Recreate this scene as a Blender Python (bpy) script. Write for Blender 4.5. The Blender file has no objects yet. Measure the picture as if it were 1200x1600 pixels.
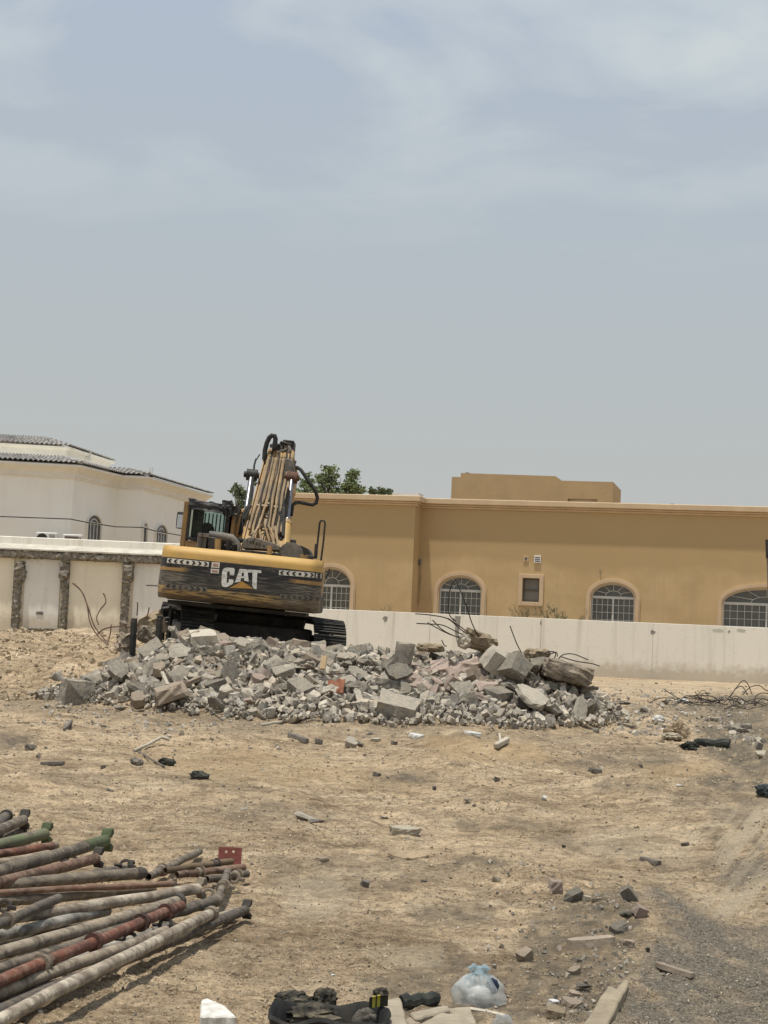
import bpy, bmesh, math, random
import numpy as np
from mathutils import Vector, Matrix, Euler
R = math.radians
SC = bpy.context.scene
COL = SC.collection
# ------------------------------------------------------------------ camera
H = 1.8; FPX = 2400.0
TH = math.atan(155/2400.0); RHO = 0.043
_r0 = Vector((1, 0, 0)); _u0 = Vector((0, -math.sin(TH), math.cos(TH))); CF = Vector((0, math.cos(TH), math.sin(TH)))
CR = _r0*math.cos(RHO) + _u0*math.sin(RHO); CU = _u0*math.cos(RHO) - _r0*math.sin(RHO)
cd = bpy.data.cameras.new('camera'); cam = bpy.data.objects.new('camera', cd); COL.objects.link(cam)
cd.sensor_fit = 'VERTICAL'; cd.sensor_height = 36; cd.lens = 36*FPX/1600; cd.clip_start = .1; cd.clip_end = 4000
m = Matrix.Identity(4)
for i in range(3): m[i][0] = CR[i]; m[i][1] = CU[i]; m[i][2] = -CF[i]
m[2][3] = H
cam.matrix_world = m; SC.camera = cam
# ------------------------------------------------------------------ light
SUN_EL, SUN_AZ = 79.5, -138.0      # azimuth from +Y towards +X: the sun stands nearly overhead, a little before and left of the facades
w = bpy.data.worlds.new('World'); SC.world = w; w.use_nodes = True
nt = w.node_tree; nt.nodes.clear(); N = nt.nodes.new; K = nt.links.new
out = N('ShaderNodeOutputWorld'); bg = N('ShaderNodeBackground'); bg.inputs['Strength'].default_value = 0.104
sky = N('ShaderNodeTexSky'); sky.sky_type = 'NISHITA'; sky.sun_disc = False
sky.sun_elevation = R(SUN_EL); sky.sun_rotation = R(SUN_AZ); sky.dust_density = 3; sky.air_density = 1.2; sky.ozone_density = 2
tc = N('ShaderNodeTexCoord'); sep = N('ShaderNodeSeparateXYZ'); K(tc.outputs['Generated'], sep.inputs[0])
# hazy desert air: a milky veil, warmer and greyer towards the horizon, bluer higher up
gr = N('ShaderNodeValToRGB'); K(sep.outputs['Z'], gr.inputs[0])
e = gr.color_ramp.elements; e[0].position = .0; e[0].color = (5.3, 5.25, 5.05, 1); e[1].position = .62; e[1].color = (4.6, 5.35, 6.8, 1)
for p_, c_ in ((.12, (4.95, 5.2, 5.15, 1)), (.22, (4.75, 5.2, 5.45, 1)), (.36, (4.55, 5.2, 6.0, 1))):
    q = e.new(p_); q.color = c_
mx = N('ShaderNodeMixRGB'); mx.inputs[0].default_value = .86; K(sky.outputs[0], mx.inputs[1]); K(gr.outputs[0], mx.inputs[2])
# thin high cloud on a plane above
dv = N('ShaderNodeVectorMath'); dv.operation = 'DIVIDE'; K(tc.outputs['Generated'], dv.inputs[0])
cz = N('ShaderNodeCombineXYZ'); mz = N('ShaderNodeMath'); mz.operation = 'MAXIMUM'; mz.inputs[1].default_value = .06
ad = N('ShaderNodeMath'); ad.operation = 'ADD'; ad.inputs[1].default_value = .14
K(sep.outputs['Z'], mz.inputs[0]); K(mz.outputs[0], ad.inputs[0])
for k in range(3): K(ad.outputs[0], cz.inputs[k])
K(cz.outputs[0], dv.inputs[1])
mp = N('ShaderNodeMapping'); mp.inputs['Scale'].default_value = (1.7, 1.9, 0); mp.inputs['Location'].default_value = (3.3, 1.9, 0); mp.inputs['Rotation'].default_value = (0, 0, .5)
K(dv.outputs[0], mp.inputs[0])
cn = N('ShaderNodeTexNoise'); cn.inputs['Scale'].default_value = 1.5; cn.inputs['Detail'].default_value = 7; cn.inputs['Roughness'].default_value = .52; cn.inputs['Distortion'].default_value = .35
K(mp.outputs[0], cn.inputs['Vector'])
cr = N('ShaderNodeValToRGB'); K(cn.outputs['Fac'], cr.inputs[0]); cr.color_ramp.elements[0].position = .44; cr.color_ramp.elements[1].position = .66
fz = N('ShaderNodeMapRange'); K(sep.outputs['Z'], fz.inputs[0]); fz.inputs[1].default_value = .21; fz.inputs[2].default_value = .36; fz.inputs[3].default_value = 0; fz.inputs[4].default_value = .7
mm = N('ShaderNodeMath'); mm.operation = 'MULTIPLY'; K(cr.outputs[0], mm.inputs[0]); K(fz.outputs[0], mm.inputs[1])
mc = N('ShaderNodeMixRGB'); K(mm.outputs[0], mc.inputs[0]); K(mx.outputs[0], mc.inputs[1]); mc.inputs[2].default_value = (6.6, 7.05, 6.9, 1)
K(mc.outputs[0], bg.inputs[0]); K(bg.outputs[0], out.inputs[0])
sd = bpy.data.lights.new('sun', 'SUN'); sd.energy = 4.0; sd.angle = R(1.2); sd.color = (1, .95, .86)
so = bpy.data.objects.new('sun', sd); COL.objects.link(so)
_d = Vector((math.sin(R(SUN_AZ))*math.cos(R(SUN_EL)), math.cos(R(SUN_AZ))*math.cos(R(SUN_EL)), math.sin(R(SUN_EL))))
so.rotation_euler = _d.to_track_quat('Z', 'Y').to_euler()
SC.view_settings.view_transform = 'Standard'; SC.view_settings.look = 'None'; SC.view_settings.exposure = 0; SC.view_settings.gamma = 1
# ------------------------------------------------------------------ geometry of the place from the view
def ray(px, py): return CF + CR*((px-600)/FPX) + CU*((800-py)/FPX)
def PY(px, py, Y):
    d = ray(px, py); t = Y/d.y; return Vector((0, 0, H)) + d*t
def PZ(px, py, z):
    d = ray(px, py); t = (z-H)/d.z; return Vector((0, 0, H)) + d*t
def proj(x, y, z):      # numpy: world -> photograph pixels
    vx, vy, vz = x, y, z-H
    dz = vx*CF.x+vy*CF.y+vz*CF.z
    return 600+FPX*(vx*CR.x+vy*CR.y+vz*CR.z)/dz, 800-FPX*(vx*CU.x+vy*CU.y+vz*CU.z)/dz
class Frame:
    def __init__(s, loc, rot=(0, 0, 0)):
        s.loc = Vector(loc); s.rot = rot
        s.m = Matrix.Translation(s.loc) @ Euler(rot).to_matrix().to_4x4(); s.i = s.m.inverted()
    def at(s, px, py, yl):           # point of the local plane y = yl seen at the pixel
        o = s.i @ Vector((0, 0, H)); d = s.i.to_3x3() @ ray(px, py)
        return o + d*((yl-o.y)/d.y)
# ------------------------------------------------------------------ numpy noise
_rs = np.random.RandomState(7); _T = _rs.rand(256, 256)
def vn(x, y):
    xi = np.floor(x).astype(int); yi = np.floor(y).astype(int); fx = x-xi; fy = y-yi
    fx = fx*fx*fx*(fx*(fx*6-15)+10); fy = fy*fy*fy*(fy*(fy*6-15)+10)
    a = _T[xi & 255, yi & 255]; b = _T[(xi+1) & 255, yi & 255]; c = _T[xi & 255, (yi+1) & 255]; d = _T[(xi+1) & 255, (yi+1) & 255]
    return (a*(1-fx)+b*fx)*(1-fy)+(c*(1-fx)+d*fx)*fy
def fbm(x, y, o=4, g=.5):
    s = 0; a = 1; t = 0
    for k in range(o):
        s = s + a*vn(x*2**k+17.3*k, y*2**k+5.1*k); t += a; a *= g
    return s/t - .5
def sm(a, b, x):
    t = np.clip((x-a)/(b-a), 0, 1); return t*t*(3-2*t)
# ------------------------------------------------------------------ ground height
def pile_h(x, y):
    # rubble bank: crest height by x, foot at y ~ 23.6..25.8, excavator stands on its rear shoulder
    xs = [-6.2, -5.2, -4.4, -3.4, -2.6, -1.5, 0, 1.2, 2.4, 3.2, 3.9, 4.5]
    hs = [0, .25, .62, 1.08, .98, .92, .86, .95, .92, .78, .35, 0]
    c = np.interp(x, xs, hs)
    foot = np.interp(x, [-6, -4, -2, 0, 2, 4], [26.0, 25.1, 23.9, 23.2, 23.6, 25.0])
    crest = np.interp(x, [-6, 4], [27.2, 27.2])
    f = sm(0, 1, (y-foot)/(crest-foot))*.55+np.clip((y-foot)/(crest-foot), 0, 1)*.45
    back = 1-sm(28.2, 30.5, y)
    h = c*f*back
    pad = .6*sm(-5.4, -4.6, x)*(1-sm(-.6, .3, x))*sm(26.5, 27.6, y)*(1-sm(34.6, 36.6, y))
    return np.maximum(h, pad)
def ground_h(x, y):
    x = np.asarray(x, float); y = np.asarray(y, float)
    near = 1-sm(40, 47, y)
    h = .20*fbm(x*.30+3, y*.30, 3)*sm(6, 14, y)*near
    h = h + .15*fbm(x*.9+31, y*.75+8, 4)*sm(9.5, 13, y)*near
    h = h + .040*fbm(x*2.6+9, y*3.0, 4)*sm(7, 10, y)*near
    h = h + .045*fbm(x*7+1, y*7, 3)*near
    # small humps seen in the mid ground, and the bank at the right
    for cx, cy, rx, ry, a in ((.9, 17.5, .9, .6, .13), (3.0, 16.2, .8, .5, .12), (-4.3, 19.5, 1.1, .8, .12), (2.1, 20.4, 1.0, .6, .13), (1.1, 21.2, .5, .5, .16),
                              (2.6, 12.6, .7, .45, .09), (1.6, 9.6, .5, .5, .05), (1.0, 10.6, .45, .4, .06), (3.7, 19.2, .8, .6, .1), (-1.5, 18.2, .8, .5, .07)):
        h = h + 1.7*a*np.exp(-((x-cx)/rx)**2-((y-cy)/ry)**2)
    h = h + .28*sm(2.15, 3.3, x-.08*(y-9))*sm(8.6, 11, y)*(1-sm(11.8, 14.2, y))*(.8+.5*fbm(x*3, y*1.2, 3))
    # wheel ruts crossing the left mid ground
    h = h - .035*np.exp(-((y-16.2-.12*x+.25*fbm(x*.5, y*0, 2))/.16)**2)*(1-sm(0, 1.5, x))
    h = h - .030*np.exp(-((y-14.4-.10*x+.25*fbm(x*.5+9, y*0, 2))/.14)**2)*(1-sm(0, 1.5, x))
    # sand heaped against the left wall
    h = h + .86*(1-sm(-4.6, -3.4, x))*sm(28.5, 36.5, y)*(1-sm(41, 49, y)*.4)*(1+.35*fbm(x*1.1, y*1.1, 3)) + .22*(1-sm(-5, -3.6, x))*sm(27.5, 30, y)*(1-sm(40, 44, y))*fbm(x*2.3, y*1.6, 4)
    h = h + pile_h(x, y)
    return h
def gh(x, y): return float(ground_h(np.array([x]), np.array([y]))[0])
def G(px, py, zoff=0.0):          # where the pixel's ray meets the ground
    d = ray(px, py); t = 3.0
    ts = np.concatenate([np.arange(4, 14, .02), np.arange(14, 60, .05)])
    X = d.x*ts; Y = d.y*ts; Z = H+d.z*ts
    k = np.argmax(Z - ground_h(X, Y) < 0)
    if not (Z - ground_h(X, Y) < 0).any(): k = len(ts)-1
    return Vector((X[k], Y[k], float(ground_h(X[k:k+1], Y[k:k+1])[0])+zoff))
# ------------------------------------------------------------------ object helpers
def tag(o, label=None, cat=None, group=None, kind=None):
    if label: o['label'] = label
    if cat: o['category'] = cat
    if group: o['group'] = group
    if kind: o['kind'] = kind
    return o
def empty(name, loc, rot=(0, 0, 0)):
    o = bpy.data.objects.new(name, None); COL.objects.link(o); o.location = loc; o.rotation_euler = rot; o.empty_display_size = .2; return o
class MB:
    def __init__(s): s.v = []; s.f = []; s.mi = []; s.cur = 0; s.st = []
    def add(s, vs, fs):
        b = len(s.v); s.st.append((b, len(s.f))); s.v += [tuple(p) for p in vs]; s.f += [tuple(i+b for i in f) for f in fs]; s.mi += [s.cur]*len(fs); return s
    def box(s, c, d, rot=None, M=None):
        x, y, z = d[0]/2, d[1]/2, d[2]/2
        vs = [Vector(p) for p in ((-x, -y, -z), (x, -y, -z), (x, y, -z), (-x, y, -z), (-x, -y, z), (x, -y, z), (x, y, z), (-x, y, z))]
        if rot is not None:
            e = Euler(rot).to_matrix(); vs = [e @ p for p in vs]
        vs = [p+Vector(c) for p in vs]
        if M is not None: vs = [M @ p for p in vs]
        return s.add(vs, [(0, 3, 2, 1), (4, 5, 6, 7), (0, 1, 5, 4), (1, 2, 6, 5), (2, 3, 7, 6), (3, 0, 4, 7)])
    def bb(s, x0, x1, y0, y1, z0, z1): return s.box(((x0+x1)/2, (y0+y1)/2, (z0+z1)/2), (abs(x1-x0), abs(y1-y0), abs(z1-z0)))
    def tube(s, path, r, n=8, caps=True, closed=False):
        P = [Vector(p) for p in path]; rs = r if isinstance(r, (list, tuple)) else [r]*len(P)
        vs = []; up = None
        for i, p in enumerate(P):
            a = P[i-1] if i > 0 else (P[-1] if closed else p); b = P[i+1] if i < len(P)-1 else (P[0] if closed else p)
            t = (b-a).normalized()
            if up is None: up = t.orthogonal().normalized()
            up = (up - t*up.dot(t)); up = up.normalized() if up.length > 1e-6 else t.orthogonal().normalized()
            q = t.cross(up)
            for k in range(n):
                A = 2*math.pi*k/n; vs.append(p + (up*math.cos(A)+q*math.sin(A))*rs[i])
        fs = []
        L = len(P)
        for i in range(L if closed else L-1):
            j = (i+1) % L
            for k in range(n): fs.append((i*n+k, i*n+(k+1) % n, j*n+(k+1) % n, j*n+k))
        if caps and not closed: fs.append(tuple(range(n-1, -1, -1))); fs.append(tuple((L-1)*n+k for k in range(n)))
        return s.add(vs, fs)
    def prism(s, poly, fn, d0, d1):      # poly: 2D points, fn(u, v, d) -> 3D
        n = len(poly); vs = [fn(u, v, d0) for u, v in poly]+[fn(u, v, d1) for u, v in poly]
        return s.add(vs, [tuple(range(n)), tuple(range(2*n-1, n-1, -1))]+[(i, i+n, (i+1) % n+n, (i+1) % n) for i in range(n)])
    def each(s, name, mat, parent=None, **kw):       # every piece added becomes an object of its own
        r = None
        for i, (v0, f0) in enumerate(s.st):
            v1, f1 = s.st[i+1] if i+1 < len(s.st) else (len(s.v), len(s.f)); q = MB(); q.add(s.v[v0:v1], [tuple(k-v0 for k in f) for f in s.f[f0:f1]]); r = q.build(name, mat, parent, **kw)
        return r
    def build(s, name, mat, parent=None, smooth=False, bevel=0, center=False, seg=1):
        me = bpy.data.meshes.new(name); off = Vector((0, 0, 0)); vs = s.v
        if center:
            lo = [min(p[k] for p in vs) for k in range(3)]; hi = [max(p[k] for p in vs) for k in range(3)]
            off = Vector(((lo[0]+hi[0])/2, (lo[1]+hi[1])/2, lo[2])); vs = [(p[0]-off.x, p[1]-off.y, p[2]-off.z) for p in vs]
        me.from_pydata(vs, [], s.f)
        for mt in (mat if isinstance(mat, (list, tuple)) else [mat]): me.materials.append(mt)
        if max(s.mi or [0]) > 0: me.polygons.foreach_set('material_index', s.mi)
        bm = bmesh.new(); bm.from_mesh(me)
        bmesh.ops.recalc_face_normals(bm, faces=bm.faces)
        if bevel: bmesh.ops.bevel(bm, geom=[e for e in bm.edges if len(e.link_faces) == 2 and e.calc_face_angle(0) > .5], offset=bevel, segments=seg, affect='EDGES', profile=.5)
        bm.to_mesh(me); bm.free()
        if smooth:
            me.polygons.foreach_set('use_smooth', [True]*len(me.polygons)); me.set_sharp_from_angle(angle=R(38))
        o = bpy.data.objects.new(name, me); COL.objects.link(o); o.location = off
        if parent: o.parent = parent
        return o
def np_mesh(name, V, F, mat):          # F: (n,k) int array
    me = bpy.data.meshes.new(name); k = F.shape[1]
    me.vertices.add(len(V)); me.vertices.foreach_set('co', V.astype(np.float32).ravel())
    me.loops.add(F.size); me.loops.foreach_set('vertex_index', F.astype(np.int32).ravel())
    me.polygons.add(len(F)); me.polygons.foreach_set('loop_start', np.arange(0, F.size, k, dtype=np.int32)); me.polygons.foreach_set('loop_total', np.full(len(F), k, np.int32))
    me.update(calc_edges=True); me.materials.append(mat); me.shade_flat()
    o = bpy.data.objects.new(name, me); COL.objects.link(o); return o
# ------------------------------------------------------------------ materials
def lin(*c): return tuple(((x/255+.055)/1.055)**2.4 if x > 10 else x/255/12.92 for x in c)
def mat(name, a, b=None, scale=6, rough=.85, bump=.3, bscale=40, metal=0, stretch=(1, 1, 1), c=None, cscale=1.2, cfac=.5, island=False, objvar=0, coord='Object', dust=None, lo=.35, hi=.65, bdist=.01, spec=.3):
    M = bpy.data.materials.new(name); M.use_nodes = True; t = M.node_tree; n = t.nodes.new; l = t.links.new
    B = t.nodes['Principled BSDF']; B.inputs['Roughness'].default_value = rough; B.inputs['Metallic'].default_value = metal; B.inputs['Specular IOR Level'].default_value = spec
    co = n('ShaderNodeTexCoord'); mpn = n('ShaderNodeMapping'); mpn.inputs['Scale'].default_value = stretch; l(co.outputs[coord], mpn.inputs[0])
    vec = mpn.outputs[0]
    if island:
        g = n('ShaderNodeNewGeometry'); ad = n('ShaderNodeVectorMath'); ad.operation = 'MULTIPLY_ADD'
        ad.inputs[1].default_value = (1, 1, 1); l(vec, ad.inputs[0]); sc_ = n('ShaderNodeVectorMath'); sc_.operation = 'SCALE'; sc_.inputs['Scale'].default_value = 50
        cb = n('ShaderNodeCombineXYZ'); l(g.outputs['Random Per Island'], cb.inputs[0]); l(cb.outputs[0], sc_.inputs[0]); l(sc_.outputs[0], ad.inputs[2]); vec = ad.outputs[0]
    n1 = n('ShaderNodeTexNoise'); n1.inputs['Scale'].default_value = scale; n1.inputs['Detail'].default_value = 8; n1.inputs['Roughness'].default_value = .65; l(vec, n1.inputs['Vector'])
    r1 = n('ShaderNodeValToRGB'); l(n1.outputs['Fac'], r1.inputs[0]); r1.color_ramp.elements[0].position = lo; r1.color_ramp.elements[1].position = hi
    b = b or tuple(x*.7 for x in a); r1.color_ramp.elements[0].color = (*b, 1); r1.color_ramp.elements[1].color = (*a, 1)
    colr = r1.outputs[0]
    if c:
        n2 = n('ShaderNodeTexNoise'); n2.inputs['Scale'].default_value = cscale; n2.inputs['Detail'].default_value = 6; n2.inputs['Roughness'].default_value = .7; l(vec, n2.inputs['Vector'])
        mr = n('ShaderNodeMapRange'); l(n2.outputs['Fac'], mr.inputs[0]); mr.inputs[1].default_value = .45; mr.inputs[2].default_value = .62; mr.inputs[4].default_value = cfac
        mxx = n('ShaderNodeMixRGB'); l(mr.outputs[0], mxx.inputs[0]); l(colr, mxx.inputs[1]); mxx.inputs[2].default_value = (*c, 1); colr = mxx.outputs[0]
    if objvar:
        if island:
            rnd = g.outputs['Random Per Island']
        else:
            oi = n('ShaderNodeObjectInfo'); rnd = oi.outputs['Random']
        mr2 = n('ShaderNodeMapRange'); l(rnd, mr2.inputs[0]); mr2.inputs[3].default_value = 1-objvar; mr2.inputs[4].default_value = 1+objvar
        hs = n('ShaderNodeVectorMath'); hs.operation = 'SCALE'; l(colr, hs.inputs[0]); l(mr2.outputs[0], hs.inputs['Scale']); colr = hs.outputs[0]
    if dust:       # settled dust lying on upward faces
        gg = n('ShaderNodeNewGeometry'); sx = n('ShaderNodeSeparateXYZ'); l(gg.outputs['Normal'], sx.inputs[0]); nd = n('ShaderNodeTexNoise'); nd.inputs['Scale'].default_value = 5; nd.inputs['Detail'].default_value = 6; l(gg.outputs['Position'], nd.inputs['Vector'])
        ma = n('ShaderNodeMath'); ma.operation = 'MULTIPLY_ADD'; l(nd.outputs['Fac'], ma.inputs[0]); ma.inputs[1].default_value = 1.5; l(sx.outputs['Z'], ma.inputs[2])
        md = n('ShaderNodeMapRange'); l(ma.outputs[0], md.inputs[0]); md.inputs[1].default_value = 1.05; md.inputs[2].default_value = 1.8; md.inputs[4].default_value = .5
        mm_ = n('ShaderNodeMixRGB'); l(md.outputs[0], mm_.inputs[0]); l(colr, mm_.inputs[1]); mm_.inputs[2].default_value = (*dust, 1); colr = mm_.outputs[0]
    l(colr, B.inputs['Base Color'])
    if bump:
        n3 = n('ShaderNodeTexNoise'); n3.inputs['Scale'].default_value = bscale; n3.inputs['Detail'].default_value = 5; l(vec, n3.inputs['Vector'])
        bp = n('ShaderNodeBump'); bp.inputs['Strength'].default_value = bump; bp.inputs['Distance'].default_value = bdist; l(n3.outputs['Fac'], bp.inputs['Height']); l(bp.outputs[0], B.inputs['Normal'])
    M['col'] = 1
    return M
M_conc = mat('concrete', (.38, .355, .305), (.19, .175, .15), 5, .95, 1, 22, c=(.46, .39, .285), cscale=2.2, cfac=.7, objvar=.38, dust=(.44, .375, .275), bdist=.03)
M_pale = mat('pale_concrete', (.58, .54, .45), (.36, .33, .27), 5, .95, .9, 20, c=(.50, .42, .31), cscale=2.5, cfac=.6, objvar=.2, dust=(.52, .455, .35), bdist=.02)
M_brown = mat('brownish_rubble', (.37, .30, .225), (.23, .185, .14), 6, .95, .5, 24, objvar=.2, bdist=.02)
M_pink = mat('pinkish_rubble', (.39, .305, .25), (.27, .21, .17), 6, .95, .5, 24, objvar=.15, bdist=.02)
M_dark = mat('dark_rubble', (.25, .22, .185), (.13, .115, .095), 6, .95, .6, 24, objvar=.2, bdist=.03)
M_tanrock = mat('tan_rubble', (.35, .28, .18), (.22, .17, .115), 5, .95, .6, 20, objvar=.1, bdist=.03)
M_stuff = mat('rubble_mix', (.42, .39, .335), (.22, .203, .172), 8, .95, .6, 30, island=True, objvar=.5, dust=(.42, .35, .25), c=(.42, .34, .245), cscale=1.5, cfac=.6, bdist=.02)
M_clod = mat('sand_clod', (.42, .34, .23), (.29, .23, .155), 8, 1, .4, 40, island=True, objvar=.2, bdist=.01)
M_peb = mat('pebble', (.36, .32, .26), (.15, .13, .105), 3, .95, .2, 40, island=True, objvar=.5)
M_rust = mat('rusty_steel', (.15, .075, .05), (.07, .04, .03), 14, .9, .5, 60, c=(.2, .15, .11), cscale=4, cfac=.5)
M_rebar = mat('rebar_steel', (.055, .045, .038), (.03, .026, .023), 14, .85, .2, 60)
M_white = mat('white_paint', (.78, .78, .75), (.66, .65, .62), 3, .5, .1, 40)
M_black = mat('black_metal', (.035, .034, .032), (.018, .018, .017), 9, .6, .2, 40, c=(.10, .085, .065), cscale=3, cfac=.5)
M_rubber = mat('black_rubber', (.03, .03, .03), (.015, .015, .015), 9, .75, .2, 40, c=(.1, .085, .065), cscale=6, cfac=.35)
M_chrome = mat('chrome', (.27, .27, .28), (.2, .2, .2), 9, .4, 0, 40, metal=1)
M_grease = mat('dusty_grey_metal', (.17, .155, .135), (.09, .085, .075), 7, .75, .3, 40, c=(.28, .235, .18), cscale=4, cfac=.6)
M_glass = bpy.data.materials.new('cab_glass'); M_glass.use_nodes = True
_t = M_glass.node_tree; _b = _t.nodes['Principled BSDF']; _o = _t.nodes['Material Output']; _tr = _t.nodes.new('ShaderNodeBsdfTransparent'); _tr.inputs[0].default_value = (.84, .90, .87, 1)
_mx = _t.nodes.new('ShaderNodeMixShader'); _mx.inputs[0].default_value = .10; _b.inputs['Base Color'].default_value = (.12, .12, .10, 1); _b.inputs['Roughness'].default_value = .12
_t.links.new(_tr.outputs[0], _mx.inputs[1]); _t.links.new(_b.outputs[0], _mx.inputs[2]); _t.links.new(_mx.outputs[0], _o.inputs[0])
# ================================================================== GROUND
def inpoly(px, py, poly):
    c = np.zeros(px.shape, bool); n = len(poly)
    for i in range(n):
        x1, y1 = poly[i]; x2, y2 = poly[(i+1) % n]
        k = ((y1 > py) != (y2 > py)) & (px < (x2-x1)*(py-y1)/(y2-y1+1e-9)+x1); c ^= k
    return c.astype(float)
def soft(px, py, poly, j):          # jitter lookup -> ragged natural edge
    a = 0
    for k in range(5):
        a = a + inpoly(px + j*(fbm(px*.03+k*7, py*.05, 4)*2) + j*.25*math.cos(k*1.3), py + j*.5*(fbm(px*.03+50+k*3, py*.05, 4)*2) + j*.15*math.sin(k*1.3), poly)
    return a/5
def build_ground():
    ys = np.concatenate([-60*np.ones(1), np.array([-20, -6, 0, 3, 4.5]), 5.2*(38/5.2)**np.linspace(0, 1, 640), np.linspace(38.5, 60, 40), 60*(2500/60)**np.linspace(.02, 1, 26)])
    us = np.concatenate([-np.array([9, 4, 2, 1.2, .8, .55, .42, .34]), np.linspace(-.29, .29, 470), np.array([.34, .42, .55, .8, 1.2, 2, 4, 9])])
    U, Yg = np.meshgrid(us, ys); X = U*np.maximum(np.abs(Yg)+.001, 7.0)
    Z = ground_h(X, Yg)
    far = (Yg < 4) | (Yg > 58) | (np.abs(U) > .5)
    Z = np.where(far, Z*0.0-.02*far, Z)
    mask = (~far)
    Z = Z + np.where(mask, .026*fbm(X*16, Yg*14, 3)*(1-sm(20, 34, Yg)), 0)
    V = np.stack([X, Yg, Z], -1).reshape(-1, 3); nr, nc = X.shape
    i = np.arange(nr-1)[:, None]*nc+np.arange(nc-1)[None]; F = np.stack([i, i+1, i+1+nc, i+nc], -1).reshape(-1, 4)
    # ---- material with painted soil masks (gravel spill, damp grey dirt, pale dry crust)
    M = bpy.data.materials.new('sandy_ground'); M.use_nodes = True; t = M.node_tree; n = t.nodes.new; l = t.links.new; B = t.nodes['Principled BSDF']
    B.inputs['Roughness'].default_value = 1; B.inputs['Specular IOR Level'].default_value = .1
    co = n('ShaderNodeTexCoord')
    def noise(s, d=8, r=.65, st=(1, 1, 1), dist=0):
        mpp = n('ShaderNodeMapping'); mpp.inputs['Scale'].default_value = st; l(co.outputs['Object'], mpp.inputs[0])
        q = n('ShaderNodeTexNoise'); q.inputs['Scale'].default_value = s; q.inputs['Detail'].default_value = d; q.inputs['Roughness'].default_value = r; q.inputs['Distortion'].default_value = dist; l(mpp.outputs[0], q.inputs['Vector']); return q.outputs['Fac']
    def ramp(f, *st):
        q = n('ShaderNodeValToRGB'); l(f, q.inputs[0]); e = q.color_ramp.elements
        e[0].position = st[0][0]; e[0].color = (*st[0][1], 1); e[1].position = st[-1][0]; e[1].color = (*st[-1][1], 1)
        for p, c in st[1:-1]: z = e.new(p); z.color = (*c, 1)
        return q.outputs[0]
    def mix(f, a, b, mode='MIX', k=None):
        q = n('ShaderNodeMixRGB'); q.blend_type = mode
        if hasattr(f, 'links') or not isinstance(f, (int, float)): l(f, q.inputs[0])
        else: q.inputs[0].default_value = f
        for s_, v in ((1, a), (2, b)):
            if isinstance(v, tuple): q.inputs[s_].default_value = (*v, 1)
            else: l(v, q.inputs[s_])
        return q.outputs[0]
    def attr(nm):
        q = n('ShaderNodeAttribute'); q.attribute_name = nm; return q.outputs['Fac']
    base = ramp(noise(1.1, 9, .6, (1, 1.5, 1), .4), (.3, (.43, .33, .218)), (.5, (.555, .43, .285)), (.7, (.65, .525, .365)))
    fine = ramp(noise(26, 8, .7), (.34, (.45, .43, .40)), (.47, (.92, .92, .92)), (.7, (1.3, 1.28, 1.25)))
    mid = ramp(noise(6, 6, .7, (1, 1.3, 1)), (.35, (.62, .60, .58)), (.5, (1, 1, 1)), (.68, (1.18, 1.18, 1.16)))
    c = mix(.9, base, fine, 'MULTIPLY'); c = mix(.8, c, mid, 'MULTIPLY')
    rut = ramp(noise(2.0, 9, .72, (.75, 2.2, 1), 1.6), (.38, (.60, .58, .57)), (.49, (1, 1, 1)), (.64, (1.16, 1.14, 1.1)))
    c = mix(.75, c, rut, 'MULTIPLY')
    swirl = ramp(noise(.9, 9, .72, (.9, 1.9, 1), 2.4), (.40, (.55, .52, .49)), (.49, (.97, .97, .97)), (.6, (1.10, 1.09, 1.07)))
    c = mix(.7, c, swirl, 'MULTIPLY')
    fleck = ramp(noise(75, 3, .6), (.36, (.38, .35, .32)), (.43, (1, 1, 1)), (.66, (1.12, 1.12, 1.12)))
    c = mix(.75, c, fleck, 'MULTIPLY')
    sl = ramp(noise(48, 6, .75), (.36, (.095, .08, .062)), (.5, (.22, .192, .15)), (.66, (.41, .36, .275)))
    big = ramp(noise(.42, 5, .6, (1, 1.6, 1), .6), (.36, (.80, .79, .78)), (.5, (1, 1, 1)), (.64, (1.12, 1.12, 1.12)))
    c = mix(1.0, c, big, 'MULTIPLY')
    gsand = ramp(noise(2.6, 7, .65, (1.6, .7, 1)), (.48, (0, 0, 0)), (.66, (.8, .8, .8)))
    gm = n('ShaderNodeMath'); gm.operation = 'SUBTRACT'; gm.use_clamp = True; l(attr('gravel'), gm.inputs[0]); gq = n('ShaderNodeMath'); gq.operation = 'MULTIPLY'; l(attr('gravel'), gq.inputs[0]); l(gsand, gq.inputs[1]); l(gq.outputs[0], gm.inputs[1])
    c = mix(gm.outputs[0], c, sl)
    c = mix(attr('dirt'), c, ramp(noise(9, 8, .7), (.35, (.13, .108, .078)), (.65, (.29, .24, .17))))
    c = mix(attr('pale'), c, (.58, .49, .35))
    c = mix(attr('orange'), c, (.46, .33, .18))
    l(c, B.inputs['Base Color'])
    b1 = n('ShaderNodeBump'); b1.inputs['Strength'].default_value = 1; b1.inputs['Distance'].default_value = .07; l(noise(11, 9, .7), b1.inputs['Height'])
    b2 = n('ShaderNodeBump'); b2.inputs['Strength'].default_value = 1; b2.inputs['Distance'].default_value = .02; l(noise(55, 4, .7), b2.inputs['Height']); l(b1.outputs[0], b2.inputs['Normal']); l(b2.outputs[0], B.inputs['Normal'])
    o = np_mesh('ground', V, F, M); me = o.data
    me.polygons.foreach_set('use_smooth', [True]*len(me.polygons))
    Yp = np.maximum(V[:, 1], 3); px, py = proj(V[:, 0], Yp, V[:, 2])
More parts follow.
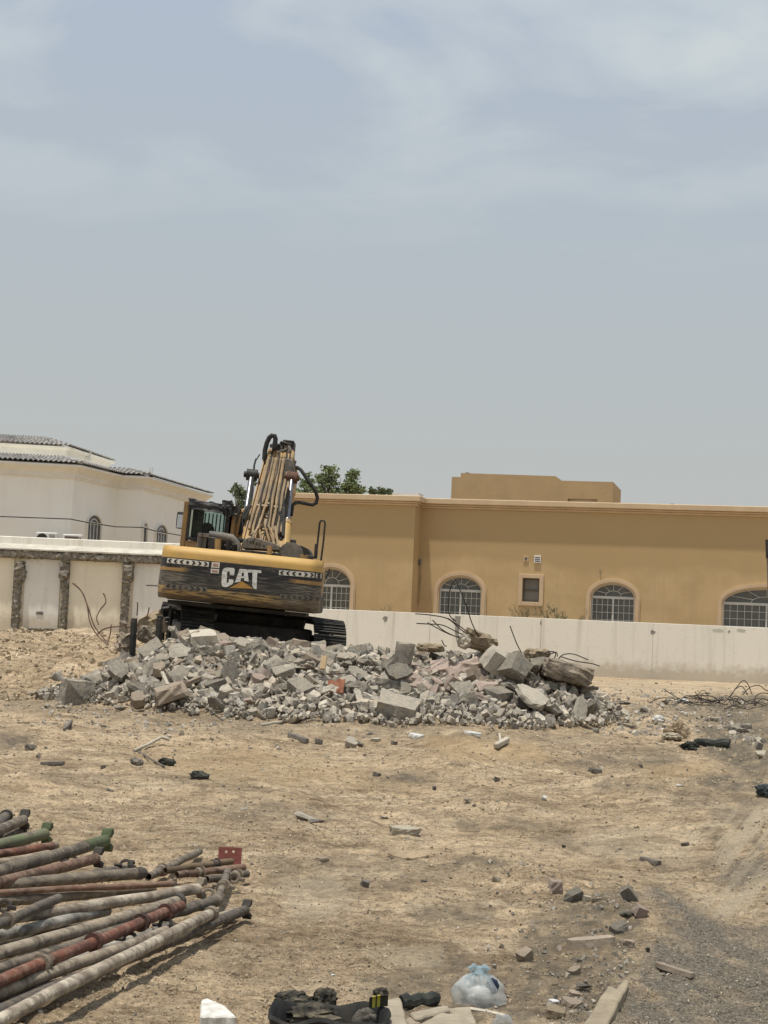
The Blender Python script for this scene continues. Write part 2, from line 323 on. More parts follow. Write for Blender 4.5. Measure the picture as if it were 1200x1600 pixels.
    g = soft(px, py, [(985, 1386), (1022, 1400), (1040, 1440), (1010, 1480), (985, 1525), (945, 1600), (900, 1800), (1900, 1800), (1700, 1350), (1260, 1420), (1130, 1440), (1085, 1410), (1030, 1384)], 34)
    g = np.maximum(g, .8*soft(px, py, [(1116, 1375), (1150, 1345), (1200, 1335), (1400, 1320), (1400, 1360), (1200, 1385), (1150, 1394)], 22))
    g = np.maximum(g, .5*soft(px, py, [(1105, 1262), (1140, 1258), (1200, 1230), (1200, 1255), (1150, 1290), (1110, 1285)], 16))
    g = g*(1-.85*soft(px, py, [(1095, 1425), (1200, 1370), (1300, 1400), (1200, 1450), (1140, 1448)], 30))
    d = np.zeros_like(px)
    for (poly, a) in (([(1030, 1100), (1120, 1085), (1400, 1090), (1400, 1215), (1180, 1210), (1100, 1180), (1090, 1130)], .9),
                      ([(1060, 1110), (1180, 1112), (1180, 1138), (1075, 1128)], .6), ([(940, 1170), (1050, 1160), (1080, 1190), (980, 1196)], .45), ([(1080, 1216), (1200, 1200), (1200, 1230), (1130, 1240)], .7),
                      ([(0, 1146), (60, 1150), (30, 1172), (0, 1175)], .7), ([(840, 1420), (960, 1380), (1010, 1400), (1000, 1500), (940, 1600), (780, 1600), (800, 1500)], .55), ([(640, 1420), (760, 1405), (780, 1440), (660, 1450)], .45), ([(560, 1525), (720, 1490), (830, 1540), (800, 1600), (600, 1600)], .5),
                      ([(560, 1215), (620, 1205), (700, 1214), (600, 1234)], .6), ([(880, 1182), (1050, 1180), (1060, 1196), (900, 1200)], .5), ([(640, 1276), (800, 1280), (900, 1296), (720, 1296)], .45), ([(690, 1342), (770, 1338), (820, 1352), (700, 1356)], .6), ([(920, 1215), (1010, 1222), (1060, 1232), (930, 1234)], .5), ([(40, 1205), (300, 1215), (420, 1232), (60, 1222)], .3), ([(820, 1300), (1000, 1330), (960, 1345), (830, 1320)], .4), ([(0, 1090), (110, 1095), (160, 1112), (0, 1112)], .35), ([(300, 1262), (430, 1250), (560, 1275), (400, 1290)], .4), ([(900, 1100), (1060, 1098), (1060, 1118), (900, 1120)], .5), ([(1010, 1345), (1120, 1336), (1150, 1352), (1020, 1364)], .4), ([(1130, 1262), (1140, 1255), (1205, 1330), (1195, 1345)], .55), ([(1100, 1300), (1120, 1290), (1180, 1380), (1150, 1392)], .5), ([(1040, 1235), (1140, 1230), (1180, 1255), (1060, 1262)], .4), ([(90, 1100), (400, 1110), (900, 1140), (990, 1150), (900, 1165), (400, 1150), (120, 1120)], .35), ([(400, 1340), (640, 1330), (760, 1360), (600, 1400), (430, 1390)], .3)):
        d = np.maximum(d, a*soft(px, py, poly, 24))
    pz = soft(px, py, [(1100, 1300), (1150, 1262), (1330, 1240), (1330, 1400), (1200, 1425), (1120, 1440), (1080, 1420), (1140, 1370)], 26)*sm(-.10, .10, fbm(px*.09+py*.07, py*.010-px*.010, 4))*.8
    pz = np.maximum(pz, .5*soft(px, py, [(440, 1378), (520, 1370), (560, 1400), (520, 1440), (450, 1435)], 22)); pz = np.maximum(pz, .45*soft(px, py, [(560, 1480), (700, 1475), (690, 1510), (600, 1512)], 18))
    pz = np.maximum(pz, .35*soft(px, py, [(900, 1290), (1100, 1300), (1080, 1350), (920, 1330)], 22)); pz = np.maximum(pz, .3*soft(px, py, [(930, 1065), (1200, 1062), (1200, 1082), (960, 1090)], 10))
    og = .5*soft(px, py, [(640, 1145), (840, 1160), (860, 1190), (700, 1185)], 20)+.4*soft(px, py, [(1000, 1195), (1110, 1190), (1100, 1215), (1010, 1215)], 14)+.35*soft(px, py, [(200, 1170), (420, 1165), (700, 1240), (300, 1215)], 30)
    vis = (V[:, 1] > 3.5) & (V[:, 1] < 60)
    pile = sm(.02, .2, pile_h(V[:, 0], V[:, 1]))*.85; d = np.maximum(d, pile*.55)
    for nm, arr in (('gravel', g), ('dirt', np.clip(d*1.15*(.6+.8*sm(-.15, .15, fbm(px*.06, py*.12, 4))), 0, 1)*(1-g)), ('pale', pz*.75*(1-g*.6)), ('orange', og)):
        a = me.attributes.new(nm, 'FLOAT', 'POINT'); a.data.foreach_set('value', np.clip(np.where(vis, arr, 0), 0, 1).astype(np.float32))
    return tag(o, kind='structure')
build_ground()
# base stone shapes: convex hulls of random points
def hull_pts(seed, kind='rock'):
    rr = random.Random(seed); bm = bmesh.new()
    if kind == 'block':       # broken block: box with cut corners
        for sx in (-1, 1):
            for sy in (-1, 1):
                for sz in (-1, 1):
                    j = lambda: rr.uniform(.72, 1.0)
                    if rr.random() < .35:
                        for _ in range(2): bm.verts.new((sx*rr.uniform(.35, 1), sy*rr.uniform(.35, 1), sz*rr.uniform(.5, 1)))
                    else: bm.verts.new((sx*j(), sy*j(), sz*j()))
    elif kind == 'slab':
        n = rr.randint(5, 7)
        for k in range(n):
            a = 2*math.pi*k/n+rr.uniform(-.3, .3); r_ = rr.uniform(.7, 1.1)
            for z in (-1, 1): bm.verts.new((r_*math.cos(a), r_*math.sin(a), z*rr.uniform(.7, 1)))
    else:
        sx = (rr.uniform(.9, 1.25), rr.uniform(.7, 1.1), rr.uniform(.6, 1))
        for k in range(rr.randint(7, 10)):
            v = Vector((rr.gauss(0, 1), rr.gauss(0, 1), rr.gauss(0, 1))).normalized()*rr.uniform(.7, 1.15); bm.verts.new((v.x*sx[0], v.y*sx[1], v.z*sx[2]))
    bmesh.ops.convex_hull(bm, input=bm.verts)
    for v in [v for v in bm.verts if not v.link_faces]: bm.verts.remove(v)
    bmesh.ops.triangulate(bm, faces=bm.faces); bm.verts.ensure_lookup_table()
    V = np.array([v.co[:] for v in bm.verts]); F = np.array([[v.index for v in f.verts] for f in bm.faces]); bm.free()
    return V, F
HULLS = {k: [hull_pts(s*13+hash_, k) for s in range(12)] for hash_, k in ((1, 'rock'), (2, 'block'), (3, 'slab'))}
def rot_many(n, rs, flat=0):
    a = rs.rand(n)*2*np.pi; b = (rs.rand(n)*2-1)*np.pi*(1-flat); c = (rs.rand(n)*2-1)*np.pi*(1-flat)
    def Rm(ax, t):
        M = np.zeros((n, 3, 3)); C, S = np.cos(t), np.sin(t); i, j = [(1, 2), (0, 2), (0, 1)][ax]
        M[:, ax, ax] = 1; M[:, i, i] = C; M[:, j, j] = C; M[:, i, j] = -S; M[:, j, i] = S; return M
    return Rm(2, a) @ Rm(1, b) @ Rm(0, c)
def scatter_mesh(name, pos, size, M, seed, kinds=('rock',), flat=.3, aspect=(.5, 1), **kw):
    rs = np.random.RandomState(seed); n = len(pos); Rm = rot_many(n, rs, flat)
    sc = size[:, None]*np.stack([np.ones(n), rs.uniform(*aspect, n), rs.uniform(aspect[0]*.8, aspect[1]*.9, n)], -1)
    shapes = [h for k in kinds for h in HULLS[k]]; pick = rs.randint(0, len(shapes), n)
    VV = []; FF = []; b = 0
    for s, (V, F) in enumerate(shapes):
        idx = np.nonzero(pick == s)[0]
        if not len(idx): continue
        P = V[None]*sc[idx][:, None, :]; P = np.einsum('nij,nkj->nki', Rm[idx], P) + pos[idx][:, None, :]
        VV.append(P.reshape(-1, 3)); FF.append((F[None]+(np.arange(len(idx))*len(V))[:, None, None]).reshape(-1, 3)+b); b += len(idx)*len(V)
    return np_mesh(name, np.concatenate(VV), np.concatenate(FF), M)
def ground_pts(n, seed, x0, x1, y0, y1, ppow=1.0):          # spread evenly over the picture's ground
    rs = np.random.RandomState(seed); px = rs.uniform(x0, x1, n); py = y0+(y1-y0)*rs.rand(n)**ppow
    hx = 955+(px-600)*.043; Y = H*FPX/np.maximum(py-hx, 12)*np.cos(0); X = (px-600)/FPX*Y+.043*(H/FPX)*0
    X = (px-600-.043*(py-955))/FPX*Y
    Z = ground_h(X, Y); return np.stack([X, Y, Z], -1), rs, px, py
# clods, pebbles and gravel
P, rs, px, py = ground_pts(44000, 3, -60, 1260, 1085, 1680)
sz = P[:, 1]/FPX*(1.0+2.4*rs.rand(len(P))**3.2)
dens = sm(-.10, .12, fbm(P[:, 0]*.9, P[:, 1]*.7, 4))
k = rs.rand(len(P)) < .25+.75*dens
GPOLY = [(985, 1386), (1022, 1400), (1040, 1440), (1010, 1480), (985, 1525), (945, 1600), (900, 1800), (1900, 1800), (1700, 1350), (1260, 1420), (1130, 1440), (1085, 1410), (1030, 1384)]
k &= rs.rand(len(P)) > .93*soft(px, py, GPOLY, 20)
P = P[k]; sz = sz[k]; P[:, 2] += sz*.1
tag(scatter_mesh('sand_clods', P, sz, M_clod, 5, ('rock', 'slab'), .5), 'small crumbled clods of sandy soil strewn over the open ground', 'soil clods', kind='stuff')
P, rs, px, py = ground_pts(5200, 13, -60, 1260, 1060, 1680)
sz = P[:, 1]/FPX*(.9+2.6*rs.rand(len(P))**3); P[:, 2] += sz*.15
tag(scatter_mesh('pebbles', P, sz, M_peb, 15, ('rock', 'slab'), .5), 'small pale and dark pebbles and chips scattered on the sand', 'pebbles', kind='stuff')
P, rs, px, py = ground_pts(12000, 23, 900, 1260, 1330, 1680)
g = soft(px, py, [(985, 1386), (1022, 1400), (1040, 1440), (1010, 1480), (985, 1525), (945, 1600), (900, 1800), (1900, 1800), (1700, 1350), (1260, 1420), (1130, 1440), (1085, 1410), (1030, 1384)], 34)
k = rs.rand(len(P)) < g; P = P[k]; sz = .003+.0055*rs.rand(len(P))**1.5; P[:, 2] += sz*.2
M_grav = mat('dark_gravel', (.42, .37, .29), (.15, .13, .10), 5, .95, .2, 60, island=True, objvar=.4)
tag(scatter_mesh('gravel', P, sz, M_grav, 25, ('rock',), .2), 'dark grey gravel spilled over the lower right ground', 'gravel', kind='stuff')
P, rs, px, py = ground_pts(1500, 53, 800, 1030, 1370, 1640); sz = P[:, 1]/FPX*(1.2+4.5*rs.rand(len(P))**3); P[:, 2] += sz*.15; k = rs.rand(len(P)) < .25+.75*np.exp(-((px-(960-(py-1560)*.4))/45)**2); P = P[k]; sz = sz[k]
tag(scatter_mesh('broken_chips', P, sz, M_peb, 55, ('slab', 'rock', 'block'), .5), 'broken pavement chips strewn around the kerb blocks beside the gravel', 'chips', kind='stuff')
# sand heap clods by the left wall
rs = np.random.RandomState(41); n = 5200; X = rs.uniform(-10.2, -3.6, n); Y = rs.uniform(26.5, 38, n); Z = ground_h(X, Y)
sz = .012+.06*rs.rand(n)**5; tag(scatter_mesh('heap_clods', np.stack([X, Y, Z+sz*.2], -1), sz, M_clod, 42, ('rock', 'slab', 'block'), .3), 'lumpy dug-out sand heaped below the stripped left wall', 'soil clods', kind='stuff')
# fine crumbs at the foot of the pile and right of it
P, rs, px, py = ground_pts(3000, 33, 90, 1190, 1075, 1165, 1.2)
k = rs.rand(len(P)) < np.exp(-np.maximum(py-1128, 0)/11); P = P[k]; sz = .018+.05*rs.rand(len(P))**3; P[:, 2] += sz*.2
tag(scatter_mesh('rubble_crumbs', P, sz, M_stuff, 35, ('rock', 'slab'), .4), 'fine grey rubble crumbs around the foot of the pile', 'rubble crumbs', kind='stuff')

# ================================================================== TAN BUILDING
def facade(mb, x0, x1, z0, z1, ops, y=0.0, reveal=.28, n=14):
    # ops: (xc, halfwidth, z_bottom, z_spring, rise)
    F = lambda x, z, yy=y: (x, yy, z)
    cur = x0
    for (xc, hw, zb, zs, rise) in sorted(ops):
        a, b = xc-hw, xc+hw
        mb.add([F(cur, z0), F(a, z0), F(a, z1), F(cur, z1)], [(0, 1, 2, 3)]); mb.add([F(a, z0), F(b, z0), F(b, zb), F(a, zb)], [(0, 1, 2, 3)])
        pts = [(b, zb)] + ([(xc+hw*math.cos(math.pi*k/n), zs+rise*math.sin(math.pi*k/n)) for k in range(n+1)] if rise else [(b, zs), (a, zs)]) + [(a, zb)]
        arch = pts[1:-1]
        for (p, q) in zip(arch, arch[1:]):
            mb.add([F(p[0], p[1]), F(p[0], z1), F(q[0], z1), F(q[0], q[1])], [(0, 1, 2, 3)])
        for (p, q) in zip(pts, pts[1:]+pts[:1]):
            mb.add([F(p[0], p[1]), F(p[0], p[1], y+reveal), F(q[0], q[1], y+reveal), F(q[0], q[1])], [(0, 1, 2, 3)])
        cur = b
    mb.add([F(cur, z0), F(x1, z0), F(x1, z1), F(cur, z1)], [(0, 1, 2, 3)])
def arch_strip(mb, xc, hw, zb, zs, rise, w, y0, y1, n=18):      # band around an opening
    inn = [(xc+hw, zb)]+[(xc+hw*math.cos(math.pi*k/n), zs+rise*math.sin(math.pi*k/n)) for k in range(n+1)]+[(xc-hw, zb)]
    ow = [(xc+hw+w, zb)]+[(xc+(hw+w)*math.cos(math.pi*k/n), zs+(rise+w)*math.sin(math.pi*k/n)) for k in range(n+1)]+[(xc-hw-w, zb)]
    L = len(inn)
    vs = [(x, y0, z) for x, z in inn]+[(x, y0, z) for x, z in ow]+[(x, y1, z) for x, z in inn]+[(x, y1, z) for x, z in ow]
    fs = []
    for i in range(L-1):
        fs += [(i, i+1, L+i+1, L+i), (i, 2*L+i, 2*L+i+1, i+1), (L+i, L+i+1, 3*L+i+1, 3*L+i), (2*L+i, 3*L+i, 3*L+i+1, 2*L+i+1)]
    mb.add(vs, fs+[(0, L, 3*L, 2*L), (L-1, 3*L-1, 4*L-1, 2*L-1)])
def wallmat(name, a, b, c, streak, nz=.5, upper=None, zcut=0, splash=None):
    M = mat(name, a, b, .7, .95, .25, 30, lo=.35, hi=.65, c=c, cscale=.35, cfac=.6, bdist=.01)
    t = M.node_tree; n = t.nodes.new; l = t.links.new; B = t.nodes['Principled BSDF']; src = B.inputs['Base Color'].links[0].from_socket
    co = n('ShaderNodeTexCoord'); mpp = n('ShaderNodeMapping'); mpp.inputs['Scale'].default_value = (2.2, 2.2, .12); l(co.outputs['Object'], mpp.inputs[0])
    q = n('ShaderNodeTexNoise'); q.inputs['Scale'].default_value = 1.6; q.inputs['Detail'].default_value = 8; q.inputs['Roughness'].default_value = .6; l(mpp.outputs[0], q.inputs['Vector'])
    r_ = n('ShaderNodeMapRange'); l(q.outputs['Fac'], r_.inputs[0]); r_.inputs[1].default_value = .52; r_.inputs[2].default_value = .72; r_.inputs[4].default_value = nz
    x = n('ShaderNodeMixRGB'); l(r_.outputs[0], x.inputs[0]); l(src, x.inputs[1]); x.inputs[2].default_value = (*streak, 1); o_ = x.outputs[0]
    if upper:      # darker upper band: cornice shadow painted into the wall colour
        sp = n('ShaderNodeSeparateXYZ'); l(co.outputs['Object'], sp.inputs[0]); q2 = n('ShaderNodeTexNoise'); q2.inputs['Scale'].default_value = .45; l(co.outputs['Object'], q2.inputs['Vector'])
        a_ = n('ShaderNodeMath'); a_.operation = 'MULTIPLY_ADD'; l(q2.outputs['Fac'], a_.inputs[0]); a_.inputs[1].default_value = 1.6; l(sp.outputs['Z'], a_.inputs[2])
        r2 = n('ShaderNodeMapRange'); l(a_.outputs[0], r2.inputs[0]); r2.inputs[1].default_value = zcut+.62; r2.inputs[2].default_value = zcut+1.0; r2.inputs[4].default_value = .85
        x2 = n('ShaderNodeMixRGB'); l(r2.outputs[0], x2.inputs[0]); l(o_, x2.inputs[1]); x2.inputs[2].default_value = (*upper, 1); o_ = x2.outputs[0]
    if splash:      # soil splashed up the foot of the wall, grime under the top edge
        sp = n('ShaderNodeSeparateXYZ'); l(co.outputs['Object'], sp.inputs[0]); q3 = n('ShaderNodeTexNoise'); q3.inputs['Scale'].default_value = 3.5; q3.inputs['Detail'].default_value = 8; q3.inputs['Roughness'].default_value = .7; l(co.outputs['Object'], q3.inputs['Vector'])
        a_ = n('ShaderNodeMath'); a_.operation = 'MULTIPLY_ADD'; l(q3.outputs['Fac'], a_.inputs[0]); a_.inputs[1].default_value = -1.1; l(sp.outputs['Z'], a_.inputs[2])
        r2 = n('ShaderNodeMapRange'); l(a_.outputs[0], r2.inputs[0]); r2.inputs[1].default_value = splash-.62; r2.inputs[2].default_value = splash-.25; r2.inputs[3].default_value = .75; r2.inputs[4].default_value = 0
        x2 = n('ShaderNodeMixRGB'); l(r2.outputs[0], x2.inputs[0]); l(o_, x2.inputs[1]); x2.inputs[2].default_value = (.50, .42, .31, 1); o_ = x2.outputs[0]
        q4 = n('ShaderNodeTexNoise'); q4.inputs['Scale'].default_value = 9; q4.inputs['Detail'].default_value = 6; l(co.outputs['Object'], q4.inputs['Vector']); r4 = n('ShaderNodeMapRange'); l(q4.outputs['Fac'], r4.inputs[0]); r4.inputs[1].default_value = .60; r4.inputs[2].default_value = .70; r4.inputs[4].default_value = .35
        x4 = n('ShaderNodeMixRGB'); l(r4.outputs[0], x4.inputs[0]); l(o_, x4.inputs[1]); x4.inputs[2].default_value = (.52, .48, .40, 1); o_ = x4.outputs[0]
    l(o_, B.inputs['Base Color']); return M
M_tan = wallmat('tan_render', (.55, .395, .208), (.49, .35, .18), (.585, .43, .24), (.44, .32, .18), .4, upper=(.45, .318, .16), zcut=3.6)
M_trim = mat('tan_trim', (.62, .47, .30), (.55, .41, .26), 2, .9, .15, 30)
M_tanroof = mat('tan_parapet', (.44, .32, .18), (.38, .275, .155), 1.5, .95, .2, 30)
M_dglass = mat('grey_window_glass', (.15, .155, .14), (.09, .095, .085), .8, .15, 0, spec=.6)  # pane colour lifted slightly to stand in for distant haze
M_frame = mat('window_frame_white', (.66, .65, .60), (.56, .55, .51), 3, .5, 0)
TB = Frame((0, 56, 0), (0, 0, math.atan2(-3.2, 13.2)))
tb = tag(empty('tan_building', TB.loc, TB.rot), 'flat-roofed tan rendered building with arched windows behind the white wall', 'building')
zt = 5.95
def tat(px, py, y=0): p = TB.at(px, py, y); return p.x, p.z
wins = []
for (xa, xb, ytop, ytr) in ((686, 752, 901, 924), (924, 992, 912, 935), (1130, 1268, 920, 946)):
    a, _ = tat(xa, 930); b, _ = tat(xb, 930); xm = (xa+xb)/2
    _, zs = tat(xm, ytr-1); _, zp = tat(xm, ytop); wins.append(((a+b)/2, (b-a)/2, 1.05, zs, zp-zs))
sw0, sz1 = tat(817, 903); sw1, sz0 = tat(842, 941)
smallw = ((sw0+sw1)/2, (sw1-sw0)/2, sz0, sz1, 0)
xl, _ = tat(646, 860)
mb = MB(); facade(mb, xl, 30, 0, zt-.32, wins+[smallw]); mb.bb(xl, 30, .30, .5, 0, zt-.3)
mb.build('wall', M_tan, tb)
# projecting left block
yl = -1.0; XL = TB.at(440, 900, yl).x
xr2 = TB.at(646, 860, yl).x
c1a = TB.at(486, 930, yl).x; c1b = TB.at(547, 930, yl).x; zs1 = TB.at(517, 915, yl).z; zp1 = TB.at(517, 888, yl).z
win0 = ((c1a+c1b)/2, (c1b-c1a)/2, 1.05, zs1, zp1-zs1)
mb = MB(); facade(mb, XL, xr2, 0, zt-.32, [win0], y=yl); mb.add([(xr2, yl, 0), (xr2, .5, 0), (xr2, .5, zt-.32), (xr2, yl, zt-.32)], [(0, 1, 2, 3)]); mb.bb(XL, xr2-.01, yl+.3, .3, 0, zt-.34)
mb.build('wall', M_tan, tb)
# body behind and roof
mb = MB(); mb.bb(XL, 30, .52, 12, 0, zt-.35); mb.build('roof_slab', M_tanroof, tb)
# cornice: top band, two steps
for (x0, x1, y) in ((xr2-.0, 30, 0), (XL, xr2+.0, yl)):
    mb = MB(); e_ = .22 if y else 0
    mb.bb(x0-(0 if y else .2), x1+e_, y-.22, y+.45, zt-.20, zt); mb.bb(x0-(0 if y else .2), x1+e_*.6, y-.14, y+.4, zt-.27, zt-.202); mb.bb(x0-(0 if y else .2), x1+e_*.35, y-.07, y+.35, zt-.345, zt-.272)
    if y: mb.bb(x1-.25, x1+.217, y+.452, .1, zt-.198, zt-.003)
    mb.build('cornice', M_trim, tb, bevel=.02)
def arch_window(w, yf, cols, cas=2):
    xc, hw, zb, zs, rise = w
    mb = MB(); arch_strip(mb, xc, hw+.0, zb, zs, rise, .19, yf-.05, yf+.02); arch_strip(mb, xc, hw+.05, zb, zs, rise+.05, .10, yf-.08, yf-.052)
    tr = mb.build('window_surround', M_trim, tb)
    mb = MB(); y = yf+.12; fr = .045
    arch_strip(mb, xc, hw-fr, zb, zs, rise-fr, fr+.01, y, y+.06)
    mb.bb(xc-hw, xc+hw, y-.01, y+.07, zs-.04, zs+.05); mb.bb(xc-.03, xc+.03, y-.012, y+.07, zb, zs-.042)
    for k in range(1, cas): pass
    n_ = cols
    for k in range(1, n_):
        x = xc-hw+2*hw*k/n_
        if abs(x-xc) > .05: mb.bb(x-.009, x+.009, y+.02, y+.04, zb, zs-.042)
    z = zs-.26
    while z > zb: mb.bb(xc-hw, xc+hw, y+.018, y+.042, z-.009, z+.009); z -= .26
    # fanlight bars
    k0 = .36
    pr = [(xc+hw*k0*math.cos(a), y+.03, zs+.05+rise*k0*1.1*math.sin(a)) for a in [math.pi*i/10 for i in range(11)]]; mb.tube(pr, .012, 5)
    for a in (30, 62, 90, 118, 150):
        A = R(a); mb.tube([(xc+hw*k0*math.cos(A), y+.03, zs+.05+rise*k0*1.1*math.sin(A)), (xc+hw*.97*math.cos(A), y+.03, zs+rise*.97*math.sin(A))], .012, 5)
    f = mb.build('window', M_frame, tb)
    for s in (-1, 1):
        mb = MB(); mb.bb(xc+s*.031, xc+s*(hw-.03), y+.052, y+.07, zb, zs-.04); mb.build('pane', M_dglass, f)
    mb = MB(); L = [(xc+hw*math.cos(math.pi*k/14), zs+.02+rise*math.sin(math.pi*k/14)) for k in range(15)]
    mb.prism([(x, z) for x, z in L], lambda u, v, d: (u, d, v), y+.052, y+.07); mb.build('fanlight_pane', M_dglass, f)
    mb = MB(); mb.bb(xc-hw, xc+hw, yf+.28, yf+.30, zb, zs+rise); mb.build('curtain', mat('curtain', (.16, .15, .13), (.12, .11, .1), 2), f)
arch_window(win0, yl, 8)
for i, w_ in enumerate(wins): arch_window(w_, 0, 8 if i < 2 else 12)
# small square window
xc, hw, zb, zs, _ = smallw
mb = MB()
for (a, b, c, d) in ((xc-hw-.15, xc-hw, zb-.14, zs+.14), (xc+hw, xc+hw+.15, zb-.14, zs+.14), (xc-hw, xc+hw, zs, zs+.14), (xc-hw, xc+hw, zb-.14, zb)): mb.bb(a, b, -.06, .04, c, d)
mb.build('window_surround', M_trim, tb, bevel=.008)
mb = MB(); mb.bb(xc-hw, xc+hw, .1, .14, (zb+zs)/2-.02, (zb+zs)/2+.02)
for (a, b, c, d) in ((xc-hw, xc-hw+.04, zb, zs), (xc+hw-.04, xc+hw, zb, zs), (xc-hw+.04, xc+hw-.04, zs-.04, zs), (xc-hw+.04, xc+hw-.04, zb, zb+.04)): mb.bb(a, b, .1, .15, c, d)
f = mb.build('window', mat('dark_window_frame', (.16, .14, .11), None, 4), tb)
mb = MB(); mb.bb(xc-hw, xc+hw, .16, .18, zb, zs); mb.build('pane', mat('dusty_hazed_glass', (.27, .25, .215), (.21, .195, .165), 2, .3, 0), f)  # pane colour lightened as well, in place of haze
# vents, spout, roof box
x, z = tat(840, 874); mb = MB(); mb.bb(x-.12, x+.12, -.05, .0, z-.13, z+.13)
v = mb.build('vent', M_white, tb, bevel=.006)
mb = MB(); [mb.bb(x-.09, x+.09, -.056, -.048, z+d-.014, z+d+.014) for d in (-.07, 0, .07)]; mb.build('slat', M_black, v)
x, z = tat(822, 873); mb = MB(); mb.bb(x-.085, x+.085, -.03, 0, z-.10, z+.10); v = mb.build('vent', M_trim, tb); mb = MB(); mb.bb(x-.05, x+.05, -.036, -.028, z-.06, z+.06); mb.build('opening', M_grease, v)
p = TB.at(655, 877, -.1); mb = MB(); mb.tube([(p.x, -.18, p.z), (p.x, .01, p.z+.03)], .06, 10); mb.box((p.x-.03, -.06, p.z-.06), (.16, .12, .14), (0, .2, 0)); mb.build('rain_spout', M_grease, tb, bevel=.01)
mb = MB(); mb.prism([(p.x-.05, p.z-.05), (p.x+.06, p.z-.05), (p.x+.09, p.z-.6), (p.x+.05, p.z-1.5), (p.x-.02, p.z-1.6), (p.x-.08, p.z-.7)], lambda u, v, d: (u, d, v), -.004, 0)
mb.build('water_stain', mat('water_stain', (.33, .23, .125), (.42, .29, .155), 5), tb)
x, z = tat(938, 892); mb = MB(); mb.tube([(x, -.07, z-.05), (x, .0, z+.03)], .025, 8); mb.build('pipe_stub', M_grease, tb)
def rb(px, py): p = TB.at(px, py, 2.5); return p.x, p.z
a, b = rb(706, 745), rb(958, 753); c_, d_ = rb(868, 744), rb(878, 751); s0, s1 = rb(887, 779), rb(933, 786)
b0 = zt-.5
A = [(a[0], b0), (s0[0], b0), (s0[0], s0[1]), (s1[0], s0[1]), (s1[0], b0), (b[0], b0), (b[0], b[1]), (d_[0], d_[1]), (c_[0], c_[1]), (rb(720, 741)[0], rb(720, 739)[1]), (rb(720, 741)[0], a[1]), (a[0], a[1])]
def quadstrip(mb, segs, y0, y1):
    for (x0, x1, z0, z1) in segs: mb.bb(x0, x1, y0, y1, z0, z1)
mb = MB(); xs0 = rb(720, 741)[0]
mb.prism([(a[0], b0), (xs0, b0), (xs0, a[1]), (a[0], a[1])], lambda u, v, d: (u, d, v), 2.5, 6)
mb.prism([(xs0, b0), (s0[0], b0), (s0[0], d_[1]), (d_[0], d_[1]), (c_[0], c_[1]), (xs0, rb(720, 739)[1])], lambda u, v, d: (u, d, v), 2.497, 6)
mb.prism([(s0[0], s0[1]), (s1[0], s0[1]), (s1[0], b[1]), (s0[0], d_[1])], lambda u, v, d: (u, d, v), 2.5, 6)
mb.prism([(s1[0], b0), (b[0], b0), (b[0], b[1]), (s1[0], b[1])], lambda u, v, d: (u, d, v), 2.5, 6)
mb.build('roof_block', M_tanroof, tb)
mb = MB(); mb.bb(s0[0]-.02, s1[0]+.02, 2.9, 3.0, b0, s0[1]+.02); mb.build('roof_opening_panel', M_white, tb)
for px_, py_ in ((730, 738), (1050, 787)):
    p = TB.at(px_, py_+2, 2.6 if px_ < 900 else .2); mb = MB(); mb.tube([(p.x, p.y, p.z-.15), (p.x, p.y, p.z+.04)], .07, 8); mb.build('roof_pipe', M_grease, tb)
p0 = TB.at(617, 772, 1.2); mb = MB(); mb.bb(p0.x, p0.x+1.0, .8, 1.6, zt-.4, p0.z+.03); mb.build('roof_box', M_white, tb)

# ================================================================== WHITE BOUNDARY WALL
M_ww = wallmat('whitewashed_plaster', (.88, .84, .74), (.80, .76, .66), (.82, .77, .66), (.56, .51, .42), .55, splash=.3)
M_joint = mat('wall_joint', (.55, .51, .44), (.45, .42, .36), 4)
bw = tag(empty('boundary_wall', (0, 49.5, 0)), 'long low whitewashed boundary wall with grey stain streaks before the tan building', 'wall')
WF = Frame((0, 49.5, 0))
ztop = WF.at(850, 966, 0).z
edges = [405, 671, 845, 1020, 1420, 1800]
for a, b in zip(edges, edges[1:]):
    x0 = WF.at(a, 1000, 0).x+.006; x1 = WF.at(b, 1000, 0).x-.006
    mb = MB(); mb.bb(x0, x1, 0, .18, -.3, ztop-.0); mb.build('wall_panel', M_ww, bw, bevel=.008)
mb = MB(); mb.bb(WF.at(406, 1000, 0).x, WF.at(1790, 1000, 0).x, .005, .16, -.3, ztop-.02); mb.build('wall_core', M_joint, bw)
# blotches: plaster patches and stains
rr = random.Random(5)
def blotch(px, py, w_, h_, M, seed=0, y=-.004):
    q = random.Random(seed); c = WF.at(px, py, 0); poly = []
    for k in range(14):
        A = 2*math.pi*k/14; r_ = q.uniform(.7, 1.15); poly.append((c.x+w_/2*r_*math.cos(A), c.z+h_/2*r_*math.sin(A)))
    mb = MB(); mb.prism(poly, lambda u, v, d: (u, d, v), y, 0); return mb.build('plaster_patch', M, bw)
M_st1 = mat('dark_stain', (.36, .34, .30), (.22, .20, .17), 6); M_st2 = mat('faint_stain', (.60, .585, .53), (.52, .50, .44), 5)
blotch(602, 967, .17, .20, M_st1, 1); blotch(1020, 988, .16, .16, M_st1, 2); blotch(845, 973, .06, .14, M_st1, 3)
for i, (px_, w_) in enumerate(((1122, .42), (1158, .34))): blotch(px_, 985, w_, .12, mat('greenish_scrawl', (.42, .43, .33), (.6, .58, .5), 9), 9+i)
blotch(1139, 987, .10, .10, M_st1, 13)
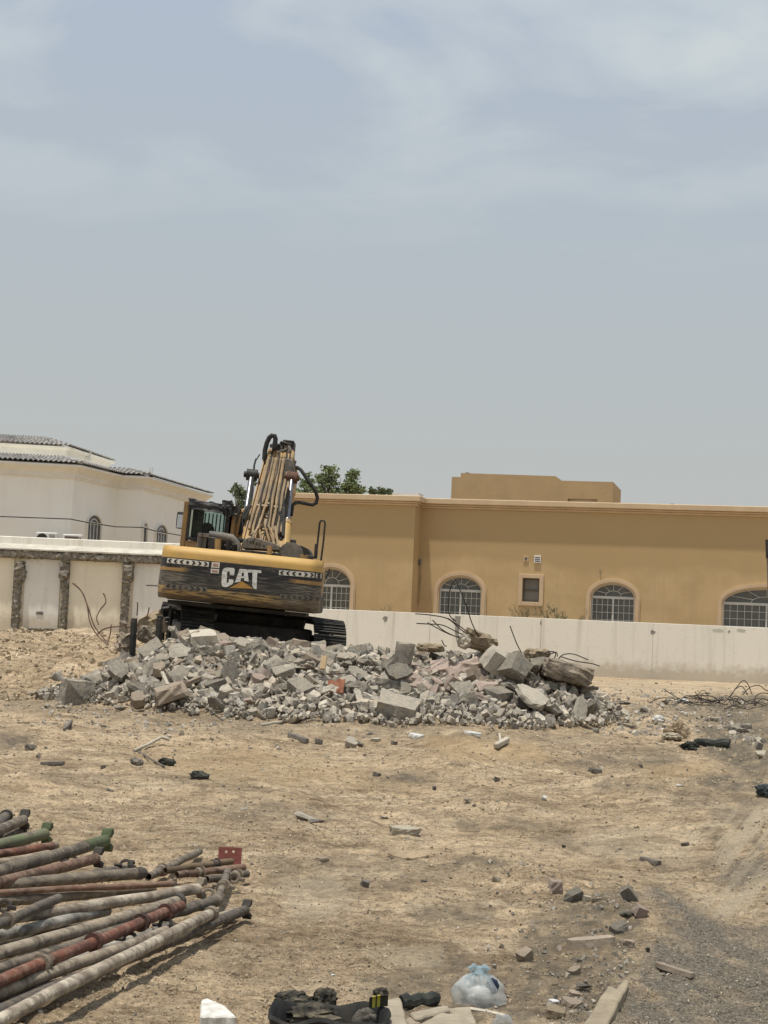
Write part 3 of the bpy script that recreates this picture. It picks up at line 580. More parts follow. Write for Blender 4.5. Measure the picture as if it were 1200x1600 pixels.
x0 = WF.at(714, 990, 0); mb = MB(); mb.prism([(x0.x-.08, ztop-.05), (x0.x+.1, ztop-.05), (x0.x+.07, ztop-.5), (x0.x+.02, ztop-.95), (x0.x-.06, ztop-.6)], lambda u, v, d: (u, d, v), -.004, 0); mb.build('plaster_patch', M_st1, bw)

# ================================================================== LEFT STRIPPED WALL
M_cream = wallmat('cream_plaster', (.86, .79, .63), (.77, .70, .54), (.80, .72, .56), (.58, .50, .38), .45, splash=1.0)
M_greyp = wallmat('grey_white_plaster', (.82, .79, .72), (.72, .70, .64), (.76, .73, .66), (.56, .53, .47), .4, splash=1.0)
M_brk = mat('broken_concrete', (.25, .225, .185), (.13, .115, .095), 16, 1, .6, 40, c=(.42, .38, .31), cscale=9, cfac=.5, bdist=.02, spec=0)
lw = tag(empty('stripped_wall', (0, 50, 0)), 'cream and grey wall with broken concrete columns where a building was torn off, left side', 'wall')
LF = Frame((0, 50, 0))
def lx(px, py=930): return LF.at(px, py, 0).x
zb_top = LF.at(130, 864, 0).z; zb_bot = LF.at(130, 876, 0).z; zpar = LF.at(130, 845, .5).z
xe = lx(404)
mb = MB(); mb.bb(-18, xe, .06, .3, -.3, zb_bot+.3); mb.build('wall', M_cream, lw)
pn = [(-60, 20, M_cream), (37, 93, M_greyp), (107, 190, M_cream), (207, 330, M_greyp), (345, 402, M_greyp)]
for a, b, mm_ in pn:
    if a < 0: a = -240
    mb = MB(); mb.bb(lx(a)+.01, lx(b)-.01, 0, .058, .14 if mm_ is M_greyp and a == 37 else -.2, zb_bot-.01); mb.build('wall_panel', mm_, lw)
p = LF.at(62, 958, 0); mb = MB(); mb.bb(p.x-.11, p.x+.11, -.02, 0, p.z-.05, p.z+.05); mb.build('vent_hole', M_grease, lw)
p = LF.at(238, 915, 0); mb = MB(); mb.bb(p.x-.2, p.x+.25, -.012, 0, p.z-.015, p.z+.015); mb.build('chase_slot', M_grease, lw)
def rough(name, pts, M, parent, w_, d_, seed, amp=.06):       # broken column/beam along pts (local), jagged section
    rr = random.Random(seed); P = []; n = len(pts)
    path = []
    for (p, q) in zip(pts, pts[1:]):
        p = Vector(p); q = Vector(q); k = max(2, int((q-p).length/.07))
        path += [p+(q-p)*i/k for i in range(k)]
    path.append(Vector(pts[-1])); mb = MB(); vs = []; m_ = 10
    for p, q in zip(path, path[1:]+[path[-1]*2-path[-2]]):
        t = (q-p).normalized(); s_ = Vector((0, 1, 0)).cross(t).normalized()
        for k in range(m_):
            A = 2*math.pi*k/m_; ca, sa = math.cos(A), math.sin(A); pw = .45
            cx = math.copysign(abs(ca)**pw, ca)*w_/2; cy = math.copysign(abs(sa)**pw, sa)*d_/2
            vs.append(p+s_*(cx+rr.uniform(-amp, amp))+Vector((0, 1, 0))*(cy+rr.uniform(-amp, amp)*.7)+t*rr.uniform(-.04, .04))
    fs = [(i*m_+k, i*m_+(k+1) % m_, (i+1)*m_+(k+1) % m_, (i+1)*m_+k) for i in range(len(path)-1) for k in range(m_)]
    fs += [tuple(range(m_)), tuple((len(path)-1)*m_+k for k in range(m_))]
    mb.add(vs, fs); return mb.build(name, M, parent)
for i, (t_, b_, wd) in enumerate((((31, 880), (23, 990), .30), ((100, 880), (98, 987), .24), ((200, 884), (192, 993), .30), ((337, 884), (335, 993), .28))):
    P_ = [LF.at(*t_, -.02), LF.at((t_[0]*.45+b_[0]*.55)+(3 if i == 1 else 0), (t_[1]+b_[1])/2, -.02), LF.at(*b_, -.02)]
    P_[-1] = P_[-1]+(P_[-1]-P_[-2]).normalized()*.6
    rough('broken_column', P_, M_brk, lw, wd*.74, .28, 20+i, .05)
    rough('broken_column', [LF.at(t_[0]+1, t_[1]-2, -.1), LF.at(t_[0]+1, t_[1]+12, -.12), LF.at(t_[0]-1, t_[1]+26, -.08)], M_pale if i == 9 else M_brk, lw, wd*.9, .36, 50+i, .08)
rough('broken_beam', [(-18, -.05, (zb_top+zb_bot)/2), (xe, -.05, (zb_top+zb_bot)/2+.02)], M_brk, lw, zb_top-zb_bot, .34, 3, .05)
rough('broken_sill', [LF.at(37, 983, -.03), LF.at(93, 984, -.03)], M_brk, lw, .08, .12, 8, .02)
z1 = LF.at(130, 855, 0).z
M_ledge = mat('ledge_plaster', (.58, .54, .45), (.40, .365, .30), 2.5, .9, .3)
mb = MB(); mb.add([(-18, -.24, zb_top+.003), (xe, -.24, zb_top+.003), (xe, .45, z1+.04), (-18, .45, z1+.04), (-18, .45, zb_top+.003), (xe, .45, zb_top+.003), (-18, -.24, zb_top+.05), (xe, -.24, zb_top+.05)], [(0, 1, 7, 6), (6, 7, 2, 3), (0, 4, 5, 1), (1, 5, 2, 7), (0, 6, 3, 4), (3, 2, 5, 4)]); mb.build('ledge', M_ledge, lw)
mb = MB(); zl = LF.at(130, 843, .6).z; mb.bb(-18, xe, .451, .7, zb_bot, zl); mb.build('parapet', M_ww, lw, bevel=.02)

# ================================================================== VILLA
M_villa = wallmat('villa_render', (.89, .87, .80), (.83, .81, .74), (.85, .82, .75), (.70, .66, .57), .3)
M_vtrim = mat('villa_trim', (.80, .77, .69), (.72, .69, .61), 2, .9, .1)
M_tile = mat('grey_roof_tile', (.34, .32, .30), (.19, .18, .17), 3, .8, .3, 40, c=(.46, .44, .40), cscale=6, cfac=.6)
vl = tag(empty('white_villa', (-12, 62, 0)), 'off-white villa with grey tiled hip roofs behind the stripped wall', 'building')
VO = Vector((-12, 62, 0))
def vp(px, py, Y): return PY(px, py, Y)-VO
ze = vp(115, 738, 62).z          # wall top below cornice
Aa = vp(112, 800, 62); Bb = vp(180, 800, 66.2); Cc = vp(219, 800, 66.2); Dd = vp(318, 800, 75.5); A0 = vp(-160, 800, 61.0)
plan = [A0, Aa, Bb, Cc, Dd, Dd+Vector((-3, 8, 0)), A0+Vector((0, 18, 0))]
plan = [Vector((p.x, p.y, 0)) for p in plan]
def offs(pl, d):            # outward offset of the plan (camera side)
    o = []
    n = len(pl)
    for i in range(n):
        a = (pl[i]-pl[i-1]).normalized(); b = (pl[(i+1) % n]-pl[i]).normalized(); na = Vector((a.y, -a.x, 0)); nb = Vector((b.y, -b.x, 0)); m_ = (na+nb).normalized(); k = d/max(.35, m_.dot(na)); o.append(pl[i]+m_*k)
    return o
def ring(mb, pl, d0, z0, d1, z1):
    a = offs(pl, d0); b = offs(pl, d1); n = len(pl)
    mb.add([(p.x, p.y, z0) for p in a]+[(p.x, p.y, z1) for p in b], [(i, (i+1) % n, n+(i+1) % n, n+i) for i in range(n)])
mb = MB(); ring(mb, plan, 0, 0, 0, ze+.3); mb.build('wall', M_villa, vl)
mb = MB(); prof = [(0, ze-.28), (.06, ze-.27), (.06, ze-.20), (.10, ze-.19), (.10, ze-.06), (.2, ze+.06), (.36, ze+.17), (.42, ze+.19), (.42, ze+.27), (0, ze+.32)]
for (a, b) in zip(prof, prof[1:]): ring(mb, plan, a[0], a[1], b[0], b[1])
mb.build('cornice', M_vtrim, vl)
def tiled(mb, p0, p1, q0, q1, nu=None, nv=None):       # corrugated tile slope: eave p0-p1 up to q0-q1
    W = (p1-p0).length; L = ((q0+q1)/2-(p0+p1)/2).length; nu = max(6, int(W/.2)*4); nv = max(2, int(L/.30))*2
    up = (p1-p0).cross(q0-p0).normalized(); up = up if up.z > 0 else -up
    vs = []
    for j in range(nv+1):
        v = (j//2)/(nv//2) if j % 2 == 0 else (j//2+.93)/(nv//2); v = min(v, 1); lift = .05 if j % 2 == 0 else 0.0
        for i in range(nu+1):
            u = i/nu; a = p0.lerp(p1, u); b = q0.lerp(q1, u); vs.append(a.lerp(b, v)+up*(lift+.07*abs(math.cos(math.pi*i/4))))
    mb.add(vs, [(j*(nu+1)+i, j*(nu+1)+i+1, (j+1)*(nu+1)+i+1, (j+1)*(nu+1)+i) for j in range(nv) for i in range(nu)])
e_ = offs(plan, .45); r_in = offs(plan, -.85)
zE = ze+.30; zR = ze+.62
for i in range(4):
    mb = MB(); f3 = lambda p, z: Vector((p.x, p.y, z))
    tiled(mb, f3(e_[i], zE), f3(e_[i+1], zE), f3(r_in[i], zR), f3(r_in[i+1], zR)); o = mb.build('roof_tiles', M_tile, vl); tag(o, kind='stuff')
mb = MB(); mb.add([(p.x, p.y, zR-.02) for p in r_in], [tuple(range(len(r_in)))]); ring(mb, plan, .42, zE-.03, -.85, zR-.05); mb.build('roof', M_vtrim, vl)
# ridge caps and small finials
mb = MB()
for i in (1, 3): mb.tube([(e_[i].x, e_[i].y, zE+.08), (r_in[i].x, r_in[i].y, zR+.06)], .08, 6)
mb.build('ridge_cap', M_tile, vl)
# upper tier
U0 = vp(-160, 700, 64.5); U1 = vp(104, 700, 65.5); U2 = vp(172, 720, 71.5); upl = [Vector((p.x, p.y, 0)) for p in (U0, U1, U2, U2+Vector((-4, 5, 0)), U0+Vector((0, 12, 0)))]
zu = vp(104, 703, 65.5).z
mb = MB(); ring(mb, upl, 0, zR-.3, 0, zu); ring(mb, upl, 0, zu-.03, .18, zu+.04); ring(mb, upl, .18, zu+.04, .2, zu+.12); mb.build('upper_wall', M_vtrim, vl)
ue = offs(upl, .25); ui = offs(upl, -1.3)
for i in range(2):
    mb = MB(); tiled(mb, Vector((ue[i].x, ue[i].y, zu+.12)), Vector((ue[i+1].x, ue[i+1].y, zu+.12)), Vector((ui[i].x, ui[i].y, zu+.55)), Vector((ui[i+1].x, ui[i+1].y, zu+.55))); tag(mb.build('roof_tiles', M_tile, vl), kind='stuff')
mb = MB(); mb.add([(p.x, p.y, zu+.5) for p in ui], [tuple(range(len(ui)))]); mb.build('roof', M_vtrim, vl)
for (px_, py_, Y_) in ((140, 705, 68), (236, 732, 68.5)):
    p = vp(px_, py_, Y_); mb = MB(); mb.bb(p.x-.08, p.x+.08, p.y-.08, p.y+.08, p.z-.4, p.z+.06); mb.build('roof_vent', M_white, vl)
# arched windows on the receding faces
M_vgl = mat('villa_glass', (.05, .055, .06), (.035, .04, .045), 1, .15, 0, spec=.5)
def villa_window(a, b, pxa, pxb, pyt, pys, bars, label=None):
    n2 = Vector((b.y-a.y, -(b.x-a.x), 0)).normalized(); d = (b-a).normalized()
    def hit(px, py):
        r = ray(px, py); o = Vector((0, 0, H))-VO; t = ((a-o).dot(n2))/(r.dot(n2)); return o+r*t
    p, q = hit(pxa, pys+20), hit(pxb, pys+20); x0 = (p-a).dot(d); x1 = (q-a).dot(d); zs = hit((pxa+pxb)/2, pys).z; zp = hit((pxa+pxb)/2, pyt).z; zb = zs-1.3
    T = lambda u, v, dd: a+d*u+n2*dd+Vector((0, 0, v))
    xc = (x0+x1)/2; hw = (x1-x0)/2
    if True:
        mbf = MB(); arch_strip(mbf, xc, hw, zb, zs, zp-zs, .07, 0, 1); mbf.v = [tuple(T(x, z, -.0+.09*y)) for x, y, z in mbf.v]
    f = mbf.build('window_surround', M_vtrim, vl)
    mb2 = MB(); L = [(xc-hw, zb), (xc+hw, zb)]+[(xc+hw*math.cos(math.pi*k/12), zs+(zp-zs)*math.sin(math.pi*k/12)) for k in range(13)]
    mb2.prism(L, T, .005, .02); g_ = mb2.build('window', M_vgl, vl)
    mb3 = MB()
    for k in range(1, bars):
        x = xc-hw+2*hw*k/bars; mb3.add([T(x-.022, zb, .02), T(x+.022, zb, .02), T(x+.022, zs, .02), T(x-.022, zs, .02), T(x-.022, zb, .05), T(x+.022, zb, .05), T(x+.022, zs, .05), T(x-.022, zs, .05)], [(0, 3, 2, 1), (4, 5, 6, 7), (0, 1, 5, 4), (1, 2, 6, 5), (2, 3, 7, 6), (3, 0, 4, 7)])
    mb3.add([T(xc-hw, zs-.03, .021), T(xc+hw, zs-.03, .021), T(xc+hw, zs+.05, .021), T(xc-hw, zs+.05, .021), T(xc-hw, zs-.03, .052), T(xc+hw, zs-.03, .052), T(xc+hw, zs+.05, .052), T(xc-hw, zs+.05, .052)], [(0, 3, 2, 1), (4, 5, 6, 7), (0, 1, 5, 4), (1, 2, 6, 5), (2, 3, 7, 6), (3, 0, 4, 7)])
    for kk in (0.55,): mb3.tube([T(xc+hw*kk*math.cos(math.pi*k/8), zs+(zp-zs)*kk*math.sin(math.pi*k/8), .035) for k in range(9)], .025, 5)
    mb3.build('window_frame', M_frame, g_)
    # shadowed side reveal as a real recess lip
    return g_
villa_window(plan[1], plan[2], 134, 155, 805, 818, 4)
villa_window(plan[3], plan[4], 221, 227, 817, 824, 1)
villa_window(plan[3], plan[4], 241, 258, 820, 832, 4)
# units hanging on the villa
def ac(pxa, pxb, pya, pyb, fan, label):
    p = PY((pxa+pxb)/2, (pya+pyb)/2, 60.9); k = 60.9/FPX; w_ = (pxb-pxa)*k; h_ = max((pyb-pya)*k, .55)
    e = empty('air_conditioner', (p.x, 61.35, p.z-h_/2-.1)); tag(e, label, 'air conditioner', 'outdoor units on the villa wall')
    mb = MB(); mb.bb(-w_/2, w_/2, -.35, .0, 0, h_); mb.build('casing', M_white, e, bevel=.02)
    mb = MB(); 
    if fan:
        mb.tube([(-w_*.2, -.355, h_/2), (-w_*.2, -.34, h_/2)], h_*.42, 20); mb.build('fan_opening', M_black, e)
        mb = MB(); [mb.bb(w_*.12, w_*.42, -.362, -.345, h_*(.12+.1*i), h_*(.16+.1*i)) for i in range(8)]; mb.build('grille', M_grease, e)
    else:
        mb.bb(-w_*.40, w_*.34, -.36, -.345, .08, h_-.08); mb.build('grille', mat('brown_grille', (.16, .13, .10), None, 20, stretch=(1, 1, 12)), e)
        mb = MB(); mb.bb(w_*.38, w_*.45, -.365, -.345, .1, h_-.1); mb.build('side_louver', M_grease, e)
ac(55, 88, 832, 845, True, 'white outdoor air conditioner with round fan on the villa wall')
ac(97, 127, 835, 848, False, 'outdoor air conditioner with brown grille beside the fan unit on the villa')
mb = MB()
pp = [PY(-60, 804, 61.0), PY(0, 807, 61.2), PY(110, 811, 61.3), PY(135, 816, 62.5), PY(180, 823, 64.5), PY(222, 824, 65.6), PY(240, 829, 67), PY(290, 838, 71), PY(320, 842, 74)]
mb.tube(pp, .022, 5); tag(mb.build('cable', M_rubber, center=True), 'thin dark cable slung along the white villa wall', 'cable')
# ================================================================== TREES AND DRY PLANTS
M_leaf = mat('leaf', (.25, .30, .14), (.14, .18, .08), 2, .7, 0, island=True, objvar=.4)
M_leaf2 = mat('leaf_dusty', (.20, .235, .13), (.12, .15, .08), 2, .7, 0, island=True, objvar=.3)
M_bark = mat('bark', (.13, .10, .075), (.07, .055, .04), 12)
def tree(name, label, base, lobes, leafn, M, seed, leaf=.10):
    e = tag(empty(name, base), label, 'tree', 'trees behind the buildings')
    rs = np.random.RandomState(seed); V = []; 
    for (c, r) in lobes:
        c = np.array(c)-np.array(base); n = int(leafn*r*r)
        sub = rs.randn(34, 3); sub /= np.linalg.norm(sub, axis=1)[:, None]; sub = sub*(.35+.85*rs.rand(34, 1)); rad = .12+.2*rs.rand(34)
        idx = rs.randint(0, 34, n); off = rs.randn(n, 3)*rad[idx][:, None]*.62
        off[:, 2] += np.abs(off[:, 0])*.35
        p = (sub[idx]+off)*np.array([r, r, r*.85])+c
        V.append(p)
    P = np.concatenate(V); n = len(P); Rm = rot_many(n, rs); q = np.array([[-.5, -1, 0], [.5, -1, 0], [.5, 1, 0], [-.5, 1, 0]])*leaf/2
    W = np.einsum('nij,kj->nki', Rm, q)*(.6+.8*rs.rand(n))[:, None, None]+P[:, None]
    F = np.arange(n*4).reshape(-1, 4); o = np_mesh('crown', W.reshape(-1, 3), F, M); o.parent = e
    mb = MB(); b = Vector(base); top = Vector(np.mean([l[0] for l in lobes], axis=0))-b
    mb.tube([(0, 0, -.2), (top.x*.2, 0, top.z*.3), (top.x*.6, 0, top.z*.6)], [.2, .15, .11], 8)
    for (c, r) in lobes:
        c = Vector(c)-b
        mb.tube([(top.x*.5, 0, top.z*.55), c*.8+Vector((0, 0, -.2)), c+Vector((0, 0, r*.5))], [.09, .05, .015], 6)
        for _ in range(5): mb.tube([c*.85, c+Vector(tuple(rs.randn(3)*r*.5))], [.03, .01], 5)
    mb.build('trunk', M_bark, e, smooth=True)
def lb(px, py, Y, rpx): p = PY(px, py, Y); return ((p.x, p.y, p.z), rpx*Y/FPX)
Yt = 69
tree('green_tree', 'broad green tree with three crowns behind the tan building roof', (PY(525, 900, Yt).x, Yt, 0), [lb(513, 735, Yt, 12), lb(506, 752, Yt, 14), lb(522, 750, Yt, 10), lb(551, 745, Yt, 12), lb(546, 762, Yt, 14), lb(560, 764, Yt, 10), lb(481, 752, Yt+1, 12), lb(474, 766, Yt+1, 12), lb(530, 772, Yt, 13), lb(495, 772, Yt, 13), lb(466, 778, Yt, 12)], 5200, M_leaf, 3, .085)
tree('slim_tree', 'dusty green tree rising between excavator cab and boom', (PY(376, 900, 72).x, 72, 0), [lb(370, 764, 72, 9), lb(378, 772, 72, 11), lb(384, 788, 72, 12), lb(391, 805, 72, 13), lb(396, 755, 74, 5)], 7000, M_leaf2, 5, .085)
tree('low_tree', 'small low treetops just showing over the tan roof edge', (PY(594, 900, 70).x, 70, 0), [lb(581, 768, 70, 6.5), lb(595, 769, 70, 8), lb(609, 769, 70, 6)], 9000, M_leaf2, 6, .10)
M_dry = mat('dry_stem', (.26, .22, .13), (.17, .15, .09), 5, .9, 0)
def wisp(px, py0, hp, n, wd, label, seed, lean=0, M=M_dry, Y=50.4):
    b = WF.at(px, 970, Y-49.5); base = Vector((b.x, Y, 0)); rr = random.Random(seed); top = PY(px, py0-hp, Y).z
    e = tag(empty('dry_shrub', base), label, 'shrub', 'dry plants behind the boundary wall'); mb = MB(); mt = MB()
    for i in range(n):
        x = rr.uniform(-wd, wd); s_ = rr.uniform(-.35, .35)+lean; t = top*rr.uniform(.85, 1.0)
        pts = [(x*.3, 0, 0), (x*.7, rr.uniform(-.1, .1), t*.6), (x+s_*.3, rr.uniform(-.1, .1), t*.85), (x+s_, rr.uniform(-.15, .15), t)]
        mb.tube(pts, [.016, .012, .009, .005], 4)
        for j in range(14):
            q = rr.uniform(.72, 1.0); px_ = x*.7+(x+s_-x*.7)*max(0, (q-.6)/.4); mt.tube([(px_, 0, t*q), (px_+rr.uniform(-.12, .12), rr.uniform(-.1, .1), t*q+rr.uniform(.02, .14))], [.008, .003], 3)
    mb.build('stem', M, e); mt.build('twigs', M, e)
wisp(830, 950, 3, 16, .45, 'wide dry straw-coloured shrub left of the small square window', 1)
wisp(868, 948, 4, 14, .3, 'tallest green-tinged dry shrub below the small square window', 2, -.25, mat('sage_stem', (.17, .18, .10), (.10, .11, .06), 5))
wisp(912, 955, 3, 8, .22, 'thin dry shrub at the left edge of the middle arched window', 3)
wisp(600, 957, 12, 6, .12, 'small dry twig plant poking over the white wall beside the excavator', 4)
# post at the right edge of the view
pb = PY(1212, 1165, 24); pt = PY(1201.5, 846, 24); e = tag(empty('metal_post', pb), 'narrow leaning grey post with black brackets at the far right edge', 'post')
dd = pt-pb
def along(py): return dd*((1165-py)/(1165-846.))
mb = MB(); mb.tube([along(1190), along(846)], .045, 12); mb.build('pole', M_grease, e, smooth=True)
for a_, b_ in ((872, 843), (1016, 985)):
    mb = MB(); mb.tube([along(a_), along(b_)], .058, 8); mb.build('bracket', M_black, e)
# ================================================================== EXCAVATOR
EXB = PY(380, 1045, 32.0); TILT = .058
EX = Frame((EXB.x, 32.0, .60), (0, TILT, 0))
ex = tag(empty('excavator', EX.loc, EX.rot), 'yellow tracked excavator seen from behind, standing tilted on the rubble pile', 'excavator')
def L(px, py, y): return EX.at(px, py, y)
def paint(name, ybase, dirtc, scr=.5):
    return mat(name, ybase, tuple(x*.8 for x in ybase), 4, .55, .15, 40, c=dirtc, cscale=2.2, cfac=scr, spec=.4)
YB = (.52, .32, .085)
M_yel = paint('yellow_paint', YB, (.30, .22, .12), .5); M_yel2 = paint('dusty_yellow_paint', (.42, .26, .10), (.20, .15, .095), .8)
M_ybr = paint('cab_yellow', (.30, .17, .06), (.16, .11, .065), .6)
# counterweight material: yellow cap, scraped black stripe, dirty lower band (paint layout, by height)
M_cw = bpy.data.materials.new('counterweight_paint'); M_cw.use_nodes = True
t = M_cw.node_tree; n = t.nodes.new; l = t.links.new; B = t.nodes['Principled BSDF']; B.inputs['Roughness'].default_value = .6
co = n('ShaderNodeTexCoord'); sp = n('ShaderNodeSeparateXYZ'); l(co.outputs['Object'], sp.inputs[0])
def nz(s, st, d=6, loc=0):
    a = n('ShaderNodeMapping'); a.inputs['Scale'].default_value = st; a.inputs['Location'].default_value = (loc, loc, loc); l(co.outputs['Object'], a.inputs[0]); q = n('ShaderNodeTexNoise'); q.inputs['Scale'].default_value = s; q.inputs['Detail'].default_value = d; q.inputs['Roughness'].default_value = .68; l(a.outputs[0], q.inputs['Vector']); return q.outputs['Fac']
def mathn(op, a, b, c=None):
    q = n('ShaderNodeMath'); q.operation = op
    for i, v in enumerate((a, b, c)):
        if v is None: continue
        if isinstance(v, (int, float)): q.inputs[i].default_value = v
        else: l(v, q.inputs[i])
    return q.outputs[0]
def mixn(f, a, b):
    q = n('ShaderNodeMixRGB'); 
    if isinstance(f, (int, float)): q.inputs[0].default_value = f
    else: l(f, q.inputs[0])
    for i, v in ((1, a), (2, b)):
        if isinstance(v, tuple): q.inputs[i].default_value = (*v, 1)
        else: l(v, q.inputs[i])
    return q.outputs[0]
def step(f, a, b):
    q = n('ShaderNodeMapRange'); l(f, q.inputs[0]); q.inputs[1].default_value = a; q.inputs[2].default_value = b; return q.outputs[0]
CWt, CWb = 2.20, 1.20     # local heights of the counterweight's top and bottom at its centre
scr = nz(3.2, (1.0, 1.0, 9), 9); scr2 = nz(5, (.7, .7, 13), 9, 3.3); blot = nz(1.6, (1, 1, 2.5), 6, 8)
zv = mathn('DIVIDE', mathn('SUBTRACT', CWt, sp.outputs['Z']), CWt-CWb)      # 0 top .. 1 bottom
zj = mathn('ADD', zv, mathn('MULTIPLY', mathn('SUBTRACT', scr, .5), .10))
yel = mixn(step(blot, .45, .7), YB, (.40, .24, .08))
blk = mixn(step(scr2, .55, .70), (.012, .011, .010), (.17, .14, .105)); blk = mixn(mathn('MULTIPLY', step(scr, .60, .72), .6), blk, (.28, .24, .19))
low = mixn(step(scr, .45, .56), (.44, .28, .10), (.085, .065, .045))
c1 = mixn(step(zv, .225, .23), yel, blk)
# yellow stripe ends at both sides
ax = mathn('ABSOLUTE', sp.outputs['X'], 0); en = step(ax, .92, 1.1); s1 = mathn('MULTIPLY', step(zj, .40, .41), mathn('SUBTRACT', 1, step(zj, .47, .48)))
c2 = mixn(mathn('MULTIPLY', mathn('MULTIPLY', s1, en), .85), c1, (.36, .21, .07))
mud = mixn(step(scr2, .44, .62), (.030, .025, .020), (.27, .225, .165))
c3 = mixn(mathn('MULTIPLY', step(zj, .50, .52), mathn('MULTIPLY_ADD', en, .6, .25)), c2, mud)
c4 = mixn(step(zj, .745, .76), c3, low)
c5 = mixn(mathn('MULTIPLY', step(zj, .88, .93), .8), c4, (.085, .065, .05))
right = step(sp.outputs['X'], .5, .9); c6 = mixn(mathn('MULTIPLY', mathn('MULTIPLY', right, step(zj, .70, .78)), .8), c5, mud)
l(c6, B.inputs['Base Color'])
bp = n('ShaderNodeBump'); bp.inputs['Strength'].default_value = .6; bp.inputs['Distance'].default_value = .012; l(mathn('MULTIPLY', scr, step(zv, .25, .45)), bp.inputs['Height']); l(bp.outputs[0], B.inputs['Normal'])
# shape: plan curve x(u) / y(u), profile over v
CWH = 1.545
def cw_plan(u):        # u -1..1 along the rear, beyond: corner rounding handled by superellipse
    x = CWH*u; return x, -3.2+.20*abs(u)**2+.28*max(0, abs(u)-.86)**2/.0196
def cwp(u, v, off=0):
    x, y = cw_plan(u); x *= 1-.012*abs(v-.7)
    tp = max(0, .14-v)/.14; bt = max(0, v-.86)/.14
    y += .12*tp**2+.14*bt**2; z = CWt-(CWt-CWb)*v - .0
    return Vector((x, y-off, z))
mb = MB(); us = [-1, -.985, -.96, -.93, -.9, -.86]+[-.8+.1*i for i in range(17)]+[.86, .9, .93, .96, .985, 1]; us = sorted(us)
vsl = [0, .02, .06, .1, .14, .3, .5, .7, .86, .92, .97, 1]
nu = len(us); rows = [[cwp(u, v) for u in us] for v in vsl]
back = -2.2
for r_, v in zip(rows, vsl):
    a, b = r_[0], r_[-1]; r_ += [Vector((b.x, back, b.z)), Vector((a.x, back, a.z))]
nn = nu+2; vs = [p for r_ in rows for p in r_]
fs = [(i*nn+k, i*nn+(k+1) % nn, (i+1)*nn+(k+1) % nn, (i+1)*nn+k) for i in range(len(rows)-1) for k in range(nn)]
fs += [tuple(range(nn)), tuple((len(rows)-1)*nn+k for k in range(nn))]
mb.add(vs, fs); cw = mb.build('counterweight', M_cw, ex, smooth=True)
# decals as plates following the surface
def uv(zx, zy):      # enlarged photo crop (240,830)+z*.2667 -> u, v on the counterweight
    px = 240+zx*320/1200; py = 830+zy*320/1200; p = L(px, py, -3.12); return p.x/CWH, (CWt-p.z)/(CWt-CWb)
def plate(mb, poly, off, th=.004):
    mb.prism(poly, lambda u, v, d: cwp(u, v, off+d), 0, th)
def subdiv(poly, k=6):
    o = []
    for (a, b) in zip(poly, poly[1:]+poly[:1]): o += [(a[0]+(b[0]-a[0])*i/k, a[1]+(b[1]-a[1])*i/k) for i in range(k)]
    return o
def strip(mb, p0, p1, h0, h1, off, n=10, th=.004):      # band from p0 to p1 (u,v), down by h
    for i in range(n):
        a = i/n; b = (i+1)/n; P = lambda q, hh: (p0[0]+(p1[0]-p0[0])*q, p0[1]+(p1[1]-p0[1])*q+hh)
        plate(mb, [P(a, h0), P(b, h0), P(b, h1), P(a, h1)], off, th)
M_dec = mat('worn_white_decal', (.72, .68, .58), (.55, .51, .43), 12, .6, .1); M_decb = mat('black_decal', (.02, .02, .02), None, 10, .5, 0)
M_decold = mat('grimy_decal', (.20, .175, .14), (.08, .068, .055), 9, .8, .2, stretch=(1, 1, 5)); M_logo = mat('white_logo', (.80, .78, .72), (.62, .60, .54), 7, .5, .1, stretch=(1, 1, 4), c=(.2, .17, .14), cscale=6, cfac=.6)
def chevrons(z0, z1, hz, name, Mw, Mb):
    a = uv(*z0); b = uv(*z1); h_ = uv(z0[0], z0[1]+hz)[1]-a[1]; mb = MB(); strip(mb, a, b, 0, h_, .002)
    d = mb.build(name, Mw, cw); mb = MB(); n_ = 7; W = 1/n_
    for i in range(n_):
        q = (i+.5)*W; P = lambda s, tt: (a[0]+(b[0]-a[0])*(q+s*W), a[1]+(b[1]-a[1])*(q+s*W)+h_*tt)
        dr = -1 if i < 3 else 1
        mb = MB()
        if i == 3: plate(mb, [P(-.3, .5), P(0, .12), P(.3, .5), P(0, .88)], .007)
        else: plate(mb, [P(dr*.34, .5), P(dr*.0, .1), P(-dr*.34, .1), P(-dr*.02, .5), P(-dr*.34, .9), P(dr*0, .9)], .007)
        mb.build('chevron', Mb, d)
chevrons((74, 155), (326, 181), 29, 'chevron_strip', M_dec, M_decb)
chevrons((738, 228), (983, 246), 29, 'chevron_strip', M_dec, M_decb)
chevrons((66, 305), (318, 331), 26, 'worn_chevron_strip', M_decold, M_black)
chevrons((742, 368), (975, 385), 26, 'worn_chevron_strip', M_decold, M_black)
for (x0, y0, x1, y1) in ((343, 181, 390, 214), (338, 220, 386, 246)):
    a = uv(x0, y0); b = uv(x1, y0+4); h_ = uv(x0, y1)[1]-a[1]; mb = MB(); strip(mb, a, b, 0, h_, .004, 2)
    s_ = mb.build('sticker', M_dec, cw); mb = MB()
    for k in (.25, .55): strip(mb, (a[0]+(b[0]-a[0])*.15, a[1]+h_*k), (a[0]+(b[0]-a[0])*.85, a[1]+h_*k), 0, h_*.14, .009, 1)
    mb.build('sticker_print', mat('red_print', (.42, .16, .13), None, 5), s_)
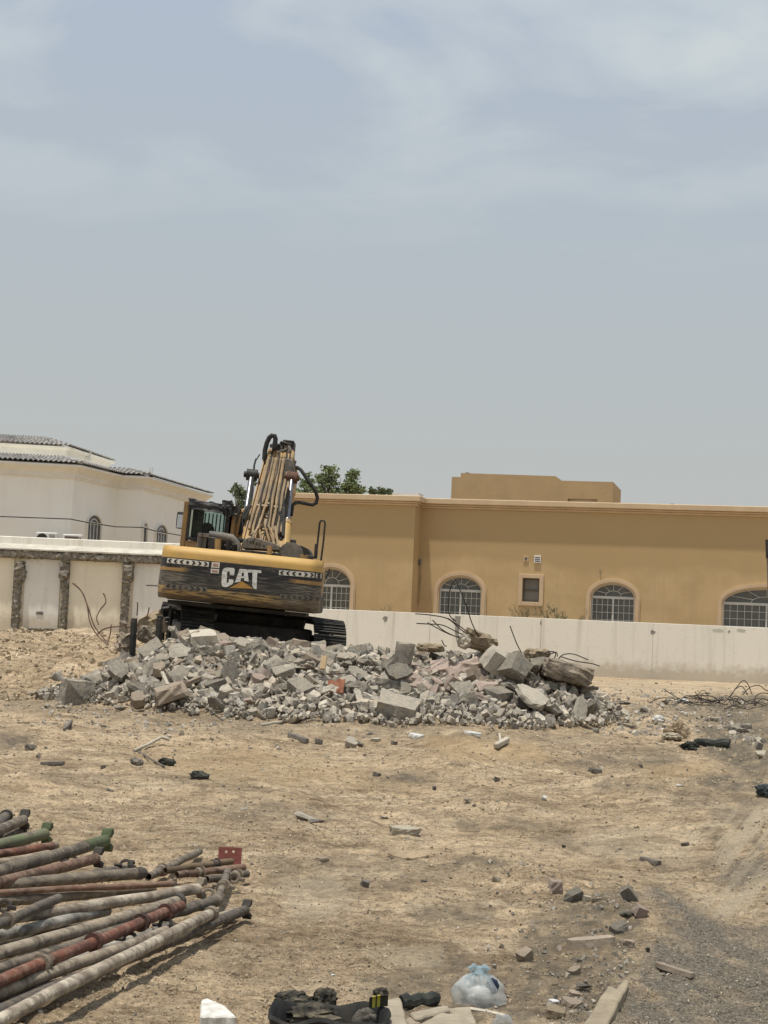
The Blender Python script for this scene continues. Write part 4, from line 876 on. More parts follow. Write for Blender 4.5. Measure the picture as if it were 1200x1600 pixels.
# logo letters
def lp(pts): return [uv(x, y) for x, y in pts]
letters = {
 'C': [[(412, 220), (404, 236), (400, 300), (404, 322), (424, 324), (430, 305), (434, 240), (440, 236)], [(412, 220), (440, 236), (470, 240), (478, 226), (472, 216), (430, 213)], [(448, 238), (448, 258), (474, 260), (478, 226), (470, 238)], [(404, 322), (416, 328), (436, 326), (462, 312), (470, 302), (470, 284), (444, 282), (442, 300), (428, 306)]],
 'A': [[(506, 222), (524, 223), (512, 296), (478, 302), (483, 290), (497, 250)], [(524, 223), (552, 226), (551, 246), (520, 244)], [(524, 223), (552, 226), (560, 296), (534, 290), (531, 240)], [(505, 262), (540, 264), (541, 276), (503, 274)]],
 'T': [[(556, 226), (634, 230), (633, 246), (554, 242)], [(582, 243), (610, 245), (605, 342), (590, 338), (580, 318)]]}
for ch, polys in letters.items():
    mb = MB()
    for i, p in enumerate(polys): plate(mb, lp(p), .006+.0012*i, .004)
    mb.build('logo_letter', M_logo, cw)
mb = MB(); plate(mb, lp([(446, 332), (520, 294), (588, 338)]), .004, .005); mb.build('logo_triangle', mat('logo_yellow', (.50, .27, .07), (.40, .22, .06), 6), cw)
# ---- revolving frame and body
mb = MB(); mb.bb(-1.45, 1.45, -2.18, 2.0, 1.18, 1.55); mb.build('revolving_frame', M_black, ex, bevel=.03)
mb = MB(); mb.bb(-1.43, -.55, -2.15, -.2, 1.56, 2.13); mb.bb(.25, 1.43, -2.15, 1.6, 1.56, 2.12); mb.bb(-.54, .24, -2.15, .1, 1.56, 2.14); mb.build('engine_housing', M_yel2, ex, bevel=.04)
# ---- cab: from pixel corners on the plane of its rear face
yc = .35; q = lambda px, py, y=yc: L(px, py, y)
x0 = q(284, 820).x; x1 = q(366, 820).x; zb = 1.56; ztp = q(325, 786).z
ydp = 1.75
cab = MB()
pw = .11
cab.bb(x0, x0+pw, yc, yc+.12, zb, ztp-.05)                       # rear left pillar (broad)
cab.bb(x0, x0+.1, yc+ydp-.1, yc+ydp, zb, ztp-.05); cab.bb(x1-.1, x1, yc+ydp-.1, yc+ydp, zb, ztp-.05); cab.bb(x1-.13, x1, yc, yc+.12, zb, ztp-.05)
cab.bb(x0+pw, x1-.13, yc, yc+.1, zb, q(320, 847).z); cab.bb(x0, x1, yc, yc+ydp, ztp-.09, ztp)
cab.bb(x0+.11, x1-.11, yc+ydp-.09, yc+ydp, zb, zb+.5)
cab.bb(x0, x0+.05, yc+.121, yc+ydp-.101, zb, zb+.85); cab.bb(x1-.05, x1, yc+.121, yc+ydp-.101, zb, zb+.8); cab.bb(x0+.002, x0+.06, yc+.13, yc+.9, zb+.85, ztp-.1)
cb = cab.build('cab', M_ybr, ex, bevel=.02, seg=2)
mb = MB(); mb.bb(x0+pw+.002, x1-.14, yc+.02, yc+.035, q(320, 846).z, ztp-.1); mb.build('rear_window', M_glass, cb)
mb = MB(); mb.bb(x0+.11, x1-.11, yc+ydp-.05, yc+ydp-.035, zb+.5, ztp-.1); mb.build('front_window', M_glass, cb)
# dark window gasket and tinted left strip
mb = MB(); gx0 = x0+pw; gx1 = x1-.13; gz0 = q(320, 846).z; gz1 = ztp-.1
for (a, b, c, d) in ((gx0, gx0+.06, gz0, gz1), (gx1-.06, gx1, gz0, gz1), (gx0+.06, gx1-.06, gz0, gz0+.06), (gx0+.06, gx1-.06, gz1-.07, gz1)): mb.bb(a, b, yc-.012, yc+.018, c, d)
mb.build('window_gasket', M_rubber, cb, bevel=.01)
mb = MB(); mb.bb(gx0+.06, gx0+.30, yc+.3, yc+.33, gz0+.05, gz1); mb.build('side_panel', M_black, cb)
mb = MB()
for px_ in (308.5, 314, 320, 326, 332, 338, 344, 350):
    p = L(px_, 815, yc+ydp+.06); mb.bb(p.x-.014, p.x+.014, yc+ydp+.05, yc+ydp+.075, zb+.5, ztp-.12)
for z in (zb+.72, zb+.55): mb.bb(x0+.08, x1-.08, yc+ydp+.076, yc+ydp+.10, z-.02, z+.02)
mb.each('window_guard', M_black, cb)
# roof cover: crumpled dark tarp
def cloth(name, M, P00, P10, P11, P01, nx, ny, amp, seed, parent, th=.02):
    rr = np.random.RandomState(seed); ox = rr.rand()*99; vs = []
    nrm = (Vector(P10)-Vector(P00)).cross(Vector(P01)-Vector(P00)).normalized()
    for s_ in (0, 1):
        for j in range(ny+1):
            for i in range(nx+1):
                u, v = i/nx, j/ny; p = Vector(P00).lerp(Vector(P10), u).lerp(Vector(P01).lerp(Vector(P11), u), v)
                a = float(fbm(np.array([u*5+ox]), np.array([v*5+seed]), 3)[0]); vs.append(p+nrm*(amp*a*2+s_*th))
    S = (nx+1)*(ny+1); fs = []
    for j in range(ny):
        for i in range(nx):
            a = j*(nx+1)+i; fs += [(a, a+1, a+nx+2, a+nx+1), (S+a, S+a+nx+1, S+a+nx+2, S+a+1)]
    for i in range(nx): fs += [(i, S+i, S+i+1, i+1), (ny*(nx+1)+i, ny*(nx+1)+i+1, S+ny*(nx+1)+i+1, S+ny*(nx+1)+i)]
    for j in range(ny): a = j*(nx+1); fs += [(a, a+nx+1, S+a+nx+1, S+a), (a+nx, S+a+nx, S+a+2*nx+1, a+2*nx+1)]
    mb = MB(); mb.add(vs, fs); return mb.build(name, M, parent, smooth=True)
M_tarp = mat('dark_tarp', (.045, .047, .048), (.02, .02, .02), 5, .55, .5, 18, c=(.14, .135, .12), cscale=4, cfac=.4, bdist=.03)
zt_ = ztp+.04
cloth('roof_tarp', M_tarp, (x0+.08, yc-.06, zt_-.02), (x1+.02, yc-.06, zt_-.10), (x1+.02, yc+ydp, zt_-.02), (x0+.08, yc+ydp, zt_), 22, 14, .055, 3, cb)
cloth('tarp_flap', M_tarp, (x0+.12, yc-.09, zt_-.19), (x1+.04, yc-.09, zt_-.27), (x1+.03, yc-.06, zt_-.06), (x0+.1, yc-.06, zt_+.0), 24, 6, .05, 5, cb)
# seat and headrest
mb = MB(); sx = L(325, 830, yc+.9).x; hz = L(325, 829, yc+.9).z
mb.bb(sx-.27, sx+.27, yc+.55, yc+1.1, zb+.3, zb+.5); mb.bb(sx-.25, sx+.25, yc+.5, yc+.62, zb+.45, hz-.16); st_ = mb.build('seat', M_rubber, cb, bevel=.05, seg=2)
mb = MB(); mb.tube([(sx, yc+.62, hz), (sx, yc+.72, hz)], .16, 14); mb.build('headrest', M_rubber, cb, bevel=.02)
# mirror
mb = MB(); p = L(282, 813, yc+.3); mb.box((p.x, p.y, p.z), (.17, .05, .36)); mr_ = mb.build('mirror', M_black, ex, bevel=.04, seg=2)
mb = MB(); mb.box((p.x, p.y-.03, p.z-.02), (.13, .008, .28)); mb.build('mirror_glass', mat('mirror', (.7, .7, .7), None, 3, .15, 0, metal=1), mr_)
mb = MB(); mb.tube([(p.x+.02, p.y+.02, p.z+.16), (x0+.03, yc+.25, p.z+.2)], .016, 6); mb.tube([(p.x+.02, p.y+.02, p.z-.16), (x0+.03, yc+.25, p.z-.16)], .016, 6); mb.each('mirror_arm', M_black, ex)
# clutter right of the cab: guard column, hanging cloth, hoses
p0 = L(358, 800, .5); mb = MB()
mb.box((p0.x+.02, .5, 2.4), (.16, .3, 1.55), (0, .02, 0)); mb.build('guard_column', M_black, ex, bevel=.02)
p0 = L(369, 815, .9); mb = MB(); mb.box((p0.x-.03, .9, 2.35), (.20, .5, 1.55), (0, .03, 0)); mb.build('side_frame', M_ybr, ex, bevel=.02)
mb = MB()
for (a, b, c) in (((352, 782), (347, 795), (353, 806)), ((356, 783), (352, 800), (357, 812)), ((349, 786), (356, 792), (358, 803)), ((358, 800), (364, 788), (361, 783)), ((370, 790), (374, 800), (369, 818))):
    mb.tube([L(*a, .25), L(*b, .2), L(*c, .28)], .028, 6)
mb.each('hose', M_rubber, ex, smooth=True)
cloth('hanging_cloth', M_tarp, L(349, 806, .22), L(361, 808, .22), L(363, 783, .22), L(347, 781, .22), 10, 12, .07, 9, ex)
# ---- deck clutter in front of the counterweight top line
def pb(name, pxa, pxb, pya, pyb, y, dep, M, bev=.015, rot=None):
    a = L(pxa, pyb, y); b = L(pxb, pya, y); c = L((pxa+pxb)/2, (pya+pyb)/2, y); mb = MB()
    mb.box((c.x, y+dep/2, c.z), (abs(b.x-a.x), dep, abs(b.z-a.z))); return mb.build(name, M, ex, bevel=bev)
pb('radiator_box', 306, 323, 835, 862, -1.6, .8, M_grease); pb('battery_box', 323, 340, 840, 864, -1.55, .6, M_black); pb('filter_box', 344, 368, 845, 864, -1.3, .5, M_black)
pb('latch_block', 313, 317, 832, 862, -1.66, .05, M_black, .005); pb('bracket_plate', 309, 327, 834, 838, -1.64, .06, M_grease, .005)
mb = MB(); mb.tube([L(327, 836, -1.4), L(345, 838, -1.4), L(362, 841, -1.4), L(368, 848, -1.4), L(369, 862, -1.4)], .085, 12); mb.build('intake_pipe', M_grease, ex, smooth=True)
mb = MB(); mb.tube([L(366, 843, -1.2), L(380, 845, -1.1)], .045, 8); mb.tube([L(356, 845, -1.5), L(357, 862, -1.5)], .05, 8); mb.tube([L(350, 852, -1.5), L(362, 856, -1.5)], .03, 8); mb.tube([L(366, 850, -1.5), L(365, 865, -1.45)], .06, 8); mb.each('hydraulic_line', M_rubber, ex, smooth=True)
mb = MB(); mb.tube([L(340.5, 842, -1.9), L(340, 862, -1.9)], .06, 10); mb.build('post_cap', M_yel2, ex)
mb = MB(); mb.tube([L(421.5, 853, -2.1), L(421, 866, -2.1)], .05, 10); mb.build('post_cap', M_yel2, ex)
# engine hood: low gabled plate
mb = MB(); h = [L(376, 853, -1.9), L(382, 842, -1.9), L(392, 838.5, -1.9), L(430, 849, -1.9), L(437, 854, -1.9), L(436, 860, -1.9), L(376, 856, -1.9)]
mb.prism([(p.x, p.z) for p in h], lambda u, v, d: (u, d, v), -1.9, -.9); hd = mb.build('hood', M_grease, ex, bevel=.012)
a = L(377, 856, -1.92); b = L(437, 872, -1.92); mb = MB(); mb.bb(a.x, b.x, -1.92, -.8, 2.1, a.z-.03); mb.build('hood_base', M_black, ex, bevel=.01)
mb = MB()
for px_ in (386, 391, 396, 401, 406, 412): mb.tube([L(px_, 843+(px_-386)*.3, -1.925), L(px_+.3, 848+(px_-386)*.28, -1.925)], .012, 5)
mb.tube([L(392, 849, -1.93), L(399, 841, -1.93)], .014, 5); mb.each('hood_rib', M_black, hd)
c = L(456, 865, -1.7); mb = MB(); r_ = .24; mb.tube([(c.x-.02, -1.75, c.z-.02), (c.x+.02, -1.0, c.z-.02)], r_, 24); ac_ = mb.build('air_cleaner', M_grease, ex, smooth=True)
mb = MB(); 
for dx, rr_ in ((.13, .20), (.19, .18)): mb.tube([(c.x+dx, -1.60, c.z-.02), (c.x+dx+.03, -1.1, c.z-.02)], rr_, 20)
mb.each('cleaner_ring', M_black, ex, smooth=True)
pb('exhaust_box', 452, 462, 843, 857, -1.2, .3, M_black); pb('filler', 446, 452, 847, 856, -1.3, .2, M_rust)
mb = MB()
for px_, hh in ((472, 866), (476, 868), (480, 867), (484, 869)): mb.tube([L(px_, hh, -1.9), L(px_, 873, -1.9)], .035, 8)
mb.each('fitting', M_yel2, ex); pb('lamp_block', 481, 490, 868, 874, -2.0, .15, M_black); 
mb = MB(); y = -1.9; mb.tube([L(493, 873, y), L(494.5, 850, y)], .035, 8); mb.build('rail_socket', M_black, ex)
mb = MB(); mb.tube([L(494, 868, y), L(496.5, 845, y), L(499.5, 817, y), L(501.5, 813.5, y), L(506, 813.5, y), L(508, 817, y), L(505.5, 845, y), L(501.5, 876, y)], .020, 8); mb.build('handrail', M_black, ex, smooth=True)
mb = MB(); mb.tube([L(509, 902, -2.5), L(514, 895, -2.5), L(514.5, 889, -2.5)], .018, 6); mb.build('hook', M_black, ex)
# ---- boom
BF, BP = Vector((0, .25, 2.0)), None
pk = L(437, 716, 3.0); ft = L(411, 850, .55)
BF = Vector((ft.x, .55, ft.z)); BP = Vector((pk.x, 3.0, pk.z)); dirb = (BP-BF).normalized(); up_b = dirb.cross(Vector((1, 0, 0))).normalized()
if up_b.y > 0: up_b = -up_b
side = dirb.cross(up_b).normalized()
if side.x < 0: side = -side
LB = (BP-BF).length
# widths measured on the photo at the foot and the top
wf = (L(447, 850, .55).x-L(375, 850, .55).x)/2*.93; wt = (L(460, 716, 3).x-L(412, 716, 3).x)/2*.98
def BS(s, t, o=0): w_ = wf+(wt-wf)*min(1, t*1.0); return BF+dirb*(LB*t)+side*(w_*s)+up_b*o
def boxsec(mb, secs):     # secs: list of 4-point rings
    vs = [p for r_ in secs for p in r_]; n_ = len(secs)
    fs = [(i*4+k, i*4+(k+1) % 4, (i+1)*4+(k+1) % 4, (i+1)*4+k) for i in range(n_-1) for k in range(4)]+[(0, 1, 2, 3), tuple((n_-1)*4+k for k in (3, 2, 1, 0))]
    mb.add(vs, fs)
th = .62
secs = [[BS(-.93, -.16, 0), BS(.93, -.16, 0), BS(.93, -.16, -.45), BS(-.93, -.16, -.45)], [BS(-.93, .3), BS(.93, .3), BS(.9, .3, -.75), BS(-.9, .3, -.75)], [BS(-.9, .96), BS(.9, .96), BS(.9, .9, -.85), BS(-.9, .9, -.85)]]
tip = Vector((BP.x+.02, BP.y+3.2, BP.z-.35)); ww = wt*.85
secs.append([BP+Vector((-ww, .5, .18)), BP+Vector((ww, .5, .18)), BP+Vector((ww, .75, -.62)), BP+Vector((-ww, .75, -.62))])
secs.append([tip+Vector((-ww*.8, 0, .15)), tip+Vector((ww*.8, 0, .15)), tip+Vector((ww*.8, 0, -.25)), tip+Vector((-ww*.8, 0, -.25))])
mb = MB(); boxsec(mb, secs); boom = mb.build('boom', M_yel2, ex, bevel=.015)
# side flanges of the boom foot
mb = MB()
for s_ in (-1, 1): mb.add([BS(s_*.94, -.1, .03), BS(s_*1.0, -.1, .03), BS(s_*1.0, .97, .04), BS(s_*.94, .97, .04), BS(s_*.94, -.1, -.25), BS(s_*1.0, -.1, -.25), BS(s_*1.0, .97, -.25), BS(s_*.94, .97, -.25)], [(0, 1, 2, 3), (4, 7, 6, 5), (0, 4, 5, 1), (1, 5, 6, 2), (2, 6, 7, 3), (3, 7, 4, 0)])
mb.build('flange', M_yel2, boom)
M_tube = paint('tube_paint', (.33, .23, .12), (.17, .13, .085), .85)
tubes = [(-.82, -.66), (-.60, -.42), (-.30, -.18), (.10, .06), (.36, .32), (.60, .58), (.80, .80)]
for i, (sb, stp) in enumerate(tubes):
    mb = MB(); o = .11; pts = [BS(sb*.95, .10 if i in (0, 6) else .02, o), BS(sb*.95, .3, o), BS(stp, .46, o+.01), BS(stp, .97, o+.01)]
    if i in (1, 2): pts = [BS(-.5+.22*(i-1)*2, -.02, o)]+[BS(sb, .12, o)]+pts[1:]
    if i in (3, 4): pts = [BS(.55+.2*(i-3), -.04, o)]+[BS(.12+.2*(i-3), .16, o)]+[BS(sb, .3, o)]+pts[2:]
    mb.tube(pts, [(.026 if k_ < len(pts)-2 else .040)*(1.15 if i in (1, 3, 5) else 1) for k_ in range(len(pts))], 8); mb.build('hydraulic_tube', M_tube, boom, smooth=True)
    mb = MB(); mb.tube([BS(stp, .95, o), BS(stp, 1.03, o+.02)], .06, 8); mb.build('tube_coupling', M_yel2, boom)
for (t_, sa, sb2) in ((.37, -.72, -.12), (.37, .22, .78), (.93, -.75, .9), (.40, -.15, .15)):
    mb = MB(); a, b = BS(sa, t_, .10), BS(sb2, t_, .10); mb.tube([a, b], .045, 6); 
    mb.build('clamp', M_tube, boom)
mb = MB()
for (a, b) in (((-.55, .5), (-.2, .85)), ((-.2, .85), (.2, .62)), ((.2, .62), (-.1, .5))): mb.tube([BS(*a, .02), BS(*b, .02)], .012, 5)
mb.tube([BS(-.03, .6, .12), BS(.1, .62, .12)], .02, 5); mb.each('control_line', M_rust, boom)
# Y shaped bare lines near the foot
mb = MB()
for pts in ([(-.62, .02), (-.1, .16), (.32, -.03)], [(.12, .14), (.42, .05), (.55, -.08)], [(.45, .14), (.68, -.02), (.8, -.1)], [(-.5, 0.0), (-.35, .12), (-.28, .25)]): mb.tube([BS(a, b, .15) for a, b in pts], .028, 6)
mb.each('branch_tube', M_tube, boom, smooth=True)
# boom cylinders
def cyl(pin, mid, foot, yp, ym, yf, rod_r=.055, bar_r=.10):
    a, b, c = L(*pin, yp), L(*mid, ym), L(*foot, yf); mb = MB(); mb.tube([c, b], bar_r, 14); cy = mb.build('boom_cylinder', M_yel, ex, smooth=True)
    mb = MB(); mb.tube([b-(a-b)*.1, a], rod_r, 12); mb.build('rod', M_chrome, cy, smooth=True)
    mb = MB(); mb.tube([b-(a-b).normalized()*.06, b+(a-b).normalized()*.05], bar_r*1.15, 14); mb.build('gland', M_yel2, cy, smooth=True)
    return a
a1 = cyl((393, 742), (384, 802), (376, 856), 2.2, 1.4, .7); a2 = cyl((456, 746), (448, 818), (444, 866), 2.2, 1.2, .5)
for a_, s_ in ((a1, -1), (a2, 1)):
    mb = MB(); mb.tube([a_+Vector((-.11, 0, 0)), a_+Vector((.13, 0, 0))], .13, 14); mb.tube([a_+Vector((-.17, 0, 0)), a_+Vector((.17, 0, 0))], .07, 10); mb.build('pin_boss', M_rust if s_ > 0 else M_black, ex, smooth=True)
mb = MB()
for sb, o_ in ((-.50, .17), (.0, .16), (.48, .17), (.70, .15)):
    mb.tube([BS(sb*.9, .0+abs(sb)*.1, o_-.05), BS(sb*.95+.06, .25, o_), BS(sb-.05, .5, o_+.01), BS(sb+.05, .75, o_), BS(sb, 1.0, o_+.02)], .016, 6)
mb.each('hose', M_rubber, boom, smooth=True)
mb = MB()
for t_ in (.16, .30, .55, .75): mb.box(tuple(BS(-.2 if t_ < .5 else .25, t_, .06)), (.30, .05, .04), (0, .07, 0))
mb.each('tube_bracket', M_grease, boom)
# boom side shadow plates/cheeks around pins
mb = MB(); pA = [L(x, y, 2.4) for x, y in ((446, 716), (458, 720), (462, 750), (452, 770), (444, 790))]; mb.prism([(p.x, p.z) for p in pA], lambda u, v, d: (u, d, v), 2.35, 2.75); mb.build('cheek_plate', M_grease, boom, bevel=.01)
# hose bundles down the boom sides
mb = MB(); mb.tube([L(388, 792, 1.2), L(381, 805, 1.1), L(377, 822, 1), L(377, 845, .8)], .055, 8); mb.tube([L(392, 790, 1.2), L(386, 803, 1.1), L(381, 812, 1)], .03, 8); mb.tube([L(400, 717, 2.4), L(397, 728, 2.3), L(396, 745, 2.1), L(392, 775, 1.7), L(388, 795, 1.4)], .022, 6); mb.tube([L(406, 710, 2.5), L(398, 722, 2.4), L(397, 738, 2.2)], .016, 6)
mb.tube([L(438, 800, 1.2), L(441, 822, 1), L(439, 845, .7)], .04, 8); mb.tube([L(444, 780, 1.4), L(443, 812, 1), L(442, 838, .7)], .035, 8); mb.each('hose', M_rubber, ex, smooth=True)
mb = MB(); pA = [L(x, y, 1.2) for x, y in ((441, 800), (449, 760), (452, 764), (447, 820), (440, 850), (434, 850))]; mb.prism([(p.x, p.z) for p in pA], lambda u, v, d: (u, d, v), 1.25, 1.7); mb.build('hose_cover', M_black, ex)
# top group: motor, links, hoses, stick
mb = MB(); c = L(444, 706, 3.1); mb.tube([c+Vector((0, -.12, 0)), c+Vector((0, .25, 0))], .19, 18); mb.build('swivel_cap', mat('cream_dust', (.62, .56, .46), (.34, .30, .23), 6), boom, smooth=True)
mb = MB()
mb.tube([L(432, 716, 3.0), L(440, 712, 2.9), L(449, 710, 2.9), L(453, 704, 2.9), L(451, 696, 2.95), L(444, 692, 3), L(437, 694, 3)], .038, 8)
mb.tube([L(430, 712, 2.9), L(437, 706, 2.9), L(443, 704, 2.9), L(448, 702, 2.9)], .03, 8); mb.tube([L(424, 716, 2.9), L(434, 709, 2.9), L(440, 702, 2.9), L(439, 697, 2.9)], .024, 8); mb.tube([L(418, 715, 2.9), L(428, 711, 2.9), L(440, 714, 2.85), L(452, 712, 2.9)], .024, 8)
mb.each('top_hose', M_grease, boom, smooth=True)
for (a, b, c_, M_) in ((433, 703, (.16, .2, .10), M_rubber), (438, 698, (.18, .2, .12), M_black), (444, 714, (.30, .2, .10), M_tube), (427, 716, (.3, .2, .09), M_yel2), (447, 693, (.28, .2, .06), M_black), (416, 718, (.16, .2, .12), M_yel2), (456, 735, (.10, .3, .5), M_grease), (461, 733, (.12, .2, .16), M_yel2)):
    p = L(a, b, 3.0); mb = MB(); mb.box(p, c_, (.1, .15, .1)); mb.build('top_fitting', M_, boom, bevel=.02)
mb = MB(); mb.tube([L(413, 718, 2.8), L(414, 704, 2.8), L(417, 692, 2.8), L(421, 683.5, 2.8), L(425, 680.5, 2.8), L(429, 681, 2.8), L(430.5, 686, 2.8), L(429.5, 696, 2.8), L(428.5, 704, 2.8)], .055, 10); mb.build('arched_hose', M_rubber, boom, smooth=True)
mb = MB(); mb.tube([L(428, 695, 2.8), L(427, 700, 2.8)], .09, 8); mb.tube([L(425, 695, 2.8), L(433, 697, 2.8)], .05, 8); mb.build('hose_joint', M_black, boom)
mb = MB(); mb.tube([L(464, 730, 2.8), L(470, 734, 2.7), L(477, 744, 2.6), L(486, 757, 2.6), L(493, 767, 2.6), L(496, 778, 2.6), L(494, 786, 2.6), L(488, 789, 2.6), L(478, 787, 2.5), L(468, 785, 2.4), L(461, 786, 2.3), L(457, 790, 2.2), L(455, 805, 2)], .042, 8); mb.build('looped_hose', M_rubber, boom, smooth=True)
# stick behind the boom, reaching over and down in front, with bucket
mb = MB(); sA = L(455.5, 692, 4.6); sB = L(458, 745, 4.6); sx_ = sA.x
T = Vector((tip.x, tip.y+.1, tip.z))
mb.add([(sx_-.17, 4.0, sA.z), (sx_+.10, 4.0, sA.z), (sx_+.10, 4.7, sA.z), (sx_-.17, 4.7, sA.z), (sx_-.05, 4.3, sB.z-.5), (sx_+.10, 4.3, sB.z-.5), (sx_+.10, 5.0, sB.z-.5), (sx_-.05, 5.0, sB.z-.5)], [(0, 1, 2, 3), (7, 6, 5, 4), (0, 4, 5, 1), (1, 5, 6, 2), (2, 6, 7, 3), (3, 7, 4, 0)]); mb.build('stick_head', M_black, ex, bevel=.02)
mb = MB(); mb.add([T+Vector(v) for v in ((-.2, -.4, .25), (.2, -.4, .25), (.2, .35, .3), (-.2, .35, .3), (-.16, -.9, -3.4), (.16, -.9, -3.4), (.16, -.55, -3.4), (-.16, -.55, -3.4))], [(0, 1, 2, 3), (7, 6, 5, 4), (0, 4, 5, 1), (1, 5, 6, 2), (2, 6, 7, 3), (3, 7, 4, 0)]); mb.build('stick', M_yel2, ex, bevel=.02)
mb = MB(); bo = T+Vector((0, -.75, -3.6)); prof = [(0, .25), (.5, .2), (.75, -.2), (.6, -.7), (.1, -.85), (-.25, -.6), (-.15, -.55), (.1, -.72), (.52, -.6), (.63, -.2), (.42, .1), (0, .12)]
mb.prism(prof, lambda u, v, d: bo+Vector((d, u, v)), -.6, .6)
for s_ in (-.61, .57): mb.prism([(0, .2), (.5, .15), (.7, -.2), (.55, -.66), (.1, -.8), (-.22, -.6)], lambda u, v, d: bo+Vector((d, u, v)), s_, s_+.04)
mb.build('bucket', M_rust, ex)
# ---- undercarriage, turned against the house
UA = .23
uc = Matrix.Rotation(UA, 4, 'Z')
mb = MB(); 
def ub(mb, x0, x1, y0, y1, z0, z1): mb.box(((x0+x1)/2, (y0+y1)/2, (z0+z1)/2), (x1-x0, y1-y0, z1-z0), M=uc)
ub(mb, -1.0, 1.0, -1.1, 1.1, .45, 1.05); ub(mb, -1.05, 1.05, -1.75, -1.1, .55, .85); ub(mb, -1.05, 1.05, 1.1, 1.75, .55, .85); mb.tube([(0, 0, 1.0), (0, 0, 1.185)], .75, 24); mb.build('car_body', M_black, ex, bevel=.03)
mb = MB(); mb.bb(-1.35, 1.3, -2.6, -1.2, 1.10, 1.17); mb.build('belly_plate', M_black, ex)
shoe_me = None
HL, RT = 1.85, .50     # half wheelbase, loop radius
def loop_pt(s):      # arc length along the oval -> (y, z, angle)
    Ls = 2*HL; La = math.pi*RT; T_ = 2*Ls+2*La; s %= T_
    if s < Ls: return -HL+s, 2*RT+.03, 0
    s -= Ls
    if s < La: a = s/RT; return HL+RT*math.sin(a), RT+.03+RT*math.cos(a), -a
    s -= La
    if s < Ls: return HL-s, .03, math.pi
    s -= Ls; a = s/RT; return -HL-RT*math.sin(a), RT+.03-RT*math.cos(a), math.pi-a
mbs = MB(); mbs.bb(-.32, .32, -.093, .093, 0, .028)
for yy in (-.07, -.01, .055): mbs.bb(-.315, .315, yy-.012, yy+.012, .029, .062)
tot = 4*HL+2*math.pi*RT; ns = int(tot/.2)
for s_ in (-1, 1):
    xc_ = s_*1.3; mb = MB()
    ub(mb, xc_-.16, xc_+.16, -HL+.3, HL-.3, .26, .72)
    tr = mb.build('track', M_black, ex, bevel=.03)
    mb = MB()
    for yy, r_ in ((-HL, .38), (HL, .38)): mb.tube([uc @ Vector((xc_-.1, yy, RT+.03)), uc @ Vector((xc_+.1, yy, RT+.03))], r_, 22); 
    mb.build('sprocket', M_black, tr)
    mb = MB()
    for k in range(8): yy = -1.45+k*.41; mb.tube([uc @ Vector((xc_-.18, yy, .17)), uc @ Vector((xc_+.18, yy, .17))], .12, 12)
    mb.each('roller', M_black, tr)
    mb = MB(); pts = [loop_pt(tot*k/60) for k in range(60)]; mb.tube([uc @ Vector((xc_, y, z*.94+.03)) for y, z, a in pts], .06, 6, closed=True); mb.build('link_chain', M_black, tr)
    if shoe_me is None: so_ = mbs.build('track_shoe', M_black, tr); shoe_me = so_.data; first = so_
    for k in range(ns):
        y, z, a = loop_pt(tot*k/ns)
        o = first if (s_ == -1 and k == 0) else bpy.data.objects.new('track_shoe', shoe_me)
        if o is not first: COL.objects.link(o)
        o.parent = tr; o.matrix_local = uc @ Matrix.Translation((xc_, y, z)) @ Matrix.Rotation(a, 4, 'X')
# step frame at the left corner beside the track
mb = MB(); y = -1.8
for (a, b) in (((254, 952), (253, 1000)), ((268, 950), (262, 1002)), ((254, 952), (268, 950)), ((253, 968), (266, 966)), ((252, 984), (264, 982))): mb.tube([L(*a, y), L(*b, y)], .05, 6)
mb.prism([(L(x_, y_, y).x, L(x_, y_, y).z) for x_, y_ in ((250, 972), (250, 952), (258, 943), (268, 952), (268, 968))], lambda u, v, d: (u, d, v), y+.05, y+.3); mb.build('step', M_black, ex)
mb = MB(); mb.tube([L(316, 946, -1.6), L(330, 952, -1.7), L(336, 962, -1.8), L(334, 972, -1.8)], [.04, .05, .05, .03], 7); mb.build('bent_guard', M_grease, ex)
# ================================================================== RUBBLE PILE
MESHES = {}
def base_mesh(kind, i):
    if (kind, i) not in MESHES:
        V, F = HULLS[kind][i]; me = bpy.data.meshes.new('rubble_chunk'); me.from_pydata([tuple(v) for v in V], [], [tuple(f) for f in F])
        bm = bmesh.new(); bm.from_mesh(me); bmesh.ops.recalc_face_normals(bm, faces=bm.faces); bmesh.ops.subdivide_edges(bm, edges=[e for e in bm.edges if e.calc_length() > .35], cuts=2, use_grid_fill=True); bmesh.ops.triangulate(bm, faces=bm.faces)
        rj = random.Random(i*7+len(kind)); am = .045 if kind == 'block' else .06
        nrm = {v.index: v.normal.copy() for v in bm.verts}
        for v in bm.verts:
            q = v.co; t_ = float(fbm(np.array([q.x*2.2+i*3+q.z]), np.array([q.y*2.2+q.z*1.7]), 3)[0]); v.co = q+v.normal*(t_*.30+rj.uniform(-am, am)*.7)
        bm.to_mesh(me); bm.free()
        MESHES[(kind, i)] = me; me.materials.append(None)
    return MESHES[(kind, i)]
def stone(name, loc, dims, rot, M, kind='rock', i=0, label=None, cat=None, group=None):
    o = bpy.data.objects.new(name, base_mesh(kind, i)); COL.objects.link(o); o.location = loc; o.scale = [d/2 for d in dims]; o.rotation_euler = rot
    o.material_slots[0].link = 'OBJECT'; o.material_slots[0].material = M
    return tag(o, label, cat, group)
